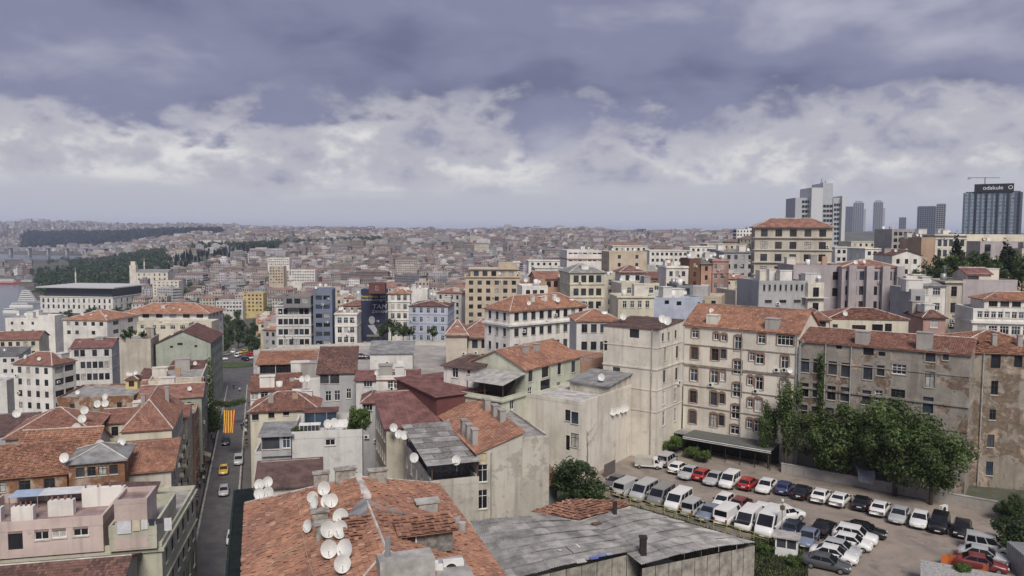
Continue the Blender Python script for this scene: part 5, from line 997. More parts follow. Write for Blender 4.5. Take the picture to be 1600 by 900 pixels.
# scattered trees among the far houses
sp_ = []
for i in range(1700):
    D = 700 + 3800 * rn.random() ** 1.2; X = rn.uniform(-.62, .36) * D; z = ground(X, D)
    if z > 2: sp_.append((X, D, z, rn.uniform(4, 8), rn.uniform(7, 14)))
for px, D0, D1 in ((526, 1180, 1420), (583, 1250, 1420), (658, 1300, 1400)):        # tree-lined streets running uphill
    for i in range(26): D = rn.uniform(D0, D1); X = PD(px + rn.uniform(-3, 3), 400, D).x; sp_.append((X, D, ground(X, D), 6, 15))
tree_mass('distant_trees', 'scattered dark trees between the far hillside houses', sp_, 26, GR2, 8, .40)
# minarets
for px, yt, D, hh, lb in ((117, 416, 1000, 24, 'slim white minaret beside the harbour wood'), (225, 400, 1080, 26, 'slim white minaret behind the church'), (453, 418, 820, 30, 'white minaret among the valley houses'), (536, 364, 2300, 36, 'white minaret on the far wooded ridge'), (879, 368, 2300, 36, 'left minaret of the far twin-minaret mosque'), (887, 368, 2300, 36, 'right minaret of the far twin-minaret mosque')):
    x, y = PD(px, 400, D).xy; zt = PD(px, yt, D).z; o = thing('minaret', lb, 'minaret', (x, y, ground(x, y) - 1)); H = zt - o.location.z
    r = 1.0 if D < 1500 else 1.9
    MB().tube([(0, 0, 0), (0, 0, H * .8)], [r, r * .85], 10).obj('shaft', M_STONE, o, True); MB().tube([(0, 0, H * .62), (0, 0, H * .66)], [r * 1.2, r * 1.7], 10).obj('gallery', M_STONE, o); MB().tube([(0, 0, H * .8), (0, 0, H)], [r, .1], 10).obj('spire', rm_('sheet_g'), o)
# radio masts on the ridge
for px, yt in ((601, 357), (749, 353), (757, 352), (768, 351), (776, 351), (936, 357), (943, 357), (952, 358)):
    x, y = PD(px, 400, 3300).xy; zt = PD(px, yt, 3300).z; o = thing('radio_mast', 'thin radio mast on the far ridge', 'mast', (x, y, ground(x, y)), 0, 'radio masts on the far ridge')
    MB().box(-1.1, 1.1, -1.1, 1.1, 0, (zt - o.location.z) * .6).obj('lower_mast', M_METAL, o); MB().box(-.6, .6, -.6, .6, (zt - o.location.z) * .6 + .003, zt - o.location.z).obj('upper_mast', M_METAL, o)
# far blocks on the skyline
for px, w, yt, D in ((115, 22, 346.5, 5600), (64, 10, 342, 5900), (44, 9, 341.5, 5900), (36, 8, 343, 5900), (72, 7, 343, 5900), (17, 12, 345.5, 5400), (553, 5, 357, 5200), (561, 5, 358, 5200), (567, 4, 358, 5200), (507, 6, 357, 5200), (514, 5, 357.5, 5200), (588, 5, 361, 5200), (1018, 12, 364, 3400), (1160, 22, 357, 3000), (1172, 10, 355, 3000)):
    A, C_ = PD(px - w/2, yt, D), PD(px + w/2, yt, D); o = thing('apartment_slab', 'pale high-rise slab on the far skyline', 'tower', (A.x, D, ground(A.x, D) - 5), 0, 'high-rise slabs on the far skyline')
    MB().box(0, C_.x - A.x, 0, 18, 0, A.z - o.location.z, (.36, .35, .36)).obj('wall', M_HOUSE, o)
# bridge over the far water
A, C_ = PD(-60, 386, 2950), PD(205, 386.5, 2950); o = thing('road_bridge', 'long level road bridge over the far water', 'bridge', (A.x, 2950, 0))
MB().box(0, C_.x - A.x, 0, 24, A.z - 3.2, A.z).obj('deck', plain('bridge_grey', (.26, .28, .32), .8), o)
for i in range(9): x = (C_.x - A.x) * (i + .5) / 9; MB().box(x - 3, x + 3, 4, 20, -3, A.z - 3.203).obj('pier', M_CONC, o)
# ------------------------------------------------------------------ vehicles
M_TYRE = plain('tyre_rubber', (.015, .015, .016), .8); M_RIM = plain('wheel_rim', (.32, .32, .33), .4, .6); M_CGL = glass_mat('car_glass', (.012, .014, .018), .05, .5)
M_HEAD = plain('headlight_lens', (.62, .64, .66), .2, 0, .1, 3, .5); M_TAIL = plain('tail_light_lens', (.30, .015, .012), .3); M_PLATE = plain('number_plate', (.72, .72, .70), .5); M_TRIM = plain('black_trim', (.02, .02, .021), .6)
CARC = dict(white=(.72, .72, .71), silver=(.40, .41, .42), grey=(.20, .20, .205), dgrey=(.075, .078, .085), black=(.012, .012, .014), red=(.36, .025, .02), dred=(.17, .028, .028), blue=(.045, .06, .15), steel=(.17, .20, .27), navy=(.025, .03, .055), yellow=(.62, .38, .02), beige=(.45, .43, .38))
def paint(c):
    n = 'car_paint_' + c
    if n not in MATS:
        m, N, L, b = new_mat(n); b.inputs['Base Color'].default_value = (*CARC[c], 1); b.inputs['Roughness'].default_value = .3; b.inputs['Specular IOR Level'].default_value = .5; b.inputs['Coat Weight'].default_value = .5; b.inputs['Coat Roughness'].default_value = .12
    return MATS[n]
KIND = dict(
 sedan=dict(L=4.5, W=1.76, H=1.43, zt=[(2.25, .62), (2.1, .74), (1.0, .92), (0, .95), (-1.6, .99), (-2.15, .97), (-2.25, .80)], cab=(1.05, .28, -1.05, -1.75), sw=[(.06, .50), (.53, .92)], wh=(1.38, -1.30), r=.31),
 hatch=dict(L=3.9, W=1.70, H=1.46, zt=[(1.95, .62), (1.8, .76), (.95, .95), (0, .97), (-1.7, 1.0), (-1.9, .95), (-1.95, .7)], cab=(1.0, .28, -1.35, -1.86), sw=[(.06, .52), (.55, .92)], wh=(1.2, -1.2), r=.30),
 suv=dict(L=4.4, W=1.82, H=1.68, zt=[(2.2, .72), (2.08, .92), (1.05, 1.06), (0, 1.08), (-1.9, 1.1), (-2.15, 1.05), (-2.2, .8)], cab=(1.1, .42, -1.6, -2.1), sw=[(.05, .38), (.41, .70), (.73, .94)], wh=(1.35, -1.32), r=.35),
 mpv=dict(L=4.2, W=1.76, H=1.82, zt=[(2.1, .70), (1.98, .92), (1.25, 1.05), (0, 1.06), (-1.9, 1.06), (-2.05, 1.0), (-2.1, .7)], cab=(1.32, .60, -1.92, -2.06), sw=[(.08, .36), (.40, .66), (.70, .95)], wh=(1.33, -1.33), r=.31),
 minibus=dict(L=4.9, W=1.9, H=1.98, zt=[(2.45, .70), (2.35, .98), (1.78, 1.14), (0, 1.16), (-2.2, 1.16), (-2.42, 1.1), (-2.45, .7)], cab=(1.85, 1.05, -2.25, -2.42), sw=[(.08, .30), (.34, .62), (.66, .95)], wh=(1.5, -1.5), r=.33),
 panel_van=dict(L=4.9, W=1.9, H=1.98, zt=[(2.45, .70), (2.35, .98), (1.78, 1.14), (0, 1.16), (-2.2, 1.16), (-2.42, 1.1), (-2.45, .7)], cab=(1.85, 1.05, -2.25, -2.42), sw=[(.08, .28)], wh=(1.5, -1.5), r=.33),
 tall_van=dict(L=5.5, W=2.0, H=2.45, zt=[(2.75, .75), (2.62, 1.05), (2.1, 1.25), (0, 1.28), (-2.5, 1.28), (-2.72, 1.2), (-2.75, .7)], cab=(2.2, 1.25, -2.6, -2.72), sw=[(.08, .26)], wh=(1.75, -1.6), r=.34))
CPARTS = {}
def car_parts(kind):
    if kind in CPARTS: return CPARTS[kind]
    k = KIND[kind]; L, W, H = k['L'], k['W'] / 2, k['H']; zt = k['zt'][::-1]; st = np.unique(np.concatenate([[p[0] for p in zt], np.linspace(-L/2, L/2, 13)]))
    top = np.interp(st, [p[0] for p in zt], [p[1] for p in zt]); mb = MB(); rings = []
    for x, t in zip(st, top):
        e = abs(x) / (L / 2); w = W * (1 - .16 * max(0, (e - .78) / .22) ** 2); zb = .22 + .10 * max(0, (e - .8) / .2)
        r = [(0, zb), (w * .85, zb), (w * .98, zb + .14), (w, zb + (t - zb) * .55), (w * .965, t - .05), (w * .86, t), (0, t + .035)]
        r = r + [(-y, z) for y, z in r[::-1][1:-1]]; n = len(mb.v); mb.v += [(x, y, z) for y, z in r]; rings.append((n, len(r)))
    for (a, n), (b, _) in zip(rings, rings[1:]):
        for j in range(n): mb.f.append((a + j, a + (j + 1) % n, b + (j + 1) % n, b + j)); mb.c.append(None); mb.m.append(0)
    for a, n in (rings[0], rings[-1]): mb.f.append(tuple(range(a, a + n))); mb.c.append(None); mb.m.append(0)
    fb, fr, rr, rb = k['cab']; bz = lambda x: float(np.interp(x, [p[0] for p in zt], [p[1] for p in zt])) - .03
    wb, wr = W * .93, W * (.76 if kind in ('sedan', 'hatch') else .84 if kind in ('suv', 'mpv') else .87)
    def ring(x, w, z, cr=0.0): return [(x, -w, z), (x, w, z)]
    A = [Vector((fb, -wb, bz(fb))), Vector((fb, wb, bz(fb)))]; Bv = [Vector((fr, -wr, H - .05)), Vector((fr, wr, H - .05))]; Cv = [Vector((rr, -wr, H - .04)), Vector((rr, wr, H - .04))]; Dv = [Vector((rb, -wb, bz(rb))), Vector((rb, wb, bz(rb)))]
    cb = MB(); m0, m1 = (fr * .6 + rr * .4), (fr * .3 + rr * .7)
    cb.quad(A[0], A[1], Bv[1], Bv[0]); cb.quad(Dv[1], Dv[0], Cv[0], Cv[1]); cb.quad(A[1], Dv[1], Cv[1], Bv[1]); cb.quad(Dv[0], A[0], Bv[0], Cv[0])
    rfp = [[Vector((x, y * wr, H - .045 + .045 * (1 - abs(y) ** 2) * (1 if .02 < f < .98 else .2))) for y in (-1, -.5, 0, .5, 1)] for f, x in ((0, fr), (.35, m0), (.65, m1), (1, rr))]
    for i in range(3):
        for j in range(4): cb.quad(rfp[i][j], rfp[i][j + 1], rfp[i + 1][j + 1], rfp[i + 1][j])
    def inset(q, a0, a1, b0, b1, off):
        def bil(u, v): return q[0].lerp(q[1], u).lerp(q[3].lerp(q[2], u), v)
        n = (q[1] - q[0]).cross(q[3] - q[0]).normalized(); c = (q[0] + q[1] + q[2] + q[3]) / 4
        if n.dot(c - Vector((0, 0, H * .6))) < 0: n = -n
        return [bil(u, v) + n * off for u, v in ((a0, b0), (a1, b0), (a1, b1), (a0, b1))]
    parts = [('windscreen', MB().poly(inset([A[0], A[1], Bv[1], Bv[0]], .05, .95, .10, .93, .012)).mesh('windscreen', M_CGL), None)]
    if kind != 'tall_van': parts.append(('rear_window', MB().poly(inset([Dv[1], Dv[0], Cv[0], Cv[1]], .08, .92, .22, .90, .012)).mesh('rear_window', M_CGL), None))
    for s in (1, 0):
        for a0, a1 in k['sw']: parts.append(('side_window', MB().poly(inset([A[s], Dv[s], Cv[s], Bv[s]], a0, a1, .12, .88, .012)).mesh('side_window', M_CGL), None))
    wm_ = MB().tube([(0, -.1, 0), (0, .1, 0)], k['r'], 16).mesh('wheel', M_TYRE); rim = MB().tube([(0, -.108, 0), (0, .108, 0)], k['r'] * .62, 12).mesh('rim', M_RIM)
    wheels = [(x, s * (W - .09)) for x in k['wh'] for s in (1, -1)]
    f = L / 2
    for s in (1, -1):
        parts.append(('headlight', MB().box(f - .22, f - .01, s * W * .62 - .17, s * W * .62 + .17, .58, .72).mesh('headlight', M_HEAD), None)); parts.append(('tail_light', MB().box(-f - .012, -f + .12, s * W * .74 - .10, s * W * .74 + .10, .70, .84 if kind in ('sedan', 'hatch') else 1.0).mesh('tail_light', M_TAIL), None))
        parts.append(('mirror', MB().box(fb - .38, fb - .2, s * (W + .09) - .09, s * (W + .09) + .09, bz(fb) + .02, bz(fb) + .18).mesh('mirror', M_TRIM), None))
    parts.append(('number_plate', MB().box(f - .02, f + .012, -.26, .26, .38, .49).mesh('number_plate', M_PLATE), None)); parts.append(('number_plate', MB().box(-f - .014, -f + .02, -.26, .26, .58, .69).mesh('number_plate', M_PLATE), None))
    parts.append(('grille', MB().box(f - .05, f + .004, -W * .5, W * .5, .26, .36).mesh('grille', M_TRIM), None)); parts.append(('bumper', MB().box(-f - .008, -f + .08, -W * .8, W * .8, .30, .42).mesh('bumper', M_TRIM), None))
    CPARTS[kind] = (mb, cb, parts, wm_, rim, wheels, k); return CPARTS[kind]
CMESH = {}
CATN = dict(sedan='car', hatch='car', suv='car', mpv='car', minibus='van', panel_van='van', tall_van='van')
def car(kind, col, loc, head, label, name=None, group=None, hood=None, rear_only=False):
    mb, cb, parts, wme, rim, wheels, k = car_parts(kind)
    if (kind, col) not in CMESH: CMESH[kind, col] = (mb.mesh('body', paint(col), True), cb.mesh('cabin', paint(col)))
    o = thing(name or {'sedan': 'parked_saloon_car', 'hatch': 'parked_hatchback_car', 'suv': 'parked_suv', 'mpv': 'parked_people_carrier', 'minibus': 'parked_minibus', 'panel_van': 'parked_van', 'tall_van': 'parked_van'}[kind], label, CATN[kind], loc, rad(head), group)
    o.scale = (1.08,) * 3
    bo = place(CMESH[kind, col][0], 'body', o); place(CMESH[kind, col][1], 'cabin', o)
    for n, me, _ in parts: place(me, n, o)
    for x, y in wheels:
        w = place(wme, 'wheel', o, (x, y, k['r'])); place(rim, 'rim', w)
    return o
IN, OUT = 54.0, 234.0      # heading towards the back wall / towards the fence
CARS = [('mpv', 'silver', 1043, 726, IN, 'silver grey minivan at the hedge end of the back row'), ('hatch', 'white', 1060, 737, IN, 'old white hatchback next to the silver minivan in the back row'), ('sedan', 'silver', 1077, 745, OUT, 'silver saloon between the old white hatchback and a red one'), ('hatch', 'red', 1099, 748, IN, 'bright red hatchback between two silver saloons'), ('sedan', 'silver', 1116, 754, OUT, 'silver saloon between the bright red hatchback and the white people carrier'),
 ('mpv', 'white', 1140, 759, OUT, 'white people carrier parked before the restaurant canopy'), ('hatch', 'red', 1169, 762, IN, 'dark-glassed red hatchback right of the white people carrier'), ('sedan', 'white', 1197, 766, OUT, 'white saloon right of the red hatchback near the tall tree'), ('hatch', 'blue', 1226, 769, IN, 'dark blue hatchback under the dark trees'), ('sedan', 'black', 1253, 775, IN, 'black saloon under the trees beside the dark blue hatchback'),
 ('sedan', 'white', 1283, 781, IN, 'white saloon with its rear out beside the black saloon'), ('sedan', 'white', 1313, 787, IN, 'white saloon with its rear out beside another white one'), ('hatch', 'black', 1346, 793, IN, 'black hatchback below the grey tarpaulin'), ('sedan', 'white', 1375, 801, IN, 'white saloon right of the black hatchback by the low wall'), ('sedan', 'silver', 1405, 812, OUT, 'silver saloon facing out beside two white saloons'), ('sedan', 'white', 1437, 819, OUT, 'white saloon facing out beside the black off-roader'), ('suv', 'black', 1468, 826, OUT, 'black off-roader with pale headlights by the ruin'), ('sedan', 'black', 1503, 833, OUT, 'black saloon at the ruin end of the back row'),
 ('sedan', 'dgrey', 962, 760, OUT, 'dark grey saloon half under the bushy tree by the fence'), ('panel_van', 'silver', 981, 771, IN, 'silver van with dark rear window by the fence'), ('minibus', 'silver', 1006, 777, OUT, 'silver minibus facing the fence beside the silver van'), ('minibus', 'grey', 1033, 784, OUT, 'grey minibus facing the fence beside the white one'), ('minibus', 'white', 1060, 792, OUT, 'white minibus facing the fence'), ('mpv', 'silver', 1083, 801, IN, 'silver people carrier with its rear to the fence'), ('sedan', 'steel', 1108, 808, OUT, 'steel blue saloon facing the fence'),
 ('panel_van', 'white', 1138, 814, IN, 'white van with its rear window to the fence'), ('panel_van', 'white', 1169, 822, OUT, 'white van with black bonnet facing the fence'), ('tall_van', 'white', 1203, 831, OUT, 'tall white van beside the lamp pole'),
 ('hatch', 'white', 1130, 791, OUT, 'small white hatchback behind the steel blue saloon'), ('hatch', 'dred', 1158, 794, IN, 'dark red hatchback behind the white vans'), ('sedan', 'white', 1192, 803, IN, 'white saloon half hidden behind the vans'), ('suv', 'white', 1228, 812, 20, 'white off-roader with spare wheel behind the tall white van'), ('hatch', 'navy', 1240, 832, IN, 'navy hatchback behind the attendant booth'), ('sedan', 'steel', 1262, 848, 236, 'old blue grey saloon beside the attendant booth'), ('sedan', 'black', 1287, 832, 48, 'black saloon with red tail lights behind the blue grey saloon'),
 ('sedan', 'black', 1350, 836, -30, 'long black saloon at the back of the middle group'), ('suv', 'white', 1336, 846, -33, 'white off-roader in the middle group next to the long black saloon'), ('hatch', 'white', 1331, 856, -34, 'white hatchback in the middle group between off-roader and silver hatchback'), ('hatch', 'silver', 1313, 866, -34, 'silver hatchback in the middle group'), ('sedan', 'white', 1303, 875, -32, 'white saloon in the middle group beside the charcoal one'), ('sedan', 'dgrey', 1291, 888, -28, 'charcoal saloon in front of the middle group'),
 ('mpv', 'silver', 1543, 862, -30, 'silver people carrier under the overhanging tree'), ('sedan', 'silver', 1537, 876, -30, 'silver white saloon behind the orange net'), ('sedan', 'dred', 1533, 889, -30, 'dark red saloon right behind the orange net')]
for kd, c, px, py, hd, lb in CARS:
    car(kd, c, P_(px, py, 52.02), hd + rnd.uniform(-3, 3), lb, group='cars parked in the dirt car park')
o = next(x for x in bpy.data.objects if x.get('label') == 'white van with black bonnet facing the fence')
if o: MB().box(1.80, 2.40, -.80, .80, 1.02, 1.175).obj('bonnet', paint('black'), o)
# pickup with a boxy canopy
pk = thing('pickup_truck', 'small white pickup with a grey box canopy by the stucco wall', 'truck', P_(1013, 731, 52.02), rad(-12)); Wt = .8
MB().box(-2.0, .75, -.78, .78, .42, .62).obj('bed', paint('white'), pk); MB().box(-1.98, .55, -.8, .8, .622, 1.75).obj('canopy', plain('canvas_grey', (.42, .40, .36), .9), pk)
cbp = MB(); pr = [(.78, .4), (2.1, .4), (2.1, .9), (1.75, 1.0), (1.35, 1.6), (.78, 1.62)]
n = len(pr)
for s in (-1, 1): cbp.poly([(x, s * .78, z) for x, z in (pr if s < 0 else pr[::-1])])
for i in range(n): (x0, z0_), (x1, z1_) = pr[i], pr[(i + 1) % n]; cbp.quad((x0, -.78, z0_), (x0, .78, z0_), (x1, .78, z1_), (x1, -.78, z1_))
cbp.obj('cab', paint('white'), pk); MB().poly([(1.72, -.68, 1.06), (1.72, .68, 1.06), (1.38, .66, 1.56), (1.38, -.66, 1.56)]).obj('windscreen', M_CGL, pk)
for s in (-1, 1): MB().poly([(.95, s * .792, 1.0), (1.6, s * .792, 1.0), (1.32, s * .792, 1.5), (.95, s * .792, 1.5)]).obj('side_window', M_CGL, pk)
for x in (1.35, -1.3):
    for y in (.72, -.72): w_o = MB().tube([(x, y - .09, .29), (x, y + .09, .29)], .29, 14).obj('wheel', M_TYRE, pk); MB().tube([(x, y - .1, .29), (x, y + .1, .29)], .17, 10).obj('rim', M_RIM, w_o)
# street traffic (the street runs away from the camera)
UP, DN = AS + 90, AS - 90
car('hatch', 'black', sp(-8.3, 189, 37.03), DN, 'black hatchback driving towards the tower below the striped banner', 'driving_car')
tx = car('sedan', 'yellow', sp(-7.8, 166, 37.03), DN, 'yellow taxi driving down the street', 'taxi')
MB().box(-.25, .05, -.3, .3, 1.42, 1.56).obj('roof_sign', plain('taxi_sign', (.75, .6, .2), .5), tx)
car('hatch', 'silver', sp(-7.2, 152, 37.03), DN, 'silver hatchback following the yellow taxi', 'driving_car')
car('hatch', 'white', sp(-4.9, 127.5, 37.03), DN, 'white hatchback parked by the green netting', 'parked_hatchback_car')
car('suv', 'silver', sp(-5.0, 172, 37.03), DN, 'silver car parked at the kerb beside the yellow taxi', 'parked_suv')
for i, (px, py, kd, c) in enumerate(((346, 563, 'sedan', 'white'), (352, 556, 'hatch', 'silver'), (372, 558, 'mpv', 'white'), (383, 563, 'sedan', 'black'), (391, 556, 'hatch', 'red'), (399, 561, 'sedan', 'silver'), (380, 552, 'hatch', 'yellow'), (365, 551, 'sedan', 'white'))):
    car(kd, c, G(px, py, 37.2), 20 + i * 37, '%s %s on the square beyond the street, near the traffic island' % (c, {'sedan': 'saloon', 'hatch': 'hatchback', 'mpv': 'people carrier'}[kd]), 'square_car', 'cars on the square by the traffic island')
# ------------------------------------------------------------------ people
def person_mesh(seed, stride, top, leg, hair=(.03, .02, .015), bag=False):
    me = bpy.data.meshes.new('person_skeleton'); s = stride
    V = [(0, 0, .95), (0, 0, 1.2), (0, 0, 1.42), (0, 0, 1.5), (.02, 0, 1.62), (.02, 0, 1.74),
         (.0, .10, .9), (s * .5, .11, .5), (s * .75, .11, .08), (s * .75 + .16, .11, .04), (0, -.10, .9), (-s * .1, -.11, .5), (-s * .8, -.11, .12), (-s * .8 + .14, -.11, .05),
         (0, .20, 1.40), (-s * .3, .25, 1.14), (-s * .1 + .05, .26, .90), (0, .26, .80), (0, -.20, 1.40), (s * .25, -.25, 1.14), (s * .4 + .08, -.26, .92), (s * .45 + .12, -.26, .83)]
    E = [(0, 1), (1, 2), (2, 3), (3, 4), (4, 5), (0, 6), (6, 7), (7, 8), (8, 9), (0, 10), (10, 11), (11, 12), (12, 13), (2, 14), (14, 15), (15, 16), (16, 17), (2, 18), (18, 19), (19, 20), (20, 21)]
    R = [.15, .15, .16, .065, .10, .08, .10, .075, .05, .04, .10, .075, .05, .04, .075, .055, .04, .035, .075, .055, .04, .035]
    me.from_pydata(V, E, []); ob = bpy.data.objects.new('person_skeleton', me); COL.objects.link(ob)
    md = ob.modifiers.new('s', 'SKIN'); sb = ob.modifiers.new('d', 'SUBSURF'); sb.levels = 1; sb.render_levels = 1
    for v, r in zip(me.skin_vertices[0].data, R): v.radius = (r, r * .8 if r > .12 else r)
    me.skin_vertices[0].data[0].use_root = True; bpy.context.view_layer.update()
    m2 = bpy.data.meshes.new_from_object(ob.evaluated_get(bpy.context.evaluated_depsgraph_get())); bpy.data.objects.remove(ob)
    for q in (plain('cloth_%s' % top[0], top[1], .9), plain('cloth_%s' % leg[0], leg[1], .9), plain('skin', (.42, .27, .20), .6), plain('hair_dark', hair, .8)): m2.materials.append(q)
    for p in m2.polygons:
        c = p.center; p.material_index = 3 if (c.z > 1.66 or (c.z > 1.6 and c.x < -.02)) else 2 if (c.z > 1.46 or (c.z < .95 and abs(c.y) > .22)) else 1 if c.z < .98 else 0; p.use_smooth = True
    m2.name = 'body'; return m2
PMs = [person_mesh(i, st, t, l) for i, (st, t, l) in enumerate(((.30, ('black', (.015, .015, .018)), ('dark_denim', (.03, .04, .07))), (.22, ('white', (.6, .6, .6)), ('black', (.015, .015, .018))), (.34, ('grey_blue', (.16, .20, .28)), ('dark', (.02, .02, .022))), (.26, ('maroon', (.16, .03, .03)), ('khaki', (.2, .17, .11)))))]
PD_ = ['black jacket and dark trousers', 'white shirt and black trousers', 'grey blue shirt and dark trousers', 'maroon top and khaki trousers']
for i, (u, v, k, hd, pl) in enumerate(((-11.6, 127, 0, UP, 'on the pavement before the maroon awning'), (-10.3, 124.5, 0, DN, 'on the kerb before the green netting'), (-11.6, 147, 2, DN, 'on the pavement across from the silver hatchback'), (-11.3, 160, 1, UP, 'on the pavement across from the yellow taxi'), (-11.9, 163, 0, DN, 'at the shop front across from the yellow taxi'), (-12.2, 152, 3, UP, 'at the shop wall across from the silver hatchback'), (-5.0, 202, 0, UP, 'in the street below the leafy garland'), (-4.5, 205, 2, DN, 'beside the wall below the leafy garland'), (-3.6, 187, 0, UP, 'beside the striped banner'), (-3.5, 184, 3, DN, 'walking past the striped banner'), (-3.9, 196, 1, DN, 'walking between garland and banner'), (-11.2, 190, 0, DN, 'on the pavement left of the black hatchback'), (-11.8, 195, 2, UP, 'near the foot of the ivy'), (-9.2, 214, 0, UP, 'walking beyond the leafy garland'), (-11.5, 171, 3, UP, 'on the pavement behind the taxi'), (-11.9, 139, 0, DN, 'next to the maroon awning'), (-6.5, 250, 1, UP, 'crossing the square'), (-8.5, 256, 0, DN, 'standing on the square'))):
    o = thing('person', 'person in %s %s' % (PD_[k], pl), 'person', sp(u, v, 37.03 if -10.4 < u < -4.6 else 37.0), rad(hd + rnd.uniform(-25, 25)), 'people walking in the street'); place(PMs[k], 'body', o)
rn = random.Random(61)
for i in range(22):
    k = i % 4; left = i % 3 != 0; u = rn.uniform(-12.3, -11.1) if left else rn.uniform(-4.0, -3.3); v = rn.uniform(118, 235) if left else rn.uniform(178, 240)
    lb_ = 'person in %s in the crowd on the %s pavement' % (PD_[k], 'awning-side' if left else 'narrow wall-side')
    o = thing('person', lb_, 'person', sp(u, v, 37.0), rad(rn.choice((UP, DN)) + rn.uniform(-30, 30)), lb_); place(PMs[k], 'body', o)
# ------------------------------------------------------------------ street furniture
bol = MB().tube([(0, 0, 0), (0, 0, .75), (0, 0, .82)], [.09, .08, .02], 8).mesh('bollard', M_BLACK)
for i in range(56): place(bol, 'bollard', None, sp(-10.9, 112 + i * 2.0, 37.0), label='short black iron bollard along the left kerb', cat='bollard', group='bollards along the left kerb')
for i in range(30): place(bol, 'bollard', None, sp(-4.05, 112 + i * 2.4, 37.0), label='short black iron bollard along the right kerb', cat='bollard', group='bollards along the right kerb')
# striped banner over the street
mb = MB(); n = 10; A = PD(349.5, 640, 165); Z0 = A.z; wB, hB = 2.65, 4.9
for i in range(n):
    for j in range(10):
        def q(a, b): a_, b_ = a / n, b / 10; return Vector((A.x + wB * a_ + .18 * b_ * (1 - a_ * 2) * .6, 165 + .22 * math.sin(a_ * 9 + b_ * 3) - .8 * b_, Z0 - .15 * math.sin(a_ * 3.14) - hB * b_))
        mb.quad(q(i, j), q(i + 1, j), q(i + 1, j + 1), q(i, j + 1), None, 0 if i % 2 else 1)
bn = thing('striped_banner', 'yellow and red striped cloth banner hanging over the street', 'banner', (A.x, 165, Z0)); mb.v = [(a - A.x, b - 165, c - Z0) for a, b, c in mb.v]
mb.obj('cloth', [plain('banner_red', (.33, .06, .03), .9), plain('banner_yellow', (.75, .48, .10), .9)], bn)
MB().tube([(-8, 0, .9), (0, 0, .02), (wB, 0, .02), (wB + 5, 0, 1.0)], .02, 4).obj('rope', M_BLACK, bn)
def awning(label, u, v, w, z, mat, dep=1.6):
    o = thing('awning', label, 'awning', sp(u, v, z), rad(AS)); mb = MB()
    mb.quad((0, -w/2, 0), (dep, -w/2, -.7), (dep, w/2, -.7), (0, w/2, 0)); mb.quad((dep, -w/2, -.7), (dep, -w/2, -1.0), (dep, w/2, -1.0), (dep, w/2, -.7)); mb.obj('canvas', mat, o)
    for s in (-1, 1): MB().tube([(0, s * w/2, -.75), (dep, s * w/2, -.72)], .03, 5).obj('strut', M_BLACK, o)
awning('maroon shop awning over the left pavement', -12.75, 139, 5, 40.3, plain('awning_maroon', (.10, .025, .03), .9)); awning('white shop awning at the near end of the left pavement', -12.75, 116, 3, 40, plain('awning_white', (.5, .5, .5), .9)); awning('beige shop awning farther up the left pavement', -12.2, 172, 3, 40, plain('awning_beige', (.35, .31, .24), .9)); awning('grey sloping awning by the walking people', -12.75, 124, 3.4, 40.2, plain('awning_grey', (.38, .38, .37), .9), 2.3)
# ------------------------------------------------------------------ satellite dishes, aircons
def dish_meshes():
    mb = MB(); k, m = 20, 4
    for i in range(m + 1):
        r = .5 * i / m; z = .32 * r * r * 2
        for j in range(k): a = 6.2832 * j / k; mb.v.append((r * math.cos(a), -z + .16, r * math.sin(a) * 1.08))
    for i in range(m):
        for j in range(k): mb.f.append((i * k + j, (i + 1) * k + j, (i + 1) * k + (j + 1) % k, i * k + (j + 1) % k)); mb.c.append(None); mb.m.append(0)
    return mb.mesh('reflector', M_DISH, True)
DR = dish_meshes(); DA = MB().tube([(0, .14, -.5), (0, -.38, -.12)], .016, 5).mesh('feed_arm', M_METAL); DF = MB().tube([(0, -.44, -.06), (0, -.34, -.13)], .035, 6).mesh('feed_horn', M_ACW); DP = MB().tube([(0, .2, 0), (0, .26, -.25), (0, .26, -1.3)], .03, 6).mesh('mast', M_METAL)
ND = [0]
def dish(P, size, label, group=None, yaw=None, mast=True):
    a = rnd.uniform(-.35, .45) if yaw is None else yaw
    o = thing('satellite_dish', label, 'satellite dish', P, a, group); o.scale = (size,) * 3; t = Matrix.Rotation(rad(-18), 4, 'X')
    for me, n in ((DR, 'reflector'), (DA, 'feed_arm'), (DF, 'feed_horn')): place(me, n, o, M=t)
    if mast: place(DP, 'mast', o)
    ND[0] += 1; return o
def fg_roof(x, y):
    u = x * SU.x + y * SU.y; return 64.0 + 4.0 * max(0, 1 - abs(u - 7.0) / 8.5)
def march(px, py, f, off, t0=40, t1=120):
    d = ray(px, py); t = t0
    while t < t1:
        p = Vector((0, 0, CZ)) + d * (t / d.y)
        if p.z < f(p.x, p.y) + off: return p
        t += .05
    return p
for px, py, s in ((491, 786, 1.0), (488, 777, .8), (513, 827, 1.0), (531, 827, 1.05), (532, 808, 1.05), (506, 763, .95), (510, 783, .9), (518, 782, .9), (514, 858, 1.0), (538, 858, 1.1), (480, 822, .8), (535, 881, .95)):
    dish(march(px, py, fg_roof, .75 * s), s * 1.05, 'white satellite dish in the cluster on the big patched tile roof', 'dishes on the big tile roof', rnd.uniform(-.9, .5))
for px, py in ((405, 757), (418, 753), (405, 771), (419, 769), (390, 807)): dish(G(px, py, 63.5 if py < 800 else 62), .95, 'white satellite dish on the white verge wing behind the tile roof', 'dishes on the verge wing')
def facade_pt(b, side, px, py, out=.22):
    og, al, inn, L_ = sides(b.w, b.d)[side]; O = b.c + b.U * og.x + b.V * og.y; In = b.U * inn.x + b.V * inn.y
    dr = ray(px, py); t = (O - Vector((0, 0, CZ))).dot(In) / dr.dot(In); P = Vector((0, 0, CZ)) + dr * t
    return P - In * out, math.atan2(-In.y, -In.x) + math.pi / 2
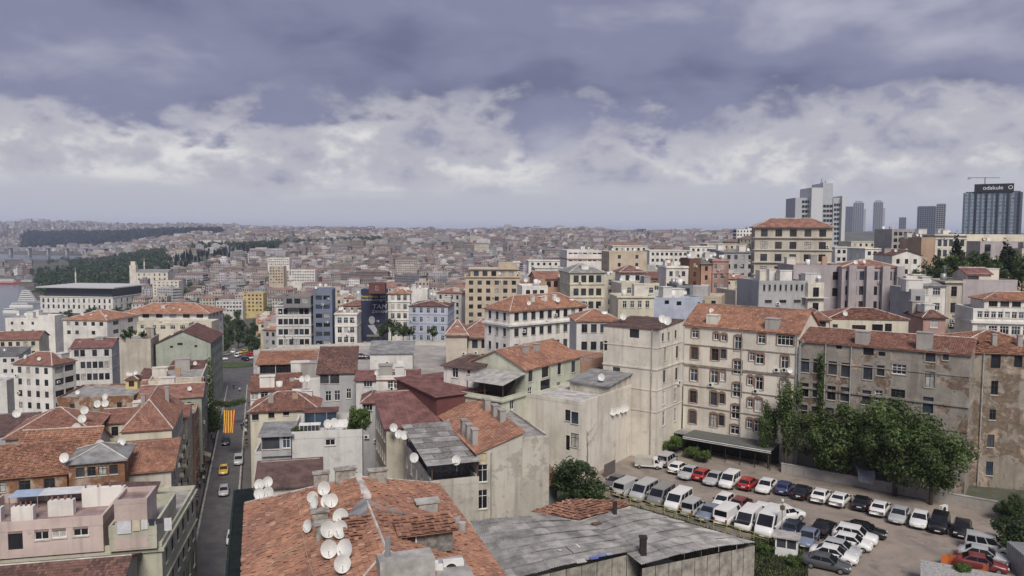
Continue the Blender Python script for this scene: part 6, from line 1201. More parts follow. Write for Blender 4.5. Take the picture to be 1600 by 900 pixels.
def fdishes(b, side, lst, label, group, s=1.0):
    for px, py in lst: dish(facade_pt(b, side, px, py, .3)[0], s, label, group, mast=False)
def dishes(lst, z, label, group, s=1.0):
    for px, py in lst: dish(G(px, py, z), s, label, group)
dishes([(784, 590), (791, 583), (766, 595), (751, 592), (757, 596), (768, 588), (774, 594), (759, 590), (781, 592), (796, 599), (789, 600), (740, 592), (745, 593)], 64.6, 'white satellite dish in the row along the pale green house terrace', 'dishes along the green house terrace', .85)
fdishes(b_W1, 'r', [(955, 643), (962, 641), (970, 639), (975, 637)], 'white satellite dish along the stucco house shelter', 'dishes on the stucco house', 1.05)
dishes([(701, 662), (704, 663), (615, 668), (623, 678), (647, 715), (713, 719), (632, 680)], 60.4, 'white satellite dish fixed to the decayed house', 'dishes on the decayed house', 1.1)
fdishes(b_peach, 'r', [(932, 583), (941, 582)], 'white satellite dish on the peach house wall', 'dishes on the peach house')
dishes([(164, 620), (152, 631), (164, 630)], 53.5, 'white satellite dish on the flat brick building', 'dishes on the brick building', 1.35)
dishes([(128, 654), (119, 668), (26, 646), (132, 641)], 57.6, 'white satellite dish on the patchy hip roof', 'dishes on the patchy hip roof', 1.25)
dishes([(100, 715), (156, 694), (190, 690)], 61.0, 'white satellite dish above the worn orange gable', 'dishes above the worn gable', 1.05)
dishes([(512, 662), (472, 592), (480, 591), (522, 660)], 61.8, 'white satellite dish on the plant-filled terrace', 'dishes on the plant terrace', 1.1)
dishes([(1043, 501), (1035, 498)], 74.5, 'white satellite dish on the tall narrow beige house', 'dishes on the beige tower house', 1.2)
dishes([(1112, 486), (1194, 485)], 74.6, 'white satellite dish above the orange roof of the arched house', 'dishes on the arched house', 1.0)
fdishes(b_BB, 'f', [(1235, 578)], 'white satellite dish beside the paired air conditioners of the arched house', None, .9)
fdishes(b_RT, 'f', [(1537, 782)], 'white satellite dish low on the derelict corner house', None, 1.0)
AC_ = MB().box(-.42, .42, -.16, .16, 0, .62).mesh('casing', M_ACW); ACF = MB().tube([(-.1, -.168, .31), (-.1, -.158, .31)], .24, 16).mesh('fan_grille', M_TRIM); ACB = MB().box(-.4, -.34, -.12, .3, -.06, -.002).box(.34, .4, -.12, .3, -.06, -.002).mesh('bracket', M_METAL)
def aircon(P, rz, label, s=1.0, group=None):
    o = thing('air_conditioner', label, 'air conditioner', P, rz, group); o.scale = (s,) * 3
    place(AC_, 'casing', o); place(ACF, 'fan_grille', o); place(ACB, 'bracket', o)
for b, sd, px, py, lb in ((b_BB, 'f', 1182, 614, 'beside the lower window of the arched beige house'), (b_BB, 'f', 1112, 604, 'below the arched window of the beige house'), (b_BB, 'f', 1215, 581, 'left of the pair under the white window of the arched house'), (b_BB, 'f', 1227, 581, 'right of the pair under the white window of the arched house'), (b_T1, 'r', 1059, 600, 'on the narrow side of the tall beige house'), (b_cbr, 'f', 738, 766, 'between the white windows of the stained tall house'), (b_cbr, 'f', 741, 806, 'below the white windows of the stained tall house'), (b_RT, 'f', 1553, 776, 'low on the derelict corner house'), (b_M1, 'f', 867, 494, 'on the long white house'), (b_brownhip, 'f', 27, 588, 'on the white house with brown hip roof')):
    P, rz = facade_pt(b, sd, px, py); aircon(P, rz, 'white air conditioner ' + lb)
aircon(P_(1474, 800, 52.1), .5, 'white air conditioner box standing on the ground by the ruin', 1.4)
fz = 66.2
for px, py, s, rz in ((708, 886, 1.5, .2), (677, 893, 1.4, .1), (671, 886, 1.3, .1)):
    aircon(G(px, py + 12, fz), AS * .0175 + rz - .3, 'large white outdoor air conditioner on the flat patch of the tile roof', s, 'air conditioners on the tile roof')
# ------------------------------------------------------------------ details of the foreground roof
fo = b_FG.o
def fgl(px, py, off=0.0):
    p = march(px, py, fg_roof, off); q = p - Vector((fo.location.x, fo.location.y, 0)); return Vector((q.dot(SU), q.dot(SV), p.z - fo.location.z))
q = fgl(690, 895); MB().box(q.x - 3.6, q.x + 1.6, q.y - 4, q.y + 1.3, q.z - 2.2, q.z + .35).obj('flat_patch', rm_('flat'), fo)
q = fgl(605, 876); MB().box(q.x - .6, q.x + 2.6, q.y - 1.2, q.y + .3, q.z - 2.0, q.z + .35).obj('roof_hatch', M_CONC, fo); MB().tube([(q.x, q.y - .2, q.z + .3), (q.x, q.y - .2, q.z + 1.5)], .16, 10).obj('flue', M_METAL, fo)
q = fgl(668, 797); MB().box(q.x - .8, q.x + .7, q.y - .5, q.y + .4, q.z - 1, q.z + .7).box(q.x - 1.0, q.x + .9, q.y - .6, q.y + .5, q.z + .702, q.z + .85).obj('chimney', M_CONC, fo)
for px, py in ((714, 823), (722, 830)):
    q = fgl(px, py); MB().tube([(q.x, q.y, q.z - .6), (q.x, q.y, q.z + .7)], [.36, .30], 10).obj('chimney_pot', M_CONC, fo)
for px, py, w, lean in ((500, 818, .55, 0), (508, 838, .6, 0), (502, 756, .6, 0), (540, 750, .8, 0), (590, 752, .7, 0)):
    q = fgl(px, py); MB().box(q.x - w, q.x + w, q.y - .3, q.y + .3, q.z - 1.0, q.z + .9).box(q.x - w - .1, q.x + w + .1, q.y - .4, q.y + .4, q.z + .902, q.z + 1.02).obj('chimney', plain('old_mortar', (.30, .28, .25), .95, 0, .4, 2), fo)
# two dormers
def dormer(px, py, w, dep, h, clad, tiles_):
    q = fgl(px, py); d_ = MB(); x0, y0, z0_ = q.x, q.y, q.z - .4
    d_.box(x0, x0 + w, y0 - .0, y0 + dep, z0_ - .8, z0_ + h); dm = d_.obj('dormer', clad, fo)
    rp = [Vector((x0 - .3, y0 - .4, z0_ + h + .02)), Vector((x0 + w + .3, y0 - .4, z0_ + h + .02)), Vector((x0 + w + .3, y0 + dep, z0_ + h + .45)), Vector((x0 - .3, y0 + dep, z0_ + h + .45))]
    r_ = MB().poly(rp).poly([p - Vector((0, 0, .1)) for p in rp[::-1]]); r_.obj('dormer_roof', rm_('tile_o'), dm)
    if tiles_:
        tb = MB(); tile_plane(tb, rp, 'tile_o', wear=3); tb.obj('tile_covering', M_TILE, dm, kind='stuff')
    fm, pms, sill = window_mesh(.7, .8, 'white'); wd = place(fm, 'window', dm, M=Matrix.Translation((x0 + .6, y0 - .17, z0_ + h * .45)))
    place(pms[1], 'pane', wd)
    return dm
PLANK = plain('weathered_planks', (.20, .19, .18), .95, 0, .4, 3)
dormer(547, 850, 2.4, 2.6, .75, PLANK, True); dormer(628, 842, 3.4, 2.0, .7, PLANK, True)
# grey flashing sheet across the ridge
a, c_, e_ = fgl(562, 790, .12), fgl(600, 776, .12), fgl(640, 800, .12)
MB().poly([fgl(541, 806, .15), fgl(565, 780, .2), fgl(572, 779, .2), fgl(588, 786, .15), fgl(637, 803, .15), fgl(588, 797, .2), fgl(570, 805, .2)]).obj('flashing', rm_('sheet_g'), fo)
# mortar-smeared ridge blobs
for i in range(26):
    f = i / 25; q = fgl(558 + 16 * f + rnd.uniform(-2, 2), 741 + 38 * f); s = rnd.uniform(.12, .28)
    MB().box(q.x - s, q.x + s, q.y - s, q.y + s, q.z - .1, q.z + .14).obj('mortar_patch', rm_('mortar'), fo)
# loose cables across the tiles
for pts in (((460, 770), (470, 800), (473, 835), (480, 870), (490, 900)), ((395, 860), (440, 850), (470, 830), (500, 815)), ((400, 900), (440, 870), (480, 845), (512, 830)), ((420, 880), (450, 862), (500, 850)), ((430, 815), (470, 822), (505, 825))):
    MB().tube([fgl(x, y, .1) for x, y in pts], .022, 4).obj('cable', plain('cable_beige', (.40, .33, .24), .8), fo)
# ------------------------------------------------------------------ corrugated shed
z_ = 56.5
sh = thing('corrugated_shed', 'big shed with patched grey corrugated roof and rusty sheet walls', 'shed', G(950, 850, z_ - 4.5)); so = sh.location.copy()
M_COR = plain('corrugated_sheet', (.31, .30, .29), .85, 0, .3, .8); M_COR2 = plain('corrugated_sheet_pale', (.36, .35, .335), .85, 0, .3, .8); M_COR3 = plain('corrugated_sheet_dark', (.25, .245, .235), .85, 0, .35, .8); M_RUST = plain('rusty_sheet', (.30, .28, .245), .85, 0, .4, 1.0)
def patch(c4, nu, nv, seed, bulge):
    rn = random.Random(seed)
    def bil(u, v): return c4[0].lerp(c4[1], u).lerp(c4[3].lerp(c4[2], u), v)
    for i in range(nu):
        for j in range(nv):
            mb = MB(); k = 6; e = .006; ju, jv = rn.uniform(-.004, .004), rn.uniform(-.006, .006); lift = rn.uniform(0, .05)
            rows = []
            for b_ in (0, 1):
                v = (j + b_ * 1.08 - .04) / nv + jv; row = []
                for a in range(2 * k + 1):
                    u = (i + a / (2 * k) * 1.04 - .02) / nu + ju; p = bil(u, min(1.01, max(-.01, v))) + Vector((0, 0, (.085 if a % 2 else 0) + lift + (.07 if b_ == 0 else .0) + bulge(u, v))); row.append(p - so)
                rows.append(row)
            for a in range(2 * k): mb.quad(rows[0][a], rows[0][a + 1], rows[1][a + 1], rows[1][a])
            mb.obj('roof_sheet', rn.choice((M_COR, M_COR, M_COR2, M_COR3)), sh)
gA, gB, gC, gD = G(735, 815, z_), G(906, 807, z_ + .3), G(1002, 860, z_ + .3), G(782, 912, z_)
patch([gD, gC, gB, gA], 9, 7, 1, lambda u, v: .25 * math.sin(3.14 * max(0, min(1, u))))
hA, hB, hC, hD = G(906, 805, z_ + .35), G(972, 789, z_ + .1), G(1180, 849, z_ - .6), G(1003, 884, z_ + .2)
patch([hD, hC, hB, hA], 9, 8, 2, lambda u, v: .35 * math.sin(3.14 * max(0, min(1, u))))
def wall_sheets(A, Bp, h, n, mat):
    for i in range(n):
        a, b_ = A.lerp(Bp, (i + .02) / n), A.lerp(Bp, (i + .98) / n); mb = MB(); t = (b_ - a); nn = Vector((t.y, -t.x, 0)).normalized(); k = 8
        pts = [a + t * (q / (2 * k)) + nn * (.03 if q % 2 else 0) for q in range(2 * k + 1)]; up = Vector((0, 0, h + rnd.uniform(-.15, .1)))
        for q in range(2 * k): mb.quad(pts[q] - so - Vector((0, 0, .0)) - up, pts[q + 1] - so - up, pts[q + 1] - so, pts[q] - so)
        mb.obj('wall_sheet', mat, sh)
dz = Vector((0, 0, .25))
wall_sheets(hD - dz, hC - dz, 4.6, 9, M_RUST); wall_sheets(gD - dz * .4, gC - dz * .4, 4.8, 9, M_RUST); wall_sheets(gA - dz, gD - dz, 4.4, 8, PLANK)
wall_sheets(hC - dz, hB - dz, 4.4, 8, M_RUST)
p = PD(1005, 841, 69.5) - so; MB().box(p.x - .30, p.x + .30, p.y - .28, p.y + .28, -2.5, p.z).box(p.x - .36, p.x + .36, p.y - .34, p.y + .34, p.z + .002, p.z + .2).obj('rusted_post', plain('rust_dark', (.035, .028, .026), .9), sh)
for px, py, w, l, c in ((907, 877, 1.0, .7, (.45, .44, .42)), (928, 872, .8, .5, (.12, .16, .42)), (940, 868, .7, .45, (.16, .2, .45)), (952, 866, .6, .4, (.35, .37, .5)), (932, 818, 1.0, .6, (.14, .08, .06)), (903, 853, .2, .8, (.6, .6, .58)), (875, 860, .3, .25, (.5, .5, .48))):
    P = G(px, py, z_ + .55); place(MB().box(-w/2, w/2, -l/2, l/2, 0, .05).mesh('loose_board', plain('board_%d' % px, c, .7)), 'loose_board', None, P, .35, label='loose %s board lying on the corrugated roof' % ('blue' if c[2] > c[0] * 1.5 else 'brown' if c[0] < .2 else 'pale'), cat='board', group='boards on the corrugated roof: ' + ('blue' if c[2] > c[0] * 1.5 else 'brown' if c[0] < .2 else 'pale'))
# tiled remnant roof behind the shed
rt = thing('ruined_outbuilding', 'collapsing outbuilding with broken orange tiles behind the corrugated shed', 'building', G(900, 815, 52)); ro_ = rt.location.copy()
pl = [G(828, 799, 57.0), G(905, 812, 57.2), G(985, 789, 57.3), G(968, 781, 57.6), G(890, 780, 58.2)]
tb = MB(); base_ = MB().poly([p - ro_ for p in pl]); base_.obj('roof', rm_('tile_b'), rt)
for tri in ((0, 1, 4), (1, 2, 4), (2, 3, 4)): tile_plane(tb, [pl[i] - ro_ for i in tri], 'tile_o', wear=4)
tb.obj('tile_covering', M_TILE, rt, kind='stuff')
wl_ = MB()
for i in range(3): a, c_ = pl[i] - ro_, pl[i + 1] - ro_; wl_.quad(Vector((a.x, a.y, -2)), Vector((c_.x, c_.y, -2)), c_ - Vector((0, 0, .1)), a - Vector((0, 0, .1)))
wl_.obj('wall', wm('dirty'), rt)
p = G(961, 784, 58.5) - ro_; MB().box(p.x - .2, p.x + .2, p.y - .2, p.y + .2, 2, p.z).obj('rusted_post', plain('rust_dark', (.035, .028, .026), .9), rt)
# ------------------------------------------------------------------ car park furniture
bo = thing('attendant_booth', 'small white attendant booth with flat roof beside the parked cars', 'booth', P_(1229, 866), rad(-24)); 
MB().box(-1.15, 1.15, -.9, .9, 0, 1.0).box(-1.15, -1.0, -.9, .9, 1.001, 2.1).box(1.0, 1.15, -.9, .9, 1.001, 2.1).box(-.999, .999, .75, .9, 1.001, 2.1).box(-.06, .06, -.9, -.75, 1.001, 2.1).obj('wall', M_WHITE, bo)
MB().box(-1.4, 1.4, -1.15, 1.1, 2.102, 2.25).obj('roof', M_CONC, bo)
for s in (-1, 1): MB().box(min(s * .06, s * .99) + .01, max(s * .06, s * .99) - .01, -.86, -.82, 1.002, 2.098).obj('pane', M_GLASS[1], bo)
lp = thing('lamp_pole', 'thin pole with lamp and junction box beside the tall white van', 'pole', P_(1221, 844)); MB().tube([(0, 0, 0), (0, 0, 4.6)], [.06, .05], 8).obj('post', M_METAL, lp); MB().box(-.22, .22, -.15, .15, 3.6, 4.1).obj('junction_box', plain('rust_brown', (.12, .07, .05), .8), lp); MB().tube([(0, 0, 4.6), (.25, 0, 4.8), (.9, 0, 4.75)], .03, 6).obj('arm', M_METAL, lp); MB().tube([(0, 0, 4.6), (0, 0, 4.85)], .16, 8).obj('lamp', M_ACW, lp)
fe = thing('rail_fence', 'yellow-green pipe rail fence along the car park edge', 'fence', P_(940, 770)); fo_ = fe.location.copy(); A, Bq = P_(936, 772), P_(1200, 851); M_FEN = plain('rail_yellow', (.36, .36, .13), .6)
for h in (.55, .95): MB().tube([A - fo_ + Vector((0, 0, h)), Bq - fo_ + Vector((0, 0, h))], .04, 6).obj('rail', M_FEN, fe)
for i in range(15): p = A.lerp(Bq, i / 14) - fo_; MB().tube([p, p + Vector((0, 0, 1.0))], .045, 6).obj('post', M_FEN, fe)
lw = thing('low_wall', 'low stained concrete wall behind the back row of cars', 'wall', pp(-16, 112.6, 52), rad(AP)); MB().box(-16, 11, -.15, .15, -.1, 1.35).obj('panel', wm('concrete'), lw); MB().box(-16.05, 11.05, -.2, .2, 1.352, 1.45).obj('coping', M_CONC, lw)
tp = thing('tarpaulin', 'grey tarpaulin sagging under the dark trees', 'tarpaulin', pp(-17.2, 112.2, 52)); mb = MB(); A = [PD(1334, 723, 104), PD(1366, 735, 102), PD(1364, 757, 101), PD(1342, 752, 102)]
for i in range(6):
    for j in range(6):
        def q(a, b_): return A[0].lerp(A[1], a / 6).lerp(A[3].lerp(A[2], a / 6), b_ / 6) - tp.location + Vector((0, -.4 * math.sin(3.14 * b_ / 6), -.5 * math.sin(3.14 * a / 6) * (1 - b_ / 6)))
        mb.quad(q(i, j), q(i + 1, j), q(i + 1, j + 1), q(i, j + 1))
mb.obj('sheet', plain('tarp_grey', (.24, .25, .28), .6), tp, True)
rc = thing('restaurant_canopy', 'dark flat restaurant canopy with striped valance under the arched house', 'canopy', pp(-41, 114.5, 52), rad(AP))
MB().box(-6.5, 7.5, -2.2, 2.3, 3.0, 3.15).obj('roof', plain('canopy_felt', (.12, .125, .12), .9), rc); MB().box(-9.5, -6.6, -.6, 2.3, 2.8, 2.95).obj('side_roof', rm_('flat'), rc)
for i in range(7): MB().box(-6.5 + i * 2.3, -6.4 + i * 2.3, -2.1, -2.0, 0, 2.99).obj('post', M_BLACK, rc)
for i in range(4): MB().box(-6.5, 7.5, -2.3 - .02 * i, -2.22 - .02 * i, 2.55 + .12 * i, 2.66 + .12 * i).obj('valance_stripe', M_WHITE if i % 2 else plain('valance_black', (.03, .03, .035), .8), rc)
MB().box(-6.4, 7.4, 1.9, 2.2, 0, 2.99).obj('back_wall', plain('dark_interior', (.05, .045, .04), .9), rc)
for i in range(3): place(MB().box(-.35, .35, -.35, .35, .7, .74).box(-.04, .04, -.04, .04, 0, .699).mesh('cafe_table', M_BROWN), 'cafe_table', None, pp(-45 + i * 4.2, 113.9, 52), label='brown cafe table under the restaurant canopy', cat='table', group='cafe tables under the canopy')
nb = thing('orange_net_fence', 'orange plastic net barrier in front of the dark red saloon', 'barrier', P_(1505, 893)); A, Bq, Cq = P_(1470, 884), P_(1480, 880), P_(1543, 897); mb = MB()
for a_, b_ in ((A, Bq), (Bq, Cq)):
    for i in range(6):
        p0, p1 = a_.lerp(b_, i / 6) - nb.location, a_.lerp(b_, (i + 1) / 6) - nb.location; u = Vector((0, 0, 1.05 + .1 * math.sin(i))); mb.quad(p0, p1, p1 + u, p0 + u)
mb.obj('net', plain('net_orange', (.50, .14, .035), .8), nb)
for p in (A, Bq, Bq.lerp(Cq, .5), Cq): p = p - nb.location; MB().tube([p, p + Vector((0, 0, 1.2))], .04, 6).obj('post', M_METAL, nb)
gh = thing('gravel_roof_hut', 'low hut with pale gravel roof at the car park edge', 'hut', P_(1526, 945), rad(-28)); MB().box(-4.6, 4.2, -2, 3.4, 0, 1.9).obj('wall', wm('pale'), gh); MB().box(-4.8, 4.4, -2.2, 3.6, 1.902, 2.05).obj('roof', plain('gravel', (.33, .32, .31), .95, 0, .35, 6), gh)
mc = thing('metal_container', 'pale ribbed metal container at the right edge', 'container', P_(1612, 897), rad(-10)); MB().box(-1.6, 2.5, -2, 2, 0, 2.6).obj('body', M_METAL, mc)
for i in range(9): MB().box(-1.64, -1.602, -1.9 + i * .44, -1.68 + i * .44, .1, 2.5).obj('rib', M_METAL, mc)
lf = thing('leaning_frames', 'three dark framed panels leaning on the stucco wall', 'panel', P_(952, 742), rad(54))
for i in range(3): MB().box(-1.6 + i * 1.1, -.55 + i * 1.1, -.1, 0.0, 0, 1.9).obj('panel', plain('panel_dark', (.13, .11, .115), .7), lf)
for px, py in ((1515, 851), (1303, 838)):
    cn = thing('traffic_cone', 'small red and white traffic cone between the parked cars', 'cone', P_(px, py, 52.01), 0, 'traffic cones in the car park'); MB().tube([(0, 0, 0), (0, 0, .75)], [.18, .03], 10).obj('cone', plain('cone_red', (.55, .07, .03), .6), cn); MB().tube([(0, 0, .3), (0, 0, .5)], [.13, .09], 10).obj('stripe', M_WHITE, cn)
# weeds on the bank between shed and booth
rn = random.Random(77); mb = MB()
for i in range(5200):
    p = P_(rn.uniform(1172, 1262), rn.uniform(842, 912)); h = rn.uniform(.1, .5); a = rn.uniform(0, 6.28); w = .08
    c = rn.choice(GR1 + GRD + [(.14, .12, .065), (.11, .10, .06)]); mb.poly([p + Vector((math.cos(a) * w, math.sin(a) * w, -.02)), p - Vector((math.cos(a) * w, math.sin(a) * w, .02)), p + Vector((rn.uniform(-.2, .2), rn.uniform(-.2, .2), h))], c)
mb.obj('weeds', M_LEAFM, kind='stuff', label='rough weeds on the bank beside the booth', cat='weeds')
mb = MB()
for i in range(2600):
    f = rn.random(); p = P_(936, 776).lerp(P_(1200, 856), f) + Vector((rn.uniform(-.5, .5), rn.uniform(-.9, .3), 0)); h = rn.uniform(.1, .45); a = rn.uniform(0, 6.28); w = .07
    mb.poly([p + Vector((math.cos(a) * w, math.sin(a) * w, -.02)), p - Vector((math.cos(a) * w, math.sin(a) * w, .02)), p + Vector((rn.uniform(-.2, .2), rn.uniform(-.2, .2), h))], rn.choice(GR1 + GR2))
mb.obj('grass', M_LEAFM, kind='stuff', label='grass strip along the pipe rail fence', cat='grass')
# ------------------------------------------------------------------ parking deck
dk = thing('parking_deck', 'wide concrete parking deck with a curved parapet', 'building', (0, 0, 44)); zd = 54.6
ring = [G(x, y, zd) for x, y in ((396, 601), (396, 553), (470, 545), (560, 541), (640, 539), (700, 540), (745, 545), (772, 556), (790, 575), (790, 606), (560, 612))]
MB().prism([(p.x, p.y) for p in ring[::-1]], -3, zd - 44).obj('slab', plain('deck_concrete', (.34, .32, .30), .9, 0, .22, .25), dk)
for a, c_ in zip(ring[1:8], ring[2:9]):
    t = (c_ - a).normalized(); n_ = Vector((-t.y, t.x, 0)); mb = MB(); P4 = [a - n_ * .12, c_ - n_ * .12, c_ + n_ * .12, a + n_ * .12]; mb.prism([(p.x, p.y) for p in P4], zd - 44 + .002, zd - 44 + 1.0); mb.obj('parapet', M_STONE, dk)
    for i in range(int((c_ - a).length / 3.2)): p = a.lerp(c_, (i + .5) / max(1, int((c_ - a).length / 3.2))); MB().box(p.x - .25, p.x + .25, p.y - .25, p.y + .25, zd - 44 + 1.003, zd - 44 + 1.25).obj('parapet_block', M_STONE, dk)
for px, py, c, lb in ((564, 561, 'navy', 'dark car parked alone on the concrete deck'),):
    car('sedan', c, G(px, py, zd + .01), 8, lb)
# advertising banner
bb = thing('advertising_banner', 'tall dark blue printed banner with white and yellow lettering', 'banner', (b_bill.c - b_bill.V * (b_bill.d/2 + .12)).to_tuple()[:2] + (b_bill.z,), rad(4)); wb_ = b_bill.w
MB().box(-wb_/2, wb_/2, -.06, .06, -19.0, .4).obj('cloth', plain('banner_navy', (.035, .04, .075), .8), bb)
PW, PY = plain('print_white', (.62, .62, .64), .8), plain('print_yellow', (.65, .55, .06), .8)
front_text(bb, 'Fenerbahçe', 1.35, PY, -1.5, -.08, -2.4, shear=.2); front_text(bb, 'için', 1.35, PW, 3.4, -.08, -2.4, shear=.2); front_text(bb, 'harekete geçmenin', 1.15, PW, 0, -.08, -3.6, shear=.2); front_text(bb, 'TAM', 2.6, PW, 2.2, -.08, -6.3, shear=.15); front_text(bb, 'ZAMANI', 1.5, PW, 2.2, -.08, -8.1, shear=.15)
fig = MB(); e = [(1.15 * math.cos(a), 1.5 * math.sin(a)) for a in np.linspace(0, 6.283, 20, endpoint=False)]
fig.poly([(-.6 + x, -.075, -11.2 + y) for x, y in e]); fig.poly([(-2.2, -.074, -13.2), (.2, -.074, -12.9), (2.4, -.074, -16.6), (.4, -.074, -16.6)]); fig.obj('portrait', plain('print_grey', (.40, .40, .42), .8), bb)
MB().box(-2.6, 2.4, -.075, -.065, -17.4, -16.7).obj('caption_bar', plain('print_olive', (.20, .21, .15), .8), bb)
for i in range(5):
    for j in range(4): MB().box(-wb_/2 + .9 + j * 2.4, -wb_/2 + 1.9 + j * 2.4, -.064, -.0605, -18.6 + .2, -18.6 + 1.0).obj('air_slit', M_BLACK, bb) if i == 0 else None
# ------------------------------------------------------------------ rooftop detail
def railing(A, Bq, h, name, label, n=None, mat=None, rails=(1.0,), base=True):
    o = thing(name, label, 'railing', A); d_ = Bq - A; n = n or max(2, int(d_.length / .18)); mat = mat or M_BLACK
    for r in rails: MB().tube([Vector((0, 0, h * r)), d_ + Vector((0, 0, h * r))], .03, 5).obj('rail', mat, o)
    mb = MB()
    for i in range(n + 1): p = d_ * (i / n); mb.box(p.x - .012, p.x + .012, p.y - .012, p.y + .012, p.z, p.z + h)
    mb.obj('balusters', mat, o, kind='stuff'); return o
g = b_green
def loc(b, u, v, z): return b.c + b.U * u + b.V * v + Vector((0, 0, z))
railing(loc(g, -g.w/2, -g.d/2 + .15, g.z), loc(g, g.w/2 - 7.6, -g.d/2 + .15, g.z), 1.0, 'iron_railing', 'thin black iron railing before the pink top storey', rails=(1.0, .5))
# chimneys, tanks and blocks on the pink roof
k_ = b_pink
for u, v, w, d_, h, nm in ((-2.2, -1.5, 2.0, .8, 1.5, 'chimney'), (1.4, -.6, 2.4, .8, 1.6, 'chimney'), (5.2, 1.6, 4.2, .7, 2.0, 'chimney'), (-6.2, -1.0, 3.0, .9, 1.4, 'chimney')):
    u *= .9; MB().box(u - w/2, u + w/2, v - d_/2, v + d_/2, k_.H - .9, k_.H - .9 + h).obj(nm, wm('white'), k_.o)
    for q in range(4): MB().tube([(u - w/2 + .3 + q * (w - .6) / 3, v, k_.H - .9 + h), (u - w/2 + .3 + q * (w - .6) / 3, v, k_.H - .5 + h)], .09, 7).obj('chimney_pot', rm_('tile_r'), k_.o)
wt = thing('polycarbonate_roof', 'pale blue and white plastic sheet roof on the pink terrace', 'canopy', loc(k_, .2, 3.2, k_.z - .9), rad(AS - 6)); MB().box(-5, -2.2, -1.2, 1.2, 1.3, 1.36).obj('blue_sheet', plain('sheet_blue', (.35, .45, .58), .4), wt); MB().box(-2.15, 3.4, -1.2, 1.2, 1.32, 1.38).obj('white_sheet', plain('sheet_white', (.62, .63, .64), .4), wt)
for x in (-4.9, -2.2, .6, 3.3): MB().box(x - .04, x + .04, -1.1, -1.02, 0, 1.3).obj('post', M_METAL, wt); MB().box(x - .04, x + .04, 1.02, 1.1, 0, 1.3).obj('post', M_METAL, wt)
# laundry on the green terrace
ln = thing('laundry_line', 'white and coloured laundry drying along the pale green terrace', 'laundry', loc(b_greenp, -b_greenp.w/2 + .5, -b_greenp.d/2 - .12, b_greenp.z), rad(AS - 6)); MB().tube([(0, 0, .5), (b_greenp.w - 1, 0, .5)], .015, 4).obj('line', M_BLACK, ln)
x = .3
for w, h, c in ((1.3, 1.3, (.55, .56, .6)), (.7, 1.1, (.55, .5, .38)), (.6, 1.0, (.6, .6, .6)), (.5, .6, (.03, .035, .06)), (.7, .5, (.05, .05, .06)), (.7, 1.3, (.58, .58, .6))):
    MB().box(x, x + w, -.03, .0, .5 - h, .52).obj('cloth', plain('cloth_l%d' % int(x * 10), c, .9), ln); x += w + .12
# plants and lattice on the white terrace
t_ = b_terr
lb_ = thing('lattice_box', 'white lattice box with dark panels on the plant terrace', 'box', loc(t_, -t_.w/2 + 2.2, -t_.d/2 + 1.6, t_.z - .9), rad(AS - 8)); MB().box(-1.3, 1.3, -.5, .5, 0, 1.5).obj('body', M_DARKF, lb_); MB().box(-1.4, -.02, -.6, .6, 1.502, 1.62).box(.02, 1.4, -.6, .6, 1.502, 1.62).obj('top', M_WHITE, lb_)
for i in range(6): MB().box(-1.3 + i * .5, -1.24 + i * .5, -.54, -.502, 0, 1.5).obj('slat', M_STONE, lb_)
for u, s, lb in ((-t_.w/2 + .5, .55, 'yellow-green potted bush at the corner of the plant terrace'), (2.2, .35, 'small potted conifer on the plant terrace'), (3.3, .4, 'potted shrub beside the tall bamboo'), (4.3, .95, 'tall bamboo clump at the end of the plant terrace'), (3.6, .6, 'bushy pot plant before the bamboo')):
    tree(SH, 'potted_plant', lb, loc(t_, u, -t_.d/2 + .9, t_.z - .9), u, s, None, 'plant', sz=s * (1.7 if 'bamboo' in lb and 'tall' in lb else 1))
sf = thing('garden_sofa', 'white garden sofa on the plant terrace', 'sofa', loc(t_, 1.4, 1.0, t_.z - .9), rad(AS - 8)); MB().box(-1.1, 1.1, -.45, .45, 0, .42).obj('seat', M_WHITE, sf); MB().box(-1.1, 1.1, .3, .45, .422, .85).obj('backrest', M_WHITE, sf)
ph = thing('roof_pavilion', 'grey glazed pavilion with flat roof on the plant terrace', 'pavilion', loc(t_, -1.2, 2.0, t_.z - .9), rad(AS - 8)); MB().box(-2.4, 2.4, -1.4, 1.6, 2.1, 2.25).obj('roof', rm_('tile_d'), ph)
for x in (-2.2, -.8, .8, 2.2): MB().box(x - .05, x + .05, -1.3, -1.2, 0, 2.099).obj('post', M_METAL, ph)
MB().box(-2.2, 2.2, -1.25, -1.22, 0, 2.09).obj('glazing', M_GLASS[3], ph)
# weathered canopy on the decayed house
cp = thing('sheet_canopy', 'weathered grey corrugated canopy over the decayed house terrace', 'canopy', (b_cbl.c.x, b_cbl.c.y, b_cbl.z - .7), rad(AS)); w, d_ = b_cbl.w, b_cbl.d
for i in range(5):
    for j in range(8):
        mb = MB(); x0, x1 = -w/2 - .6 + (w + 1.0) * i / 5, -w/2 - .6 + (w + 1.0) * (i + 1.04) / 5; y0, y1 = -d_/2 - .5 + (d_ * .95) * j / 8, -d_/2 - .5 + (d_ * .95) * (j + 1.1) / 8; jt = rnd.uniform(-.05, .05); zf = lambda y: 2.7 + (y + d_/2) * .05
        for q in range(12): xa, xb = x0 + (x1 - x0) * q / 12, x0 + (x1 - x0) * (q + 1) / 12; za, zb = (.04 if q % 2 else 0), (0 if q % 2 else .04); mb.quad((xa, y0 + jt, zf(y0) + za + .06), (xb, y0 + jt, zf(y0) + zb + .06), (xb, y1 + jt, zf(y1) + zb), (xa, y1 + jt, zf(y1) + za))
        mb.obj('roof_sheet', M_COR if rnd.random() < .6 else PLANK, cp)
for x in (-w/2 + .1, w/2 - .1):
    for y in (-d_/2 + .1, 0, d_/2 - 2): MB().box(x - .07, x + .07, y - .07, y + .07, 0, 2.66 + (y + d_/2) * .05).obj('post', M_BROWN, cp)
